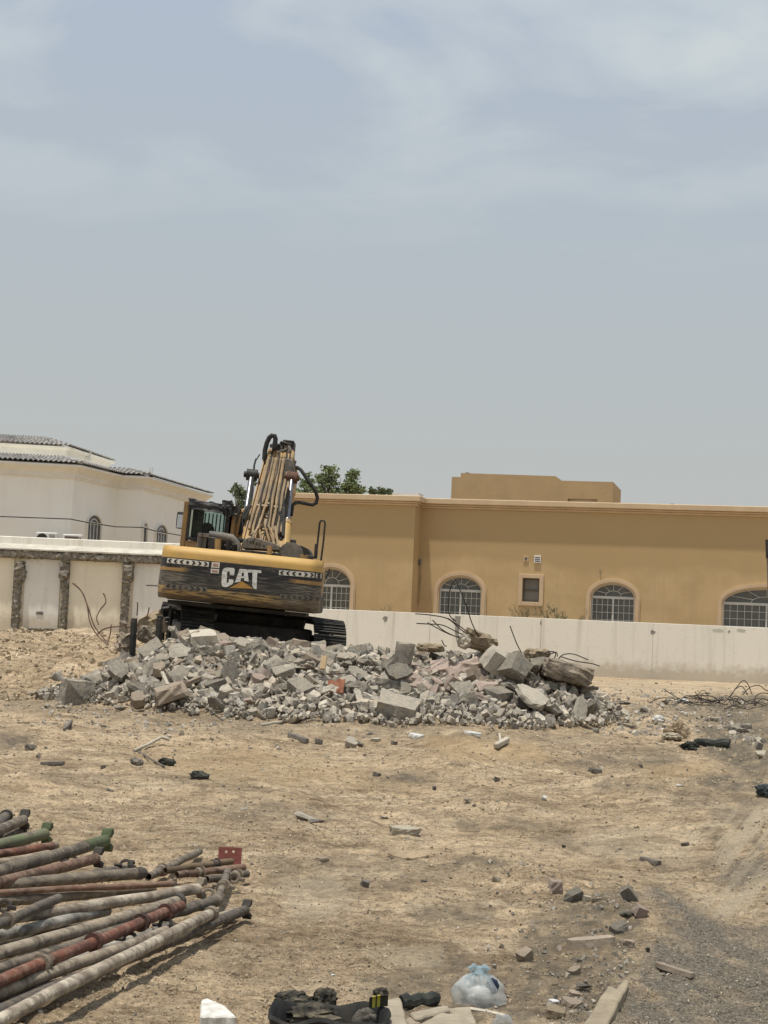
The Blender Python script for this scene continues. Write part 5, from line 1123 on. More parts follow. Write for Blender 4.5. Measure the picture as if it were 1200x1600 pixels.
def at_px(px, py, wpx, hpx, dep=.8, name='stone', M=M_conc, kind='rock', i=0, label='', cat='stone', rot=(0, 0, 0), group=None, lift=None, Y=None, rest=.42):
    # an object standing on the ground where its base is seen
    g = G(px, py+hpx/2) if Y is None else PY(px, py+hpx/2, Y)
    k = g.y/FPX; w_, h_ = wpx*k, hpx*k
    c = PY(px, py, g.y+w_*dep*.4)
    return stone(name, (c.x, c.y, c.z), (w_, max(w_*dep, .02), h_), rot, M, kind, i, label, cat, group)
# named big pieces of the pile (photo position, size in px)
RC = 'rubble chunk'
big = [
 (320, 1004, 50, 34, 27.0, M_pale, 'block', 0, (.15, -.12, .3), 'large pale-topped concrete block at the highest point of the pile, left of the tracks'),
 (281, 1021, 46, 26, 26.4, M_pale, 'slab', 1, (1.0, -.35, .1), 'flat pale broken slab leaning just below the pale-topped block'),
 (272, 989, 34, 26, 27.4, M_conc, 'rock', 2, (.2, .1, .4), 'grey angular chunk at the pile top beside the excavator step'),
 (120, 1081, 50, 42, 25.9, M_conc, 'block', 3, (.1, .12, .5), 'large smooth grey block at the left foot of the pile'),
 (150, 1062, 44, 34, 26.4, M_conc, 'rock', 4, (.2, .1, .1), 'dusty grey boulder right behind the large left-foot block'),
 (90, 1056, 34, 26, 27.0, M_conc, 'rock', 5, (0, .3, .4), 'lone grey rock on the sand at the far left end of the pile'),
 (360, 1052, 26, 50, 25.6, M_conc, 'slab', 2, (1.3, .25, .3), 'tall grey slab standing on edge below the excavator left track'),
 (266, 1082, 54, 24, 25.1, M_brown, 'block', 5, (.1, -.35, .25), 'long brownish beam piece slanting on the left front slope'),
 (249, 1046, 24, 20, 25.9, M_brown, 'slab', 4, (.6, .1, 0), 'round-topped brown concrete core stub on the left slope'),
 (303, 1066, 46, 26, 25.5, M_brown, 'rock', 1, (.2, -.2, .6), 'dusty brown angular chunk in the left middle of the pile'),
 (216, 1072, 50, 34, 25.6, M_conc, 'rock', 7, (.3, .2, .2), 'broad dusty grey rock in the lower left of the pile'),
 (184, 1046, 40, 36, 26.2, M_conc, 'slab', 6, (.9, .5, .4), 'dark grey slanted slab on the upper left slope'),
 (336, 1100, 42, 22, 24.6, M_conc, 'rock', 8, (.1, .25, .2), 'rounded grey boulder at the front foot wrapped by a thin wire'),
 (215, 1093, 24, 18, 25.0, M_brown, 'slab', 7, (.5, 0, 0), 'flat round brown core piece on the left front foot'),
 (188, 1105, 26, 22, 24.9, M_conc, 'rock', 9, (.1, .2, .6), 'small rounded grey stone sticking out of the left front foot'),
 (351, 1083, 24, 12, 25.0, M_pale, 'slab', 8, (.5, .1, 0), 'thin pale disc-like piece below the standing slab'),
 (633, 1020, 30, 36, 26.2, M_conc, 'block', 9, (.05, .05, .2), 'upright square grey block at the crest in the middle of the pile'),
 (622, 1050, 44, 32, 25.5, M_conc, 'slab', 3, (.9, -.1, .3), 'broad grey slab leaning below the upright crest block'),
 (620, 1109, 64, 34, 24.1, M_conc, 'block', 10, (.35, .22, -.1), 'large flat-faced grey panel leaning out at the front middle foot'),
 (777, 1034, 50, 44, 26.0, M_pale, 'block', 1, (.4, .5, .2), 'tilted pale cubic block left of the dark overhanging slab'),
 (808, 1044, 50, 40, 25.8, M_conc, 'block', 4, (-.3, .6, .4), 'grey block with clean faces leaning beside the tilted pale cube'),
 (842, 1037, 32, 32, 26.1, M_conc, 'rock', 0, (.3, .2, .1), 'grey rock squeezed under the left end of the dark slab'),
 (797, 1071, 40, 26, 25.4, M_conc, 'rock', 10, (.1, .4, .2), 'jagged grey chunk below the two leaning blocks'),
 (830, 1088, 56, 28, 24.9, M_pale, 'slab', 9, (.6, .2, .4), 'wide dusty slab low on the right front slope'),
 (785, 1122, 34, 28, 24.3, M_conc, 'rock', 11, (.2, .1, .7), 'dark-edged rock at the front foot right of the centre'),
 (862, 1106, 46, 30, 24.9, M_conc, 'rock', 3, (.1, .2, .3), 'grey angular boulder at the right front foot'),
 (905, 1108, 26, 46, 25.0, M_pale, 'slab', 10, (1.3, .1, .2), 'pale curved shard standing on end near the right foot'),
 (927, 1106, 30, 52, 25.2, M_conc, 'rock', 6, (.2, .1, .5), 'tall grey chunk closing the right end of the pile'),
 (921, 1078, 36, 24, 26.0, M_conc, 'rock', 1, (.2, .1, .1), 'grey chunk just below the right end of the dark slab'),
 (740, 1052, 22, 30, 25.8, M_brown, 'slab', 11, (1.2, .1, .7), 'brown upright disc-like chunk left of the tilted pale cube'),
 (712, 1070, 34, 22, 25.3, M_pink, 'block', 6, (.2, .3, .5), 'pinkish block in the brick-coloured patch of the pile'),
 (762, 1073, 36, 14, 25.4, M_pink, 'block', 7, (.1, .05, .2), 'flat pinkish slab piece below the tilted pale cube'),
 (548, 1098, 34, 34, 24.4, M_conc, 'rock', 2, (.5, .3, .2), 'jagged dark grey boulder at the front foot left of the leaning panel'),
 (497, 1096, 34, 34, 24.6, M_conc, 'rock', 4, (.2, .5, .2), 'grey boulder in front of the rust-red sheet'),
 (540, 1058, 34, 30, 25.5, M_conc, 'rock', 5, (.4, .2, .2), 'mid-grey rounded boulder above the rust-red sheet'),
 (506, 1048, 30, 24, 25.8, M_conc, 'rock', 7, (.2, .2, .4), 'grey boulder behind the short tan plank'),
 (583, 1116, 26, 22, 24.1, M_conc, 'rock', 8, (.2, 0, .1), 'rough grey stone left of the leaning front panel'),
 (461, 1042, 40, 20, 25.8, M_pale, 'rock', 9, (.2, .1, .4), 'pale flat-topped rock below the right track'),
 (403, 1063, 30, 18, 25.4, M_pink, 'slab', 0, (.4, .1, .3), 'pinkish flat chunk in the left centre of the pile'),
 (395, 1096, 40, 18, 24.6, M_pink, 'rock', 6, (.2, .1, .3), 'wide pinkish-brown chunk at the left centre foot'),
 (378, 1058, 20, 16, 25.5, M_pale, 'rock', 3, (.1, .4, .3), 'small white-faced chunk right of the standing slab'),
]
taken = []
for (px, py, w_, h_, Y, M_, kd, i, rot, lab) in big:
    p = PY(px, py, Y); k = Y/FPX; thick = h_*k
    kk_ = .88 if kd == 'block' and py < 1060 and px > 700 else 1; dims = (w_*k*1.02*kk_, max(w_, h_)*k*.8*kk_, h_*k*1.05*kk_)
    if kd == 'slab' and abs(rot[0]) > .45: dims = (w_*k, h_*k/math.sin(abs(rot[0])), .11+.05*(i % 3)); 
    stone('rubble_chunk', p, dims, rot, M_, kd, i, lab, RC, 'broken chunks of the rubble pile'); taken.append((p.x, p.y, max(w_, h_)*k*.38, w_*k/2, px, py))
# sample the rest
rs = np.random.RandomState(77); cand = []
pxr = rs.uniform(60, 955, 26000); pyr = rs.uniform(985, 1150, 26000)
Xs = rs.uniform(-6.2, 4.4, 14000); Ys = rs.uniform(23.0, 28.9, 14000); Hs = pile_h(Xs, Ys); GHs = ground_h(Xs, Ys)
ppx, ppy = proj(Xs, Ys, GHs)
ok = (Hs > .06) & ~((Xs > -5.0) & (Xs < -.5) & (Ys > 27.9))
landm = [(320, 1004, 'pale-topped summit block'), (120, 1081, 'large left-foot block'), (266, 1082, 'slanting brown beam'), (360, 1052, 'tall standing slab'), (526, 1075, 'rust-red sheet'), (633, 1020, 'upright crest block'), (620, 1109, 'leaning front panel'), (777, 1034, 'tilted pale cube'), (885, 1050, 'dark overhanging slab'), (740, 1000, 'yellowish rebar boulder'), (712, 1070, 'pinkish blocks'), (905, 1108, 'standing curved shard'), (440, 1130, 'white pipe'), (461, 1042, 'pale flat rock'), (184, 1046, 'dark slanted slab'), (336, 1100, 'wire-wrapped boulder'), (497, 1000, 'right track'), (385, 1020, 'machine underside')]
def describe(px, py, size, mn, kn):
    j = min(range(len(landm)), key=lambda q_: (landm[q_][0]-px)**2+((landm[q_][1]-py)*2)**2); lx_, ly_, nm = landm[j]; dx, dy = px-lx_, (py-ly_)*2
    far = 'just ' if math.hypot(dx, dy) < 38 else ''
    rel = (far+('right of' if dx > 0 else 'left of')) if abs(dx) > abs(dy) else (far+('below' if dy > 0 else 'above'))
    o_ = sorted(range(len(landm)), key=lambda q_: (landm[q_][0]-px)**2+((landm[q_][1]-py)*2)**2)[1 if size != 'small' else 2]
    hv = 'higher' if (py-ly_) < -7 else 'lower' if (py-ly_) > 7 else 'level'
    return f'{size} {mn} {kn} {rel} the {nm}, towards the {landm[o_][2]}'
mats = [(M_conc, 'grey', .60), (M_pale, 'pale', .13), (M_brown, 'brownish', .13), (M_pink, 'pinkish', .06), (M_dark, 'dark', .08)]
n_th = 0; stuffP = []; stuffS = []
order = rs.permutation(len(Xs)); grid = []
sizes = (.075+.27*rs.rand(len(Xs))**2.6)*(.45+.55*np.clip(Hs/.35, 0, 1))*np.where(Xs > 3.4, .8, 1)
seq = sorted([i for i in order if ok[i]], key=lambda i: -sizes[i])
placed = []
used = {}
for i in seq:
    x, y, s_ = Xs[i], Ys[i], sizes[i]
    # thin out: keep chunks from stacking in the same spot
    if any((x-a)**2+((y-b)*.8)**2 < (max(s_, c)*.56)**2 for a, b, c in placed[-0:] if abs(x-a) < .4): continue
    if any((x-a)**2+((y-b)*.9)**2 < (r_*.95)**2 for a, b, r_, _, _, _ in taken): continue
    placed.append((x, y, s_*1.0)) 
    if n_th < 240 and s_ > .11:
        u = rs.rand(); acc = 0
        pk_ = (712, 1075); near_pink = abs(ppx[i]-690) < 70 and abs(ppy[i]-1070) < 22
        for M_, mn, pr in mats:
            acc += pr
            if u < acc: break
        if near_pink and rs.rand() < .6: M_, mn = M_pink, 'pinkish'
        kd = rs.choice(['rock', 'block', 'slab'], p=[.62, .18, .2]); kn = {'rock': 'jagged chunk', 'block': 'blocky chunk', 'slab': 'flat piece'}[kd]
        size = 'large' if s_ > .27 else 'mid-sized' if s_ > .18 else 'small'
        lab = describe(ppx[i], ppy[i], size, mn, kn); 
        if lab in used:
            row = 'top' if ppy[i] < 1030 else 'upper' if ppy[i] < 1058 else 'middle' if ppy[i] < 1085 else 'lower' if ppy[i] < 1110 else 'bottom'
            lab = lab.split(',')[0]+f', {row} band of pile'
        used[lab] = 1
        stone('rubble_chunk', (x, y, GHs[i]+s_*.30), (s_*rs.uniform(1.1, 1.45), s_*rs.uniform(.9, 1.3), s_*rs.uniform(.35, .6) if kd == 'slab' else s_*rs.uniform(.75, 1.1)), (rs.uniform(-.6, .6), rs.uniform(-.6, .6), rs.uniform(0, 6.3)), M_, kd, int(rs.randint(12)), lab, RC, 'broken chunks of the rubble pile'); n_th += 1
    else: stuffP.append((x, y, GHs[i]+s_*.32)); stuffS.append(s_*.55)
# small fill between the chunks
Xf = rs.uniform(-6.0, 4.1, 15000); Yf = rs.uniform(23.0, 29.2, 15000); Hf = pile_h(Xf, Yf); kf = (Hf > .04) & ~((Xf > -4.9) & (Xf < -.6) & (Yf > 28.3)); Xf, Yf = Xf[kf], Yf[kf]; Gf = ground_h(Xf, Yf); Sf = (.02+.10*rs.rand(len(Xf))**2.2)*(.5+.5*np.clip(Hf[kf]/.3, 0, 1))
P = np.concatenate([np.array(stuffP), np.stack([Xf, Yf, Gf+.03+.1*rs.rand(len(Xf))], -1)]); S_ = np.concatenate([np.array(stuffS), Sf])
tag(scatter_mesh('rubble_fill', P, S_, M_stuff, 88, ('rock', 'slab', 'block', 'rock'), .1, (.4, 1)), 'smaller broken concrete and stone filling the rubble pile', 'rubble', kind='stuff')
# debris trail right of the pile and the grey shards beyond
rs = np.random.RandomState(91); n = 900; PX = rs.uniform(930, 1060, n); PYy = rs.uniform(1085, 1150, n); pts = []
for a, b in list(zip(PX, PYy))[:230]: g = G(a, b); pts.append((g.x, g.y, g.z))
for a, b in zip(rs.uniform(1085, 1190, 240), rs.uniform(1122, 1168, 240)):
    if abs(b-(1118+(a-1085)*.42)) < 13: g = G(a, b); pts.append((g.x, g.y, g.z))
tag(scatter_mesh('rubble_trail', np.array(pts), .02+.07*rs.rand(len(pts))**2.2, M_stuff, 92, ('rock', 'slab'), .5), 'scattered grey chips and shards right of the pile', 'rubble', kind='stuff')
# dark overhanging slab
def rough_block(name, c, d, rot, M, label, cat, seed, cuts=5, amp=.04, bulge=.10):
    bm = bmesh.new(); bmesh.ops.create_cube(bm, size=1); bmesh.ops.subdivide_edges(bm, edges=bm.edges, cuts=cuts, use_grid_fill=True); rr = random.Random(seed)
    for v in bm.verts:
        q = v.co; r_ = max(abs(q.x), abs(q.y), abs(q.z)); rad = q.length; k = (1-bulge)+bulge*(.5/max(rad, .01))
        v.co = Vector((q.x*d[0]*k, q.y*d[1]*k, q.z*d[2]*k)) + Vector([rr.uniform(-amp, amp) for _ in range(3)])
    me = bpy.data.meshes.new(name); bm.to_mesh(me); bm.free(); me.materials.append(M); o = bpy.data.objects.new(name, me); COL.objects.link(o); o.location = c; o.rotation_euler = rot; return tag(o, label, cat)
M_dslab = mat('weathered_dark_slab', (.27, .22, .165), (.13, .105, .08), 5, .95, .8, 22, c=(.38, .32, .24), cscale=2.5, cfac=.5, bdist=.04)
rough_block('concrete_slab', PY(884, 1050, 26.2), (.90, .8, .34), (0, .22, .05), M_dslab, 'big dark brown concrete slab overhanging the right end of the pile', 'concrete slab', 4, amp=.022, bulge=.35)
rough_block('boulder', PY(839, 1021, 26.6), (.42, .4, .16), (0, -.05, .3), M_tanrock, 'tan lump resting on the left end of the dark slab', 'boulder', 5, amp=.03, bulge=.6)
rough_block('boulder', PY(749, 1002, 26.8), (.62, .5, .30), (0, .35, .2), M_tanrock, 'yellowish boulder at the crest from which bent rebars spring', 'boulder', 6, amp=.035, bulge=.6)
rough_block('boulder', PY(725, 1002, 26.6), (.22, .25, .26), (0, 0, .2), M_conc, 'small round grey boulder left of the yellowish one with rebars', 'boulder', 7, amp=.02, bulge=.8)
rough_block('boulder', PY(236, 978, 29.5), (.55, .5, .42), (0, -.5, .2), M_tanrock, 'large tan boulder behind the pile next to the excavator step', 'boulder', 8, amp=.04, bulge=.3)
rough_block('boulder', PY(232, 992, 28.8), (.40, .4, .30), (0, .3, .2), M_dslab, 'darker brown boulder in front of the large tan boulder', 'boulder', 9, amp=.03, bulge=.4)
rough_block('boulder', PY(193, 1004, 28.4), (.24, .3, .34), (0, .3, .4), M_brown, 'brown jagged boulder left of the short steel posts', 'boulder', 10, amp=.03, bulge=.4)
rough_block('boulder', PY(672, 1012, 26.9), (.5, .4, .14), (0, 0, .1), M_tanrock, 'flat tan sand-covered lump at the crest right of the upright block', 'boulder', 11, amp=.02, bulge=.7)
# short steel posts
for (a, b, c_, lab) in ((210, 966, 1003, 'short dark steel post stump standing left of the tan boulder'), (250, 962, 1006, 'dark steel post stump between tan boulder and excavator step')):
    p = PY(a, b, 28.2); q = PY(a, c_, 28.2); mb = MB(); mb.bb(p.x-.05, p.x+.05, 28.15, 28.25, q.z-.4, p.z); mb.bb(p.x-.055, p.x+.02, 28.13, 28.16, q.z-.2, p.z-.05); tag(mb.build('steel_post', M_black, center=True, bevel=.005), lab, 'post')
# planks, sheets, pipes in the pile
def bar_px(name, a, b, Y0, Y1, w_, th, M, label, cat, roll=0):
    p, q = PY(*a, Y0), PY(*b, Y1); d = q-p; mb = MB(); mb.box((0, 0, 0), (d.length, w_, th)); o = mb.build(name, M, bevel=min(w_, th)*.12); o.location = (p+q)/2
    o.rotation_mode = 'QUATERNION'; o.rotation_quaternion = d.to_track_quat('X', 'Z') @ Euler((roll, 0, 0)).to_quaternion(); return tag(o, label, cat)
M_wood = mat('raw_wood', (.50, .36, .21), (.38, .27, .16), 6, .9, .3, 40, stretch=(1, 8, 8)); M_gwood = mat('grey_wood', (.19, .165, .135), (.10, .085, .07), 6, .9, .4, 40, stretch=(1, 6, 6), objvar=.2)
bar_px('wood_piece', (504, 1046), (507, 1026), 25.5, 25.6, .09, .05, M_wood, 'short raw tan plank standing on the pile below the right track', 'plank')
bar_px('wood_piece', (253, 1050), (262, 1070), 25.4, 25.2, .06, .04, M_pale, 'thin pale splinter beside the slanting brown beam', 'plank')
bar_px('wood_piece', (555, 1076), (584, 1090), 24.9, 24.7, .07, .03, M_pale, 'pale lath lying right of the rust-red sheet', 'plank')
bar_px('wood_piece', (557, 1078), (566, 1105), 24.6, 24.4, .12, .03, M_pale, 'pale board tilted against the pile right of the rust-red sheet', 'plank')
cloth('t', mat('rust_sheet', (.28, .115, .06), (.18, .07, .04), 5, .8, .3), PY(512, 1086, 24.7), PY(536, 1082, 24.7), PY(540, 1062, 25.0), PY(513, 1066, 25.0), 10, 8, .05, 4, None)
o = bpy.context.scene.objects['t']; o.name = 'metal_sheet'; tag(o, 'crumpled rust-red metal sheet on the front of the pile', 'metal sheet')
def tube_obj(name, pts, r, M, label, cat, group=None, n=6):
    mb = MB(); mb.tube(pts, r, n); return tag(mb.build(name, M, center=True, smooth=True), label, cat, group)
def smoothp(pts, k=5):
    P = [Vector(p) for p in pts]; P = [P[0]*2-P[1]]+P+[P[-1]*2-P[-2]]; o = []
    for i in range(1, len(P)-2):
        for j in range(k):
            t_ = j/k; o.append(.5*((2*P[i])+(P[i+1]-P[i-1])*t_+(2*P[i-1]-5*P[i]+4*P[i+1]-P[i+2])*t_*t_+(3*P[i]-P[i-1]-3*P[i+1]+P[i+2])*t_**3))
    o.append(P[-2]); return o
def bars(lst, r, M, cat, group, name='rebar'):
    for (pts, lab) in lst: tube_obj(name, smoothp([PY(a, b, c) for a, b, c in pts]), r, M, lab, cat, group)
g_ = 'rebars bent out of the rubble pile'
bars([([(773, 1016, 26.7), (752, 1000, 26.6), (738, 975, 26.4), (730, 950, 26.3), (722, 930, 26.2), (712, 906, 26.2)], 'longest rebar arching highest above the yellowish boulder, straight outer arc'),
      ([(712, 906, 26.2), (704, 918, 26.3), (701, 945, 26.4), (703, 962, 26.4), (712, 971, 26.5), (708, 966, 26.6), (709, 970, 26.5)], 'rebar looping back down left beneath the highest arc tip'),
      ([(649, 959, 26.0), (672, 961, 26.2), (700, 967, 26.4), (722, 985, 26.6), (752, 1002, 26.7)], 'thin rebar reaching far left at the top of the bundle'),
      ([(651, 974, 26.0), (668, 975, 26.2), (692, 977, 26.4), (715, 988, 26.5), (735, 996, 26.6)], 'horizontal rebar reaching left below the thin top one'),
      ([(668, 973, 26.0), (684, 982, 26.2), (700, 990, 26.4), (722, 998, 26.6)], 'middle rebar fanning left out of the bundle'),
      ([(676, 969, 26.1), (690, 983, 26.2), (706, 992, 26.4), (728, 1000, 26.6)], 'short rebar crossing the middle of the left fan'),
      ([(700, 966, 26.4), (726, 984, 26.5), (748, 1000, 26.6), (772, 1016, 26.7)], 'straight rebar running down right along the yellowish boulder'),
      ([(690, 1000, 26.3), (694, 1008, 26.3), (698, 1010, 26.3)], 'tiny rebar hook left of the small grey boulder'),
      ([(797, 978, 26.5), (802, 992, 26.5), (808, 1007, 26.5), (815, 1020, 26.6)], 'single rebar standing up between the pale cube and the tan lump'),
      ([(843, 1024, 26.2), (860, 1018, 26.3), (868, 1021, 26.3), (866, 1030, 26.3)], 'short rebar hook on top of the dark slab, left end'),
      ([(842, 1020, 26.4), (858, 1022, 26.3), (869, 1019, 26.2), (871, 1026, 26.2)], 'second short hook beside the first on the dark slab'),
      ([(872, 1030, 26.2), (880, 1023, 26.2), (896, 1022, 26.2), (919, 1031, 26.1)], 'upper rebar curving right from the dark slab top'),
      ([(876, 1026, 26.2), (900, 1033, 26.1), (925, 1037, 26.0), (937, 1041, 26.0)], 'lower rebar pointing right past the dark slab end'),
      ([(907, 1068, 25.9), (908, 1082, 25.9)], 'short rebar stub under the right end of the dark slab')], .0095, M_rebar, 'rebar', g_)
g_ = 'bent rods before the stripped wall'
bars([([(168, 1008, 28.5), (150, 990, 28.6), (140, 970, 28.7), (136, 945, 28.8), (128, 925, 28.9), (113, 911, 29.0)], 'left tall bent rod curving up before the cream panel'),
      ([(170, 1007, 28.5), (156, 990, 28.6), (146, 975, 28.7), (138, 950, 28.8), (128, 925, 28.9), (116, 912, 29.0)], 'second tall bent rod running alongside the left one'),
      ([(154, 976, 28.6), (151, 965, 28.7), (157, 952, 28.8), (165, 942, 28.8), (164, 932, 28.9), (161, 927, 28.9)], 's-shaped rod right of the two tall bent rods'),
      ([(152, 990, 28.4), (165, 982, 28.4), (185, 979, 28.4), (206, 980, 28.4)], 'low rod arching right towards the steel post'),
      ([(214, 962, 28.3), (215, 945, 28.3), (214, 941, 28.3)], 'short rod rising above the steel post'),
      ([(168, 1005, 28.3), (172, 992, 28.4), (174, 976, 28.5)], 'short upright rod beside the brown jagged boulder'),
      ([(229, 966, 28.9), (232, 955, 28.9), (233, 949, 28.9)], 'tiny rod behind the tan boulder')], .012, M_rust, 'steel rod', g_, 'steel_rod')
tube_obj('plastic_pipe', [G(408, 1136, .02), G(440, 1131, .03), G(461, 1126, .05)], .02, M_pale, 'slim white pipe lying at the front foot of the pile', 'pipe')
tube_obj('wire', smoothp([PY(260, 1110, 24.5), PY(290, 1106, 24.4), PY(302, 1097, 24.4), PY(325, 1108, 24.3), PY(345, 1124, 24.2), PY(360, 1132, 24.1), PY(370, 1127, 24.1)]), .008, M_rebar, 'thin dark wire snaking round the boulder at the front foot', 'wire', n=5)
tube_obj('wire', smoothp([PY(470, 1062, 25.2), PY(485, 1050, 25.1), PY(512, 1054, 25.0), PY(545, 1052, 25.0), PY(560, 1062, 25.0)]), .008, M_rebar, 'thin dark wire over the boulders above the rust-red sheet', 'wire', n=5)
# rebar tangle at the right
def onG(px, py, up=0): g = G(px, py); return g+Vector((0, 0, up))
rr = random.Random(12); g_ = 'tangled scrap rebars at the right'
tl = [([(1015, 1098, 0), (1030, 1091, .1), (1055, 1092, .12), (1080, 1102, .05)], 'leftmost low curved bar of the scrap tangle'),
      ([(1042, 1080, 0), (1062, 1092, 0), (1085, 1100, 0), (1110, 1102, 0)], 'long straight bar entering the scrap tangle from upper left'),
      ([(1068, 1090, 0), (1090, 1087, 0), (1112, 1088, 0), (1125, 1097, 0)], 'flat arched bar in the left part of the tangle'),
      ([(1135, 1095, 0), (1148, 1078, 0), (1160, 1064, 0), (1168, 1068, 0), (1175, 1085, 0)], 'tallest hooped bar over the scrap tangle'),
      ([(1140, 1090, 0), (1150, 1076, 0), (1160, 1073, 0), (1168, 1086, 0)], 'small hoop nested under the tallest hoop'),
      ([(1160, 1086, 0), (1172, 1074, 0), (1186, 1071, 0), (1196, 1078, 0), (1215, 1085, 0)], 'right hoop leaning out of the picture edge'),
      ([(1158, 1117, 0), (1151, 1108, 0), (1150, 1096, 0), (1154, 1090, 0)], 'upright curl at the front of the tangle'),
      ([(1178, 1108, 0), (1180, 1090, 0), (1190, 1083, 0), (1210, 1085, 0)], 'thick bent bar at the right front of the tangle'),
      ([(1095, 1100, 0), (1096, 1088, 0)], 'short upright stub in the tangle'), ([(1086, 1081, 0), (1094, 1093, 0)], 'short leaning stub in the tangle')]
def tang(pts, up=0):
    Yb = G(pts[0][0], 1108).y + rr.uniform(-.3, .9); return smoothp([PY(a, b, Yb+.12*i+up) for i, (a, b, _) in enumerate(pts)])
for pts, lab in tl: tube_obj('rebar', tang(pts), .010, M_rebar, lab, 'rebar', g_)
for i in range(50):
    cx = rr.uniform(1075, 1230); w_ = rr.uniform(16, 60); cy = rr.uniform(1093, 1117)-(8 if cx < 1100 else 0); h_ = rr.uniform(2, 20)
    pts = [(cx-w_/2, cy+rr.uniform(-4, 4), 0), (cx-w_/4, cy-h_*rr.uniform(0, 1), 0), (cx+w_/5, cy-h_*rr.uniform(-.3, 1), 0), (cx+w_/2, cy+rr.uniform(-5, 4), 0)]
    tube_obj('rebar', tang(pts, rr.uniform(-.5, .5)), .008, M_rebar, f'low tangled rusty bar {"at the left end" if cx < 1105 else "left of the middle" if cx < 1135 else "in the middle" if cx < 1165 else "right of the middle" if cx < 1195 else "at the right edge"} of the scrap heap, {"front" if cy > 1109 else "back" if cy < 1100 else "centre"}, {"wide arch" if w_ > 42 else "short kink" if w_ < 28 else "medium bend"}', 'rebar', g_)

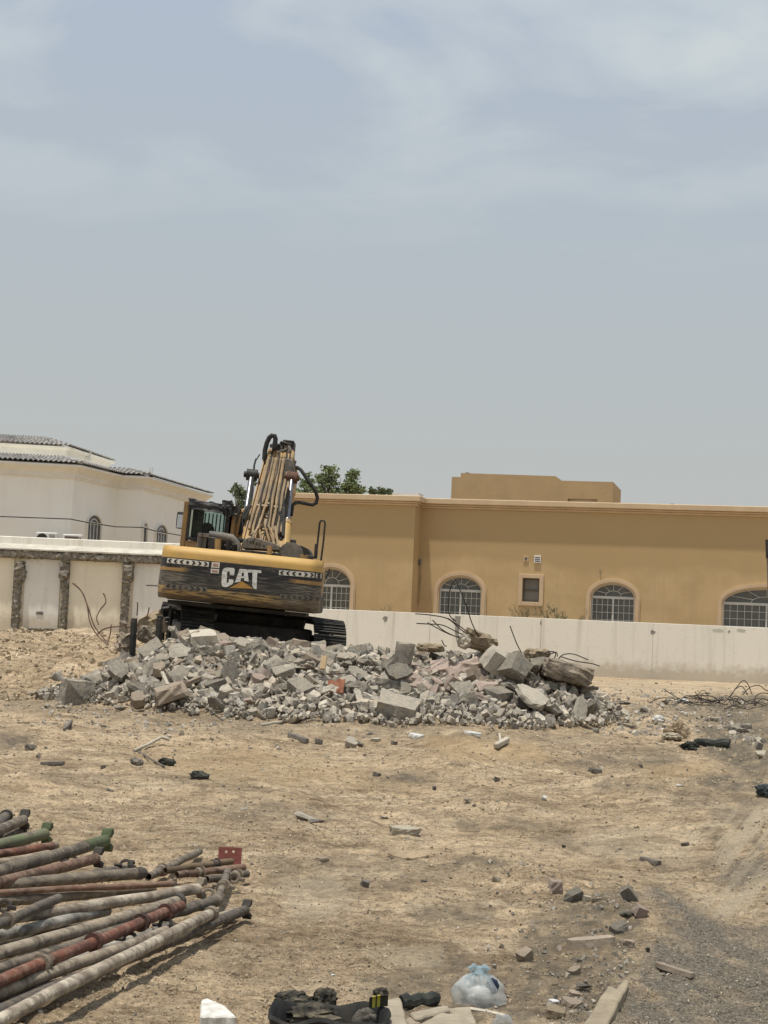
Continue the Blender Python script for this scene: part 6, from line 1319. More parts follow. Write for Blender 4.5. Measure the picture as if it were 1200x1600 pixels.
# ================================================================== SMALL THINGS ON THE OPEN GROUND
M_card = mat('torn_cardboard', (.40, .31, .20), (.27, .205, .135), 5, .9, .3); M_cream2 = mat('cream_stone', (.42, .37, .28), (.31, .27, .20), 5, .95, .4)
M_plw = mat('white_plastic', (.62, .61, .57), (.5, .49, .45), 4, .4, .1); M_fab = mat('black_fabric', (.045, .048, .042), (.018, .02, .018), 8, .9, .6, 26, c=(.12, .115, .09), cscale=5, cfac=.45, bdist=.02)
small = [
 (474, 1272, 50, 22, M_pale, 'rock', 7, (.1, .1, .3), 'rough pale grey rock on the open sand beside a dark round one'),
 (497, 1282, 28, 19, M_dark, 'rock', 9, (.2, 0, 0), 'dark rounded stone touching the rough pale grey rock'),
 (633, 1298, 52, 13, M_cream2, 'slab', 5, (.08, .05, .4), 'flat cream stone slab in the centre of the open ground'),
 (637, 1309, 8, 6, M_plw, 'rock', 1, (0, 0, 0), 'tiny white pebble right below the flat cream slab'),
 (548, 1162, 26, 14, M_pale, 'slab', 1, (.6, .2, .1), 'pale wedge stone in front of the pile, left of two grey ones'),
 (562, 1160, 16, 14, M_conc, 'rock', 7, (0, 0, 0), 'grey stone touching the pale wedge before the pile'),
 (586, 1157, 20, 8, M_cream2, 'slab', 8, (.1, 0, 0), 'thin cream stone right of the pale wedge before the pile'),
 (731, 1252, 20, 9, M_dark, 'rock', 2, (0, .1, 0), 'dark stone at the upper left of the small stone cluster'),
 (741, 1258, 12, 8, M_dark, 'rock', 5, (0, 0, 0), 'dark little stone in the middle of the small stone cluster'),
 (757, 1265, 13, 9, M_brown, 'rock', 6, (0, 0, 0), 'brown stone at the lower right of the small stone cluster'),
 (735, 1265, 9, 6, M_tanrock, 'rock', 6, (0, 0, 0), 'smallest tan stone of the small stone cluster'),
 (777, 1218, 12, 8, M_dark, 'block', 6, (0, .2, .3), 'small dark block alone above the stone cluster'),
 (616, 1161, 11, 7, M_dark, 'block', 2, (0, .3, .3), 'small dark cube on the sand before the pile centre'),
 (589, 1210, 14, 6, M_dark, 'slab', 2, (0, .2, .3), 'thin dark chip on the sand in the middle ground'),
 (600, 1277, 18, 8, M_dark, 'rock', 9, (0, .2, .3), 'dark elongated clod above left of the cream slab'),
 (503, 1343, 22, 7, M_brown, 'slab', 3, (0, 0, .3), 'flat brown chip left of the curled cream shell'),
 (571, 1381, 17, 12, M_grease, 'slab', 6, (.4, .3, .3), 'small dark greenish bottle-like fragment on the pale sand patch'),
 (663, 1375, 10, 9, M_dark, 'rock', 4, (0, 0, 0), 'small dark stone right of the pale sand patch'),
 (774, 1376, 24, 15, M_cream2, 'rock', 8, (0, .2, .2), 'cream broken stone in the right centre of the ground'),
 (740, 1382, 9, 6, M_cream2, 'rock', 2, (0, 0, .2), 'tiny cream chip left of the cream broken stone'),
 (930, 1205, 21, 10, M_dark, 'block', 1, (.1, .15, .1), 'dark flat wedge block alone right of the pile front'),
 (1001, 1196, 12, 10, M_dark, 'rock', 3, (0, .2, 0), 'dark stone at the tip of the dark soil streak'),
 (1070, 1320, 16, 8, M_dark, 'block', 8, (0, -.15, .1), 'small dark brick-like block in the right middle ground'),
 (981, 1228, 10, 5, M_dark, 'rock', 8, (0, 0, 0), 'little dark stone in the right middle ground'),
 (868, 1385, 24, 22, M_pink, 'block', 5, (.1, .1, .3), 'pinkish grey block, leftmost of the broken kerb blocks'),
 (896, 1400, 32, 22, M_conc, 'block', 8, (.3, -.25, .5), 'grey block with lit top next to the pinkish one'),
 (918, 1404, 14, 9, M_cream2, 'block', 4, (.1, .1, .2), 'small cream chip right of the lit-top grey block'),
 (932, 1406, 26, 14, M_brown, 'rock', 1, (.1, .1, .2), 'brown half-buried rock right of the small cream chip'),
 (982, 1397, 30, 22, M_conc, 'block', 11, (.5, .9, .3), 'grey kerb block tilted on end at the gravel edge'),
 (978, 1426, 28, 18, M_conc, 'rock', 10, (.1, .1, .2), 'jagged grey rock below the tilted kerb block'),
 (1001, 1424, 22, 20, M_pink, 'block', 9, (.3, .4, .3), 'pinkish wedge block right of the jagged grey rock'),
 (967, 1451, 28, 17, M_conc, 'block', 3, (.2, -.3, .4), 'grey-green topped block below the kerb block group'),
 (983, 1475, 24, 13, M_brown, 'slab', 6, (.1, .1, .2), 'flat brown stone right of the long kerb strip'),
 (1015, 1483, 22, 14, M_conc, 'rock', 6, (.1, .1, .2), 'grey stone at the gravel edge right of the flat brown one'),
 (820, 1493, 26, 20, M_brown, 'block', 2, (.2, -.4, .5), 'brown pointed block left of the long kerb strip'),
 (898, 1518, 20, 12, M_brown, 'slab', 7, (.2, -.4, .5), 'small brown chip above the dark stone'),
 (912, 1539, 32, 24, M_dark, 'rock', 9, (.1, .2, .3), 'rounded dark purple-grey stone left of the broken pavement strip'),
 (863, 1535, 22, 12, M_tanrock, 'rock', 11, (.1, .2, .3), 'ochre stone left of the rounded dark stone'),
 (897, 1555, 24, 12, M_brown, 'slab', 1, (.2, .1, .2), 'brown slab piece under the rounded dark stone'),
 (892, 1568, 34, 14, M_brown, 'slab', 9, (.2, .1, .2), 'wide brown flat stone above the cream-edged plate'),
 (866, 1583, 40, 18, M_tanrock, 'slab', 10, (.15, .1, .2), 'cream-edged flat plate at the bottom right'),
 (865, 1566, 18, 8, M_plw, 'slab', 3, (.15, .1, .2), 'little white scrap left of the broken pavement strip'),
 (973, 1556, 16, 10, M_plw, 'rock', 3, (.15, .1, .2), 'white scrap on the gravel right of the broken pavement strip'),
 (959, 1565, 12, 7, M_plw, 'slab', 4, (.15, .1, .2), 'small white chip touching the right side of the pavement strip'),
 (1190, 1178, 24, 18, M_cream2, 'rock', 0, (.1, .2, .2), 'cream stone at the right edge beyond the fabric roll'),
 (1186, 1166, 12, 14, M_conc, 'block', 0, (.1, .2, .2), 'grey block behind the cream stone at the right edge'),
 (1063, 1227, 16, 7, M_plw, 'rock', 9, (0, .1, .2), 'white lump on the sand in the right middle ground'),
 (850, 1247, 8, 10, M_plw, 'slab', 9, (1, .1, .2), 'white scrap on the sand right of the stone cluster'),
 (1010, 1087, 12, 5, M_plw, 'slab', 8, (0, .1, .2), 'small white piece on the pale strip before the white wall'),
 (1039, 1096, 18, 11, M_grease, 'rock', 3, (0, .1, .2), 'grey lump at the left end of the rebar tangle'),
 (1152, 1141, 30, 10, M_conc, 'slab', 3, (.1, .1, .3), 'long grey shard in the trail right of the crumpled cardboard'),
 (1168, 1136, 22, 10, M_conc, 'slab', 4, (.1, -.1, .3), 'grey shard leaning on the long shard in the trail'),
 (1172, 1152, 24, 10, M_conc, 'rock', 4, (.1, -.1, .3), 'grey stone at the lower end of the shard trail'),
 (1120, 1124, 22, 7, M_conc, 'slab', 5, (.1, -.1, .3), 'thin grey shard at the upper end of the trail'),
 (52, 1166, 12, 6, M_brown, 'block', 5, (0, .1, .2), 'small brown block on the dark patch at the far left'),
 (60, 1181, 14, 9, M_dark, 'rock', 5, (0, .1, .2), 'dark clod among twigs at the far left'),
 (172, 1233, 18, 9, M_grease, 'rock', 7, (0, .1, .2), 'grey lump in the left middle ground'),
 (390, 1284, 10, 7, M_dark, 'rock', 10, (0, .1, .2), 'dark small stone above the red plate'),
 (381, 1263, 14, 8, M_pale, 'rock', 11, (0, .1, .2), 'pale small stone above the red plate'),
 (60, 1580, 26, 18, M_conc, 'rock', 2, (0, .1, .2), 'grey stone by the near end of the pale long pipe'),
 (1005, 1110, 20, 9, M_conc, 'rock', 8, (0, .1, .2), 'grey stone right of the pile end'),
 (975, 1096, 24, 10, M_conc, 'rock', 4, (0, .1, .2), 'grey stone behind the pile right end'),
 (522, 1523, 9, 8, M_plw, 'rock', 9, (0, .1, .2), 'tiny white chip on the sand above the black tub'),
 (650, 1150, 26, 8, M_plw, 'slab', 9, (.1, .1, .2), 'white flat shard at the front foot of the pile'),
 (738, 1147, 26, 7, M_plw, 'slab', 7, (.1, .1, .2), 'white flat shard at the pile foot right of centre'),
]
for (px, py, w_, h_, M_, kd, i, rot, lab) in small: at_px(px, py, w_, h_, .8, 'stone' if M_ is not M_plw else 'white_scrap', M_, kd, i, lab, 'stone' if M_ is not M_plw else 'scrap', rot)
# long thin bits
def gbar(name, a, b, w_, th, M, lab, cat, up=.02, roll=0):
    p, q = onG(*a, up), onG(*b, up); d = q-p; mb = MB(); n_ = 6; rr_ = random.Random(int(a[0]))
    vs = []
    for i in range(n_+1):
        c = Vector((d.length*(i/n_-.5), 0, 0)); ww_ = w_*(1 if 0 < i < n_ else .6)*rr_.uniform(.85, 1.1)
        vs += [c+Vector((0, -ww_/2, -th/2)), c+Vector((0, ww_/2, -th/2)), c+Vector((0, ww_/2*.8, th/2)), c+Vector((0, -ww_/2*.8, th/2))]
    boxsec(mb, [vs[i*4:i*4+4] for i in range(n_+1)]); o = mb.build(name, M); o.location = (p+q)/2; o.rotation_mode = 'QUATERNION'; o.rotation_quaternion = d.to_track_quat('X', 'Z') @ Euler((roll, 0, 0)).to_quaternion(); return tag(o, lab, cat)
gbar('kerb_strip', (888, 1480), (957, 1474), .09, .045, M_brown, 'long slightly arched purple-brown kerb strip lying on the dirt', 'kerb stone', .015)
gbar('wood_plank', (1026, 1511), (1083, 1531), .045, .025, M_brown, 'long thin weathered plank lying on the dark gravel', 'plank', .015)
gbar('wood_piece', (452, 1152), (480, 1162), .10, .06, M_gwood, 'dark weathered wood piece before the pile, left of the pale wedge', 'plank', .03)
gbar('wood_piece', (492, 1163), (504, 1164), .1, .06, M_gwood, 'short dark wood stub beside the weathered wood piece', 'plank', .03)
gbar('wood_piece', (64, 1196), (100, 1197), .07, .03, M_gwood, 'dark twig-like strip at the far left of the ground', 'stick', .02)
gbar('wood_piece', (100, 1142), (112, 1128), .05, .03, M_gwood, 'little dark stick standing left of the pile foot', 'stick', .02)
gbar('wood_piece', (28, 1131), (90, 1131), .05, .02, M_gwood, 'long dark flat stick half buried at the far left', 'stick', .0)
gbar('wood_piece', (1002, 1345), (1030, 1352), .08, .03, M_gwood, 'dark curved strip half buried in the sandy hollow at the right', 'stick', .015)
gbar('wood_piece', (965, 1134), (990, 1140), .07, .04, M_gwood, 'dark bent wood strip right of the pile end', 'stick', .03)
for (a, b, c, d_, lab) in ((250, 1194, 272, 1197, 'black dirt-caked rag at the end of the thin stick'), (300, 1216, 324, 1219, 'black dirt-caked lump right of the bent white pipe'), (40, 1168, 52, 1176, 'dark clod beside the small brown block at far left'), (205, 1192, 222, 1198, 'brown crumbled clod beneath the bent white pipe')):
    rough_block('dirt_clod', onG((a+c)/2, (b+d_)/2, .03), ((c-a)*.0085, .12, .07), (0, .1, 0), M_fab if 'black' in lab else M_dark, lab, 'clod', int(a), cuts=4, amp=.014, bulge=.7)
# bent white pipe and thin stick
tube_obj('plastic_pipe', [onG(209, 1176, .02), onG(228, 1171, .05), onG(248, 1166, .09), onG(252, 1165.5, .10), onG(264, 1167, .09)], .019, M_pale, 'bent cream plastic pipe lying on the sand left of centre', 'pipe', n=10)
tube_obj('stick', [onG(216, 1177, .02), onG(235, 1190, .03), onG(256, 1201, .02)], .011, M_gwood, 'thin grey stick slanting below the bent cream pipe', 'stick')
# curled cream shell piece
c0 = G(637, 1336); k = c0.y/FPX
def shell(name, px0, px1, pyt, pyb, M, lab, cat, seed, curl=.05, hgt=.05):
    g = G((px0+px1)/2, pyb); k = g.y/FPX; w_ = (px1-px0)*k; rr_ = random.Random(seed); vs = []; nx, ny = 14, 6
    for j in range(ny+1):
        for i in range(nx+1):
            u = i/nx; v = j/ny; x = (u-.5)*w_; y = (v-.5)*w_*.45; z = hgt*(.25+.75*math.sin(math.pi*v))+curl*(abs(u-.5)*2)**3+.004*rr_.uniform(-1, 1); vs.append((x, y, z))
    n0 = len(vs); vs += [(x, y, z-.012) for x, y, z in vs]
    fs = []
    for j in range(ny):
        for i in range(nx): a = j*(nx+1)+i; fs += [(a, a+1, a+nx+2, a+nx+1), (n0+a, n0+a+nx+1, n0+a+nx+2, n0+a+1)]
    for i in range(nx): fs += [(i, n0+i, n0+i+1, i+1), (ny*(nx+1)+i, ny*(nx+1)+i+1, n0+ny*(nx+1)+i+1, n0+ny*(nx+1)+i)]
    for j in range(ny): a = j*(nx+1); fs += [(a, a+nx+1, n0+a+nx+1, n0+a), (a+nx, n0+a+nx, n0+a+2*nx+1, a+2*nx+1)]
    mb = MB(); mb.add(vs, fs); o = mb.build(name, M); o.location = g; return tag(o, lab, cat)
shell('bark_shell', 606, 668, 1325, 1341, M_card, 'curled cream bark-like shell with dark hollow underside', 'bark piece', 3, .03, .05)
# crumpled cardboard, bag, fabric
def crumple(name, px, py, w_, h_, M, lab, cat, seed, depth=.6, res=16, amp=.32, parent=None):
    g = G(px, py+h_/2); k = g.y/FPX; W, Hh = w_*k/2, h_*k/2; bm = bmesh.new(); bmesh.ops.create_icosphere(bm, subdivisions=4, radius=1)
    V = np.array([v.co[:] for v in bm.verts]); nn_ = np.abs(fbm(V[:, 0]*1.6+seed, V[:, 1]*1.6+V[:, 2]*1.3, 4))*2; n2_ = fbm(V[:, 2]*2.5+seed, V[:, 0]*2.3-V[:, 1]*1.9, 4)*2
    r_ = 1-amp*nn_*1.6+amp*n2_
    for v, q in zip(bm.verts, r_): v.co = Vector((v.co.x*q*W, v.co.y*q*W*depth, max(-.7, v.co.z)*q*Hh+Hh*.62))
    me = bpy.data.meshes.new(name); bm.to_mesh(me); bm.free(); me.materials.append(M); me.polygons.foreach_set('use_smooth', [True]*len(me.polygons)); me.set_sharp_from_angle(angle=R(40))
    o = bpy.data.objects.new(name, me); COL.objects.link(o); o.location = g; return tag(o, lab, cat)
crumple('cardboard', 1058, 1137, 36, 34, M_card, 'crumpled upright tan cardboard on the sand right of the pile', 'cardboard', 3, .4, amp=.7)
crumple('paper_bag', 1050, 1149, 36, 12, M_cream2, 'cream torn paper lying at the foot of the crumpled cardboard', 'paper', 8, .7, amp=.4)
crumple('plastic_bag', 1030, 1122, 24, 13, M_plw, 'small white crumpled bag right of the pile end', 'bag', 11, .7, amp=.4)
crumple('plastic_bag', 1066, 1094, 20, 9, M_plw, 'white scrap bag caught at the left of the rebar tangle', 'bag', 17, .7, amp=.4)
crumple('fabric_roll', 1079, 1164, 30, 17, M_fab, 'black crumpled fabric end with a grey fold at the right', 'fabric', 13, .6, amp=.5)
g0, g1 = onG(1085, 1167, .06), onG(1140, 1170, .06); tube_obj('fabric_roll', [g0+(g1-g0)*t_+Vector((0, 0, .015*math.sin(9*t_))) for t_ in [i/10 for i in range(11)]], [.05, .06, .055, .065, .07, .07, .065, .07, .07, .072, .07], M_fab, 'long black rolled fabric lying on the dirt at the right', 'fabric', n=9)
crumple('fabric', 1196, 1232, 34, 22, mat('dark_teal_fabric', (.07, .09, .09), (.035, .045, .045), 6, .8, .3), 'dark teal fabric heap cut by the right edge', 'fabric', 21, .7, amp=.5)
# cross-like broken piece
for (a, b, c_, d_, lab) in ((774, 1172, 793, 1164, 'pale broken cross-shaped concrete piece before the pile'), (780, 1152, 782, 1166, 'thin pale stake sticking up behind the cross-shaped piece')):
    p, q = (onG(a, b, .05), onG(c_, d_, .06)) if b > c_ or a == 774 else (PY(a, b, G(782, 1170).y+.1), onG(c_, 1170, .02)); dd = q-p; mb = MB(); mb.box((0, 0, 0), (dd.length, .07 if a == 774 else .03, .07 if a == 774 else .02)); o = mb.build('broken_piece', M_pale, bevel=.012); o.location = (p+q)/2; o.rotation_mode = 'QUATERNION'; o.rotation_quaternion = dd.to_track_quat('X', 'Z'); tag(o, lab, 'broken piece')
# random small dark bits strewn about, countable ones
rs = np.random.RandomState(5); spots = []
GL = [(235, 1168, 'bent cream pipe'), (480, 1275, 'rough pale rock pair'), (633, 1298, 'flat cream slab'), (745, 1258, 'small stone cluster'), (357, 1338, 'red steel plate'), (637, 1335, 'curled cream shell'), (774, 1376, 'cream broken stone'), (985, 1415, 'kerb block group'), (490, 1400, 'pale sand patch'), (620, 1150, 'front of the rubble pile'), (1110, 1163, 'black fabric roll'), (1063, 1227, 'white lump'), (1070, 1320, 'dark brick-like block'), (922, 1478, 'long kerb strip'), (513, 1560, 'black rubber tub'), (748, 1550, 'knotted plastic bag'), (342, 1575, 'white block'), (1055, 1520, 'plank on the gravel'), (868, 1385, 'pinkish block'), (60, 1180, 'twigs at the far left'), (930, 1205, 'dark wedge block'), (1016, 1348, 'curved dark strip')]
def glabel(nm, px, py):
    j = min(GL, key=lambda q_: math.hypot(q_[0]-px, (q_[1]-py)*1.5)); dx, dy = px-j[0], (py-j[1])*1.5; d_ = math.hypot(dx, dy)
    rel = ('right of' if dx > 0 else 'left of') if abs(dx) > abs(dy) else ('before' if dy > 0 else 'behind')
    return f"{nm} on the ground, {'close ' if d_ < 45 else 'some way ' if d_ < 85 else 'far '}{rel} the {j[2]}"
kindsd = [('small dark stone', M_dark), ('small grey stone', M_conc), ('small brown stone', M_brown), ('small pale stone', M_pale)]
zones = lambda px, py: ('left' if px < 400 else 'middle' if px < 800 else 'right')+' '+('far' if py < 1230 else 'middle' if py < 1400 else 'near')
for i in range(24):
    px, py = rs.uniform(10, 1190), 1165+420*rs.rand()**1.2
    if px < 400 and py > 1275: continue
    nm, M_ = kindsd[int(rs.choice(4, p=[.45, .2, .25, .1]))]; s_ = rs.uniform(6, 13); zn = zones(px, py).split()
    at_px(px, py, s_, s_*.55, .8, 'stone', M_, 'rock' if rs.rand() < .6 else 'slab', int(rs.randint(12)), glabel(nm, px, py), 'stone', (0, 0, rs.uniform(0, 6)), 'small loose stones on the sand')

# ================================================================== FOREGROUND
M_wst = mat('white_stone', (.74, .72, .66), (.45, .42, .36), 14, .9, .5, 30, bdist=.012)
def solid(name, tops, h, M, lab, cat, yd=0, bevel=.006, z=0.0, base=None, taper=1.0, jit=.006):
    rj = random.Random(int(tops[0][0])); t2 = []
    for (a_, b_) in zip(tops, tops[1:]+tops[:1]):
        L_ = math.hypot(b_[0]-a_[0], b_[1]-a_[1]); m_ = max(1, int(L_/7)); t2 += [(a_[0]+(b_[0]-a_[0])*i/m_+rj.uniform(-1, 1)*(1.4 if i else .3), a_[1]+(b_[1]-a_[1])*i/m_+rj.uniform(-1, 1)*(.8 if i else .2)) for i in range(m_)]
    tops = t2
    # low block from its ground outline seen in the photo (bottom outline pixels), extruded up
    P = [PZ(x, y, z+h) for x, y in tops]; c = sum((p for p in P), Vector())/len(P); mb = MB(); n_ = len(P)
    vs = [tuple(p) for p in P]+[(c.x+(p.x-c.x)*taper, c.y+(p.y-c.y)*taper, z-.02) for p in P]
    vs = vs[:n_]+[(x_+rj.uniform(-jit, jit), y_+rj.uniform(-jit, jit), z_) for x_, y_, z_ in vs[n_:]]+[(c.x, c.y, z+h+.004)]
    mb.add(vs, [(i, (i+1) % n_, 2*n_) for i in range(n_)]+[tuple(range(2*n_-1, n_-1, -1))]+[(i, n_+i, n_+(i+1) % n_, (i+1) % n_) for i in range(n_)]); return tag(mb.build(name, M, center=True, bevel=bevel), lab, cat)
gw = gh(-.7, 6.8)
o = solid('white_block', [(313, 1588), (315, 1562), (324, 1559), (352, 1571), (370, 1588)], .055, M_wst, 'bright white broken block on the sand at the bottom edge', 'block', z=gw)
# broken pavement strip
M_pave = mat('dusty_pavement', (.33, .275, .19), (.22, .18, .125), 9, .95, .8, 30); gp = gh(1.05, 6.9)
solid('pavement_strip', [(905, 1610), (922, 1583), (938, 1556), (950, 1540), (966, 1545), (972, 1532), (983, 1530), (978, 1546), (966, 1566), (952, 1596), (946, 1612)], .035, M_pave, 'dusty broken kerb strip running out of the bottom edge beside the gravel', 'kerb stone', z=gp)
# paving stones by the tub
gz_ = gh(.2, 6.7)
M_pst = mat('paver_tan', (.33, .28, .205), (.23, .195, .145), 8, .95, .4, 30, objvar=.12)
for (poly, h_, lab, tp) in (([(602, 1562), (625, 1558), (640, 1610), (600, 1612)], .10, 'upright tan paver leaning against the black tub', 1.1), ([(640, 1582), (700, 1570), (704, 1578), (650, 1592)], .05, 'curved tan kerb piece right of the upright paver', 1), ([(632, 1592), (662, 1580), (668, 1592), (640, 1602)], .035, 'small tan wedge in front of the curved kerb piece', 1),
                            ([(645, 1604), (690, 1582), (725, 1585), (745, 1612), (660, 1615)], .06, 'wide tan paver lying at the bottom edge', 1), ([(698, 1575), (735, 1572), (745, 1600), (715, 1598)], .03, 'pale tan flat plate below the plastic bag', 1)):
    solid('paving_stone', poly, h_, M_pst, lab, 'paving stone', z=gz_, taper=tp)
tube_obj('plastic_pipe', [PZ(735, 1577, gz_+.02), PZ(765, 1582, gz_+.02), PZ(790, 1588, gz_+.02)], .012, M_pale, 'pale plastic strip under the knotted plastic bag', 'pipe')
# black rubber strip
p, q = PZ(628, 1566, gz_+.05), PZ(683, 1561, gz_+.05); tube_obj('rubber_strip', [p+(q-p)*i/8+Vector((0, 0, .006*math.sin(i*2))) for i in range(9)], [.032, .036, .03, .034, .03, .036, .034, .033, .03], M_fab, 'black ragged rubber piece behind the tan pavers', 'rubber piece', n=9)
# black tub (old tyre-like rubber basket) with torn cloth and yellow striped strap
tc_ = PZ(514, 1588, gz_+.12); k = tc_.y/FPX; tubr = 90*k
te = tag(empty('rubber_tub', (tc_.x, tc_.y, gz_)), 'flattened black rubber tub holding torn cloth at the bottom edge', 'tub')
mb = MB(); n_ = 40; ringp = []
def rimpt(a, r_=1, z=.11): 
    r_ = r_*(1+.035*math.sin(2*a+.6)+.02*math.sin(5*a)+.012*math.sin(9*a+2)); return Vector((tubr*r_*math.cos(a), tubr*.95*r_*math.sin(a)-.0, z+(.010*math.sin(3*a)+.006*math.sin(7*a+1))*(z/.1)-.012*math.sin(a)))
vs = []
prof = [(.86, 0), (.95, .03), (1, .11), (1.03, .125), (1.0, .14), (.955, .125), (.91, .04), (.8, .025)]
for i in range(n_):
    a = 2*math.pi*i/n_
    for (r_, z) in prof: q_ = rimpt(a, r_, z); vs.append(q_)
m_ = len(prof); fs = [(i*m_+k2, i*m_+(k2+1) % m_, ((i+1) % n_)*m_+(k2+1) % m_, ((i+1) % n_)*m_+k2) for i in range(n_) for k2 in range(m_)]
mb.add(vs, fs); mb.build('tub_wall', M_rubber, te, smooth=True)
mb = MB(); mb.add([rimpt(2*math.pi*i/n_, .84, .028) for i in range(n_)], [tuple(range(n_))]); mb.build('tub_floor', M_rubber, te)
M_clth = mat('torn_black_cloth', (.05, .048, .04), (.018, .017, .014), 9, .95, .8, 40, c=(.23, .19, .125), cscale=6, cfac=.7, bdist=.02); M_olive = mat('olive_cloth', (.22, .20, .07), (.07, .063, .03), 12, .95, .6, 50)
def lump(name, px, py, w_, h_, M, lab, seed, zz=.05, dep=.7, amp=.5):
    g = PZ(px, py+h_/2, gz_+zz); k = g.y/FPX; o = crumple(name, px, py, w_, h_, M, lab, 'cloth', seed, dep, amp=amp*.62); o.location = (g.x, g.y+w_*k*.3, gz_+zz); return o
lump('torn_cloth', 455, 1561, 50, 34, M_clth, 'torn black cloth bunched at the back left of the tub', 2, .08)
lump('torn_cloth', 507, 1560, 40, 40, M_clth, 'tallest torn black cloth bunch in the middle of the tub', 5, .08)
lump('torn_cloth', 482, 1567, 30, 22, M_clth, 'small black cloth bunch between the two larger ones', 7, .08)
lump('torn_cloth', 480, 1588, 100, 34, M_clth, 'broad dirty black cloth filling the front of the tub', 9, .05, .5, .5)
lump('torn_cloth', 545, 1584, 64, 26, M_olive, 'olive cloth fold in the right half of the tub', 12, .04, .5, .4)
lump('torn_cloth', 595, 1550, 24, 16, M_clth, 'small black rag standing behind the striped strap', 14, .08)
lump('torn_cloth', 570, 1592, 40, 40, mat('grey_rag', (.17, .15, .12), (.09, .08, .065), 8), 'grey-brown rag leaning under the striped strap', 15, .05, .4, .4)
# striped strap
mb = MB(); M_ybl = mat('strap_yellow', (.62, .55, .08), (.5, .44, .07), 8, .8, .1); M_ybk = mat('strap_black', (.06, .058, .04), (.04, .04, .03), 8)
cols = [0, 1, 0, 1, 1, 0]; g = PZ(591, 1580, gz_+.13); k = g.y/FPX; W = 29*k; Hh = 20*k
for i in range(12):
    for j in range(4):
        f = lambda a, b: Vector((g.x-W/2+W*a/12, g.y+.045-.02*(b/4)**2-.03*abs(a/12-.5), g.z+Hh*(b/4)*1.05+.015*(a/12)+.008*math.sin(b)))
        mb.cur = [1, 1, 0, 0, 1, 0, 0, 1, 1, 1, 1, 1][i]; P_ = [f(i, j), f(i+1, j), f(i+1, j+1), f(i, j+1)]; mb.add(P_+[p+Vector((0, .008, 0)) for p in P_], [(0, 1, 2, 3), (7, 6, 5, 4), (0, 4, 5, 1), (1, 5, 6, 2), (2, 6, 7, 3), (3, 7, 4, 0)])
tag(mb.build('striped_strap', [M_ybl, M_ybk], center=True), 'yellow and black striped strap flap on the right of the tub', 'strap')
# plastic bag, knotted, translucent bluish
def plastic(name, col, a):
    M = bpy.data.materials.new(name); M.use_nodes = True; t = M.node_tree; B = t.nodes['Principled BSDF']; B.inputs['Base Color'].default_value = (*col, 1); B.inputs['Roughness'].default_value = .28
    o_ = t.nodes['Material Output']; tr = t.nodes.new('ShaderNodeBsdfTransparent'); tl_ = t.nodes.new('ShaderNodeBsdfTranslucent'); tl_.inputs[0].default_value = (*col, 1); m1 = t.nodes.new('ShaderNodeMixShader'); m1.inputs[0].default_value = .45; m2 = t.nodes.new('ShaderNodeMixShader'); m2.inputs[0].default_value = a
    t.links.new(B.outputs[0], m1.inputs[1]); t.links.new(tl_.outputs[0], m1.inputs[2]); t.links.new(tr.outputs[0], m2.inputs[1]); t.links.new(m1.outputs[0], m2.inputs[2]); t.links.new(m2.outputs[0], o_.inputs[0])
    n3 = t.nodes.new('ShaderNodeTexNoise'); n3.inputs['Scale'].default_value = 11; n3.inputs['Detail'].default_value = 3; bp = t.nodes.new('ShaderNodeBump'); n3.inputs['Distortion'].default_value = 2.5; bp.inputs['Strength'].default_value = .8; bp.inputs['Distance'].default_value = .02; t.links.new(n3.outputs['Fac'], bp.inputs['Height']); t.links.new(bp.outputs[0], B.inputs['Normal']); return M
M_pb = plastic('thin_blue_white_plastic', (.82, .86, .86), .42); M_pb2 = plastic('blue_knot_plastic', (.60, .75, .80), .75)
bgp = PZ(748, 1578, gz_+.0); k = bgp.y/FPX; bg_ = tag(empty('plastic_bag', (bgp.x, bgp.y+.08, gz_)), 'knotted translucent blue-white plastic bag with rubbish inside', 'bag')
bm = bmesh.new(); bmesh.ops.create_uvsphere(bm, u_segments=64, v_segments=36, radius=1); Wb = 40*k; Hb = 60*k
for v in bm.verts:
    z = (v.co.z+1)/2; a = math.atan2(v.co.y, v.co.x); r_ = (math.sin(math.pi*min(1, z*.5+.5))**.6)*1.0 if z > .001 else .9
    rr_ = np.interp(z, [0, .08, .3, .55, .8, .92, 1], [.75, 1.0, 1.0, .9, .52, .2, .12]); fold = 1+(.13*z)*math.sin(a*9+2*math.sin(3*z))+.02*math.sin(a*23+6*z)+.03*math.sin(z*14+a*3)+.06*math.sin(a*5+1)+.04*z*math.sin(a*17)
    zz = z*Hb*(1+.03*math.sin(4*a)); v.co = Vector((rr_*fold*Wb*math.cos(a), rr_*fold*Wb*.8*math.sin(a), zz*.93))
    v.co.x += .004*math.sin(zz*60+a*3)
me = bpy.data.meshes.new('bag_skin'); bm.to_mesh(me); bm.free(); me.materials.append(M_pb); me.polygons.foreach_set('use_smooth', [True]*len(me.polygons)); o = bpy.data.objects.new('bag_skin', me); COL.objects.link(o); o.parent = bg_
mb = MB(); mb.tube([(0, -.01, Hb*.84), (0, -.01, Hb*.9), (0, 0, Hb*.94)], [.028, .016, .02], 12)
for s_, hh in ((-1, .022), (1, .018)): mb.tube([(0, 0, Hb*.92), (s_*.025, -.005, Hb*.97+hh*.3), (s_*.045, .0, Hb*.93), (s_*.03, -.01, Hb*.88)], [.008, .014, .012, .005], 8)
for i in range(9): a = 2*math.pi*i/9; mb.tube([(.02*math.cos(a), .02*math.sin(a), Hb*.86), (.055*math.cos(a), .045*math.sin(a), Hb*.70), (.085*math.cos(a), .07*math.sin(a), Hb*.52)], [.006, .005, .001], 5)
mb.build('knot', M_pb2, bg_, smooth=True)
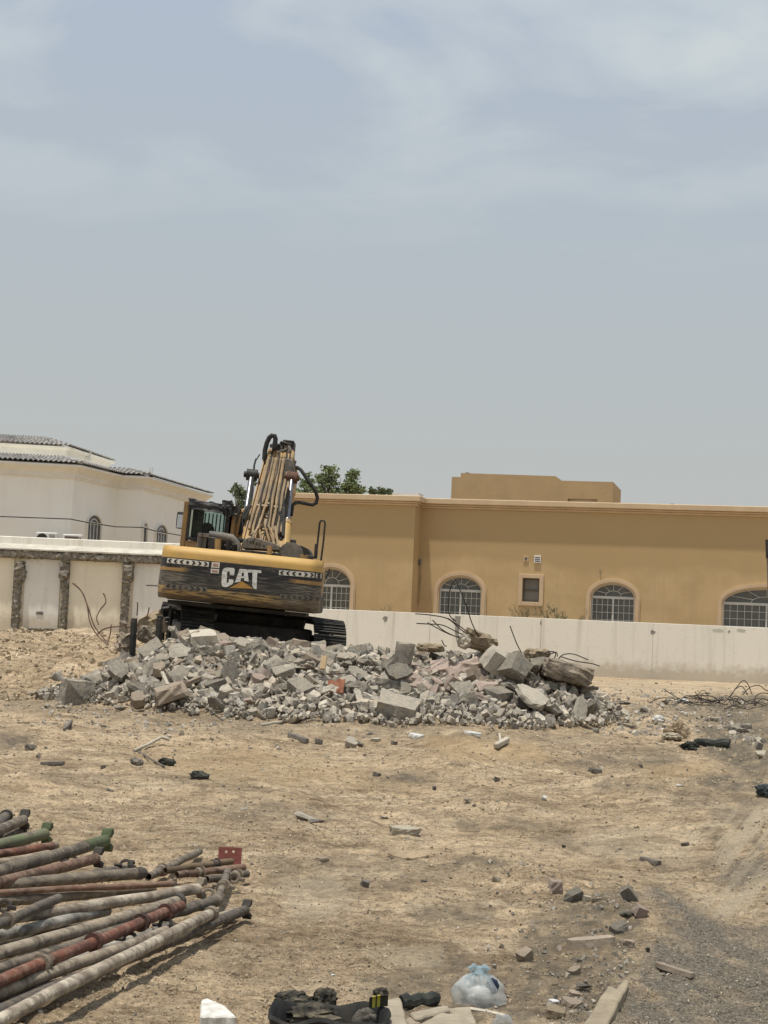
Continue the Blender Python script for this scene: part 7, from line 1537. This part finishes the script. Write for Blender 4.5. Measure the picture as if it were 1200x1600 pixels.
def ins(x, y, z, s_, M, nm, seed):
    bm = bmesh.new(); bmesh.ops.create_icosphere(bm, subdivisions=3, radius=1); V = np.array([v.co[:] for v in bm.verts]); q = 1+.5*fbm(V[:, 0]*1.7+seed, V[:, 1]*1.5+V[:, 2]*2, 3)
    for v, r_ in zip(bm.verts, q): v.co = Vector((v.co.x*s_[0]*r_+x, v.co.y*s_[1]*r_+y, v.co.z*s_[2]*r_+z))
    me = bpy.data.meshes.new(nm); bm.to_mesh(me); bm.free(); me.materials.append(M); me.polygons.foreach_set('use_smooth', [True]*len(me.polygons)); o = bpy.data.objects.new(nm, me); COL.objects.link(o); o.parent = bg_
ins(.0, -.05, .055, (.06, .035, .045), M_plw, 'crumpled_wrap', 1); ins(.065, -.02, .095, (.03, .02, .035), mat('navy_content', (.02, .03, .06), None, 4), 'dark_content', 3); ins(-.04, .03, .07, (.05, .04, .05), M_plw, 'crumpled_wrap', 6)
b2 = PZ(787, 1610, gz_+.0); crumple('plastic_bag', 785, 1592, 30, 24, M_pb2 if False else M_pb, 'small clear plastic bag at the bottom edge beside the knotted one', 'bag', 31, .7, amp=.35)

# ================================================================== PIPES AT THE LEFT
def pm(name, a, b, c=None, f=.75): return mat(name, a, b, 5, .8, .6, 50, c=c, cscale=17, cfac=f*.95, stretch=(.45, 1.6, 1.6), lo=.40, hi=.60, bdist=.006)
C_grey = pm('grey_pipe', (.155, .13, .10), (.06, .05, .04), (.26, .21, .15)); C_red = pm('red_oxide_pipe', (.19, .07, .045), (.08, .038, .028), (.25, .16, .11)); C_tan = pm('tan_pipe', (.29, .235, .165), (.11, .085, .062), (.36, .31, .24))
C_pale = pm('pale_pipe', (.50, .44, .34), (.19, .15, .11), (.13, .10, .075)); C_green = pm('green_pipe', (.09, .125, .055), (.05, .06, .032), (.16, .14, .09), .4); C_dk = pm('dark_pipe', (.11, .095, .078), (.06, .052, .043), (.19, .155, .115)); C_wg = pm('white_grey_pipe', (.38, .36, .31), (.08, .075, .065), (.2, .18, .15)); C_rb = pm('reddish_brown_pipe', (.18, .10, .068), (.075, .045, .033), (.25, .185, .13))
GZ = gh(-1.6, 9.0); ZK = .62
gl = 'steel pipes dumped at the left'
def zp(zx, zy): return zx*.35, 1240+zy*.35
def pipe(A, B, dpx, zA, zB, M, label, ext=0, flange=None, coup=(), Mend=None, open_=False, endring=None, elbow=None):
    zA, zB = zA*ZK+.012, zB*ZK+.012; pA = PZ(*zp(*A), GZ+zA); pB = PZ(*zp(*B), GZ+zB); d = (pB-pA).normalized()
    if ext: pA = pA-d*ext
    r = dpx*.35*((pB.y+PZ(*zp(*A), GZ+zA).y)/2)/FPX/2
    e = tag(empty('steel_pipe', (pA+pB)/2), label, 'pipe', gl); o0 = (pA+pB)/2; a, b = pA-o0, pB-o0; q = d.orthogonal().normalized(); s_ = d.cross(q)
    mb = MB()
    # hollow pipe with slight sag and thickness at the far end
    n_ = 12; Lp = (b-a).length; segs = [a+(b-a)*(i/8)+Vector((0, 0, .004*math.sin(i*1.9+dpx))) for i in range(9)]; segs[0] = a; segs[-1] = b
    mb.tube(segs, r, 16, caps=False)
    mb.tube([b, b-d*.06, b-d*.30], [r*.80, r*.80, r*.8], 16, caps=False); mb.tube([a, a+d*.3], r*.8, 16, caps=False)
    for (c_, dd_) in ((b, d), (a, -d)):       # rim ring
        ring_o = []; 
        nrm = [q*math.cos(2*math.pi*k_/16)+s_*math.sin(2*math.pi*k_/16) for k_ in range(16)]
        vs = [c_+v*r for v in nrm]+[c_+v*r*.8 for v in nrm]; mb.add(vs, [(k_, (k_+1) % 16, 16+(k_+1) % 16, 16+k_) for k_ in range(16)])
    mb.tube([b-d*.25, b-d*.26], r*.79, 16); mb.tube([a+d*.25, a+d*.26], r*.79, 16)
    tb_ = mb.build('tube', M, e, smooth=True)
    if Mend:          # painted end length
        mb = MB(); mb.tube([b-d*Mend[1], b+d*.001], r*1.02, 16); mb.build('painted_end', Mend[0], e, smooth=True)
    if flange:
        kind, Mf = flange; mb = MB()
        up = Vector((0, 0, 1)); up = (up-d*up.dot(d)).normalized(); sd_ = d.cross(up)
        if kind == 'fork':
            for sg in (-1, 1):
                P_ = [up*sg*r*.8, up*sg*r*1.9+d*.02, up*sg*r*2.0+d*r*1.2, up*sg*r*1.1+d*r*1.5, up*sg*r*.5+d*r*.6]
                mb.add([b+p_-sd_*r*.9 for p_ in P_]+[b+p_+sd_*r*.9 for p_ in P_], [(0, 1, 2, 3, 4), (9, 8, 7, 6, 5)]+[(i, i+5, (i+1) % 5+5, (i+1) % 5) for i in range(5)])
        elif kind == 'plate':
            mb.add([b+up*x+sd_*y+d*z for z in (0, .014) for x, y in ((r*1.9, r*.9), (r*1.2, -r*1.3), (-r*1.9, -r*.9), (-r*1.3, r*1.3))], [(0, 1, 2, 3), (7, 6, 5, 4)]+[(i, i+4, (i+1) % 4+4, (i+1) % 4) for i in range(4)])
        elif kind == 'cap': mb.tube([b-d*r*.6, b+d*r*.3, b+d*r*1.2, b+d*r*1.7], [r*1.12, r*1.14, r*.85, r*.3], 14)
        elif kind == 'ring': mb.tube([b-d*.03, b+d*.01], r*1.35, 16)
        mb.build('end_fitting', Mf, e, bevel=.002)
    for c_ in coup:
        t_, Mc, big_ = c_; c0 = PZ(*zp(A[0]+(B[0]-A[0])*t_, A[1]+(B[1]-A[1])*t_), GZ+zA+(zB-zA)*t_)-o0; up = Vector((0, 0, 1)); up = (up-d*up.dot(d)).normalized(); sd_ = d.cross(up)
        mb = MB(); w_ = r*.42
        mb.tube([c0-d*w_, c0-d*w_*.6, c0+d*w_*.6, c0+d*w_], [r*1.25, r*1.42, r*1.42, r*1.25], 16)
        if big_:
            mb.tube([c0-d*(w_+r*1.0), c0-d*(w_+r*.7)], r*1.7, 18)
            mb.tube([c0+d*w_*.2, c0+d*w_*1.4], [r*1.5, r*1.3], 16)
        mb.build('coupling', Mc, e, smooth=True)
    return e
F_g = C_green; FD = pm('dark_fitting', (.085, .072, .06), (.045, .04, .034)); FR = pm('rusty_fitting', (.13, .06, .045), (.07, .04, .033)); FT = pm('tan_fitting', (.26, .21, .15), (.14, .115, .09))
pipe((0, 125), (28, 100), 44, .22, .22, C_dk, 'topmost dark pipe end cut by the left edge', .8, ('ring', FD))
pipe((0, 163), (105, 118), 46, .20, .20, C_grey, 'grey pipe second from the back with a dark angled cap', 1.6, ('fork', FD))
pipe((0, 205), (95, 168), 40, .05, .05, C_dk, 'short dark pipe end under the back grey pipe', 1.2, ('ring', FD))
pipe((0, 228), (200, 180), 50, .17, .17, C_grey, 'pipe whose upper length and elbow end are worn green, behind the pink-red pipe', 1.6, ('fork', C_green), Mend=(pm('worn_green', (.15, .18, .09), (.12, .12, .075), (.17, .145, .1), .5), .75))
pipe((0, 268), (240, 232), 36, .11, .11, C_red, 'pinkish red pipe with a cone-shaped brown end', 1.6, ('cap', FT))
pipe((0, 308), (215, 266), 30, .05, .05, C_tan, 'slim tan pipe below the pinkish red one', 1.6)
pipe((0, 348), (470, 210), 55, .24, .24, C_grey, 'long grey-brown pipe with bright green far end and green fitting', 1.8, ('fork', C_green), Mend=(C_green, .30))
pipe((0, 378), (200, 330), 26, .04, .04, C_rb, 'thin brown pipe hidden below the green-ended one', 1.6)
pipe((0, 398), (430, 288), 48, .16, .17, C_rb, 'pinkish brown pipe ending in a dark forked plate', 1.6, ('fork', FD))
pipe((0, 410), (620, 356), 52, .12, .12, C_grey, 'thick grey pipe with rounded dark end in the middle of the heap', 1.6, ('cap', FD))
pipe((340, 372), (575, 332), 34, .04, .04, C_dk, 'short dark pipe behind the thick rounded-end pipe', .4, ('fork', FD))
pipe((0, 442), (775, 402), 28, .16, .14, C_rb, 'thin reddish brown pipe ending in a square plate', 1.6, ('plate', FT))
pipe((0, 482), (690, 425), 44, .08, .08, C_grey, 'grey pipe right below the thin reddish one', 1.6)
pipe((140, 545), (885, 425), 50, .21, .21, C_pale, 'light tan pipe with dark forked plate at its right end', .25, ('fork', FT))
pipe((0, 580), (262, 468), 44, .29, .29, C_dk, 'short dark pipe with a ring clamp and peg at the left edge', 1.4, None, ((.16, FT, True),))
pipe((0, 632), (480, 522), 50, .14, .14, C_wg, 'mottled white-grey pipe in the middle of the heap', 1.6)
pipe((0, 715), (800, 480), 56, .17, .17, C_tan, 'long grey-tan pipe crossing the centre of the heap', 1.6, ('ring', FD))
pipe((0, 670), (560, 560), 40, .04, .04, C_dk, 'dark pipe in shade below the long grey-tan one', 1.6)
pipe((0, 785), (600, 585), 50, .10, .10, C_grey, 'greenish grey pipe behind the red coupled pipe', 1.6)
pipe((0, 838), (810, 500), 50, .19, .19, C_red, 'rust-red pipe with four bulky ring couplings', 1.6, None, ((.245, FT, True), (.53, FR, True), (.79, FR, True), (.925, FR, True)))
pipe((60, 850), (760, 585), 34, .03, .03, C_wg, 'speckled pale pipe lowest between the red and tan pipes', 1.2)
pipe((0, 888), (740, 615), 54, .10, .13, C_tan, 'tan pipe curving beside the long pale one', 1.6)
pipe((0, 1010), (945, 535), 56, .14, .16, C_pale, 'long pale whitish pipe lying on top at the near side', 1.4, ('ring', FT))
pipe((0, 968), (1095, 520), 50, .045, .045, C_dk, 'long dark pipe along the near edge of the heap with forked end', 1.6, ('fork', FD))
pipe((700, 650), (1045, 525), 34, .03, .03, C_tan, 'slim tan pipe end between the pale and the dark near pipes', .2)
pipe((0, 925), (330, 830), 44, .03, .03, C_dk, 'shaded dark pipe under the tan and pale near pipes', 1.6)
# cluster at the right end
pipe((890, 258), (662, 372), 34, .035, .06, C_grey, 'short grey tube, open end towards the heap, backmost of the clamp cluster', 0, None, ((.75, FT, True),))
pipe((1035, 303), (738, 344), 30, .10, .09, pm('ochre_brown_pipe', (.17, .12, .07), (.10, .07, .045)), 'short brown tube with ring pointing at the red plate', 0, None, ((.27, FD, True),))
pipe((1090, 330), (790, 364), 32, .06, .06, C_rb, 'short brown tube in the middle of the clamp cluster', 0, None, ((.68, FT, True),))
pipe((1105, 358), (925, 384), 32, .03, .03, C_dk, 'shortest dark tube with a pale open mouth', 0, None, ((.3, FT, True),))
pipe((965, 490), (1018, 345), 32, .06, .13, C_grey, 'stub of tube pointing away across the clamp cluster', 0, None, ((.5, FT, True),))
pipe((800, 525), (965, 478), 50, .09, .09, C_dk, 'thick dark pipe stub joining the red pipe end to the cluster', .1, ('cap', FT))
# clamps lying about
rr = random.Random(3)
for i, (zx, zy, M_, lab) in enumerate(((1000, 410, FT, 'pipe clamp with a long bolt around the upright stub'), (560, 318, FD, 'dark clamp lying behind the thick rounded-end pipe'), (320, 300, FD, 'black ring clamp between green-ended and pinkish pipes'), (930, 450, FT, 'clamp lug left of the upright stub'), (740, 585, FD, 'dark ring lying under the red coupled pipe'), (580, 650, FD, 'dark ring under the tan pipe'), (1045, 375, FT, 'loop-shaped clamp at the right end of the cluster'), (20, 500, FD, 'square clamp peg standing at the left edge'))):
    p = PZ(*zp(zx, zy), GZ+.07); mb = MB(); a = rr.uniform(-.3, .3)
    mb.tube([p+Vector((.032*math.cos(t_), .01*math.sin(t_+a), .028*math.sin(t_))) for t_ in [2*math.pi*j/14 for j in range(14)]], .010, 6, closed=True)
    mb.box((p.x+.04, p.y, p.z-.01), (.05, .025, .022), (0, .1, a)); mb.tube([(p.x-.07, p.y-.01, p.z), (p.x-.02, p.y-.01, p.z)], .010, 6)
    tag(mb.build('pipe_clamp', M_, center=True), lab, 'clamp', 'clamps lying among the pipes')
# red plate with two holes
pl = PZ(*zp(1022, 318), GZ+.02); k = pl.y/FPX; W = 36*k; Hh = 25*k; mb = MB(); T = lambda u, v, d: Vector((pl.x+u, pl.y+.02+d+v*.25, pl.z+v))
hole = [(-.09*0-.006, 0)]; 
def holed(cx, cz, x0, x1, z0, z1, r_):     # rectangle cell with a round hole
    n_ = 16; c_ = [(cx+r_*math.cos(2*math.pi*i/n_+math.pi/4), cz+r_*math.sin(2*math.pi*i/n_+math.pi/4)) for i in range(n_)]; o_ = []
    crn = [(x1, z1), (x0, z1), (x0, z0), (x1, z0)]
    for i in range(n_): s_, f_ = divmod(i, 4); a, b = crn[s_], crn[(s_+1) % 4]; o_.append((a[0]+(b[0]-a[0])*f_/4, a[1]+(b[1]-a[1])*f_/4))
    for d in (0, .008):
        mb.add([T(u, v, d) for u, v in c_]+[T(u, v, d) for u, v in o_], [(i, (i+1) % n_, n_+(i+1) % n_, n_+i) for i in range(n_)])
    mb.add([T(u, v, 0) for u, v in c_]+[T(u, v, .008) for u, v in c_], [(i, (i+1) % n_, n_+(i+1) % n_, n_+i) for i in range(n_)])
xm = -.02*W
holed(-.17*W, .72*Hh, -W/2, xm, .45*Hh, Hh, .055*W); holed(.14*W, .75*Hh, xm, W/2, .45*Hh, Hh, .055*W)
for d in (0, .008): mb.add([T(-W/2, 0, d), T(W/2, 0, d), T(W/2, .45*Hh, d), T(-W/2, .45*Hh, d)], [(0, 1, 2, 3)])
for (a, b) in (((-W/2, 0), (W/2, 0)), ((W/2, 0), (W/2, Hh)), ((W/2, Hh), (-W/2, Hh)), ((-W/2, Hh), (-W/2, 0))): mb.add([T(*a, 0), T(*b, 0), T(*b, .008), T(*a, .008)], [(0, 1, 2, 3)])
o = mb.build('red_plate', pm('red_oxide_plate', (.21, .06, .045), (.13, .045, .037)), center=True); tag(o, 'upright red oxide steel plate with two bolt holes beyond the pipe cluster', 'metal plate')
for o in bpy.data.objects:
    if o.type == 'MESH' and len(o.data.materials) == 0: o.data.materials.append(M_conc)
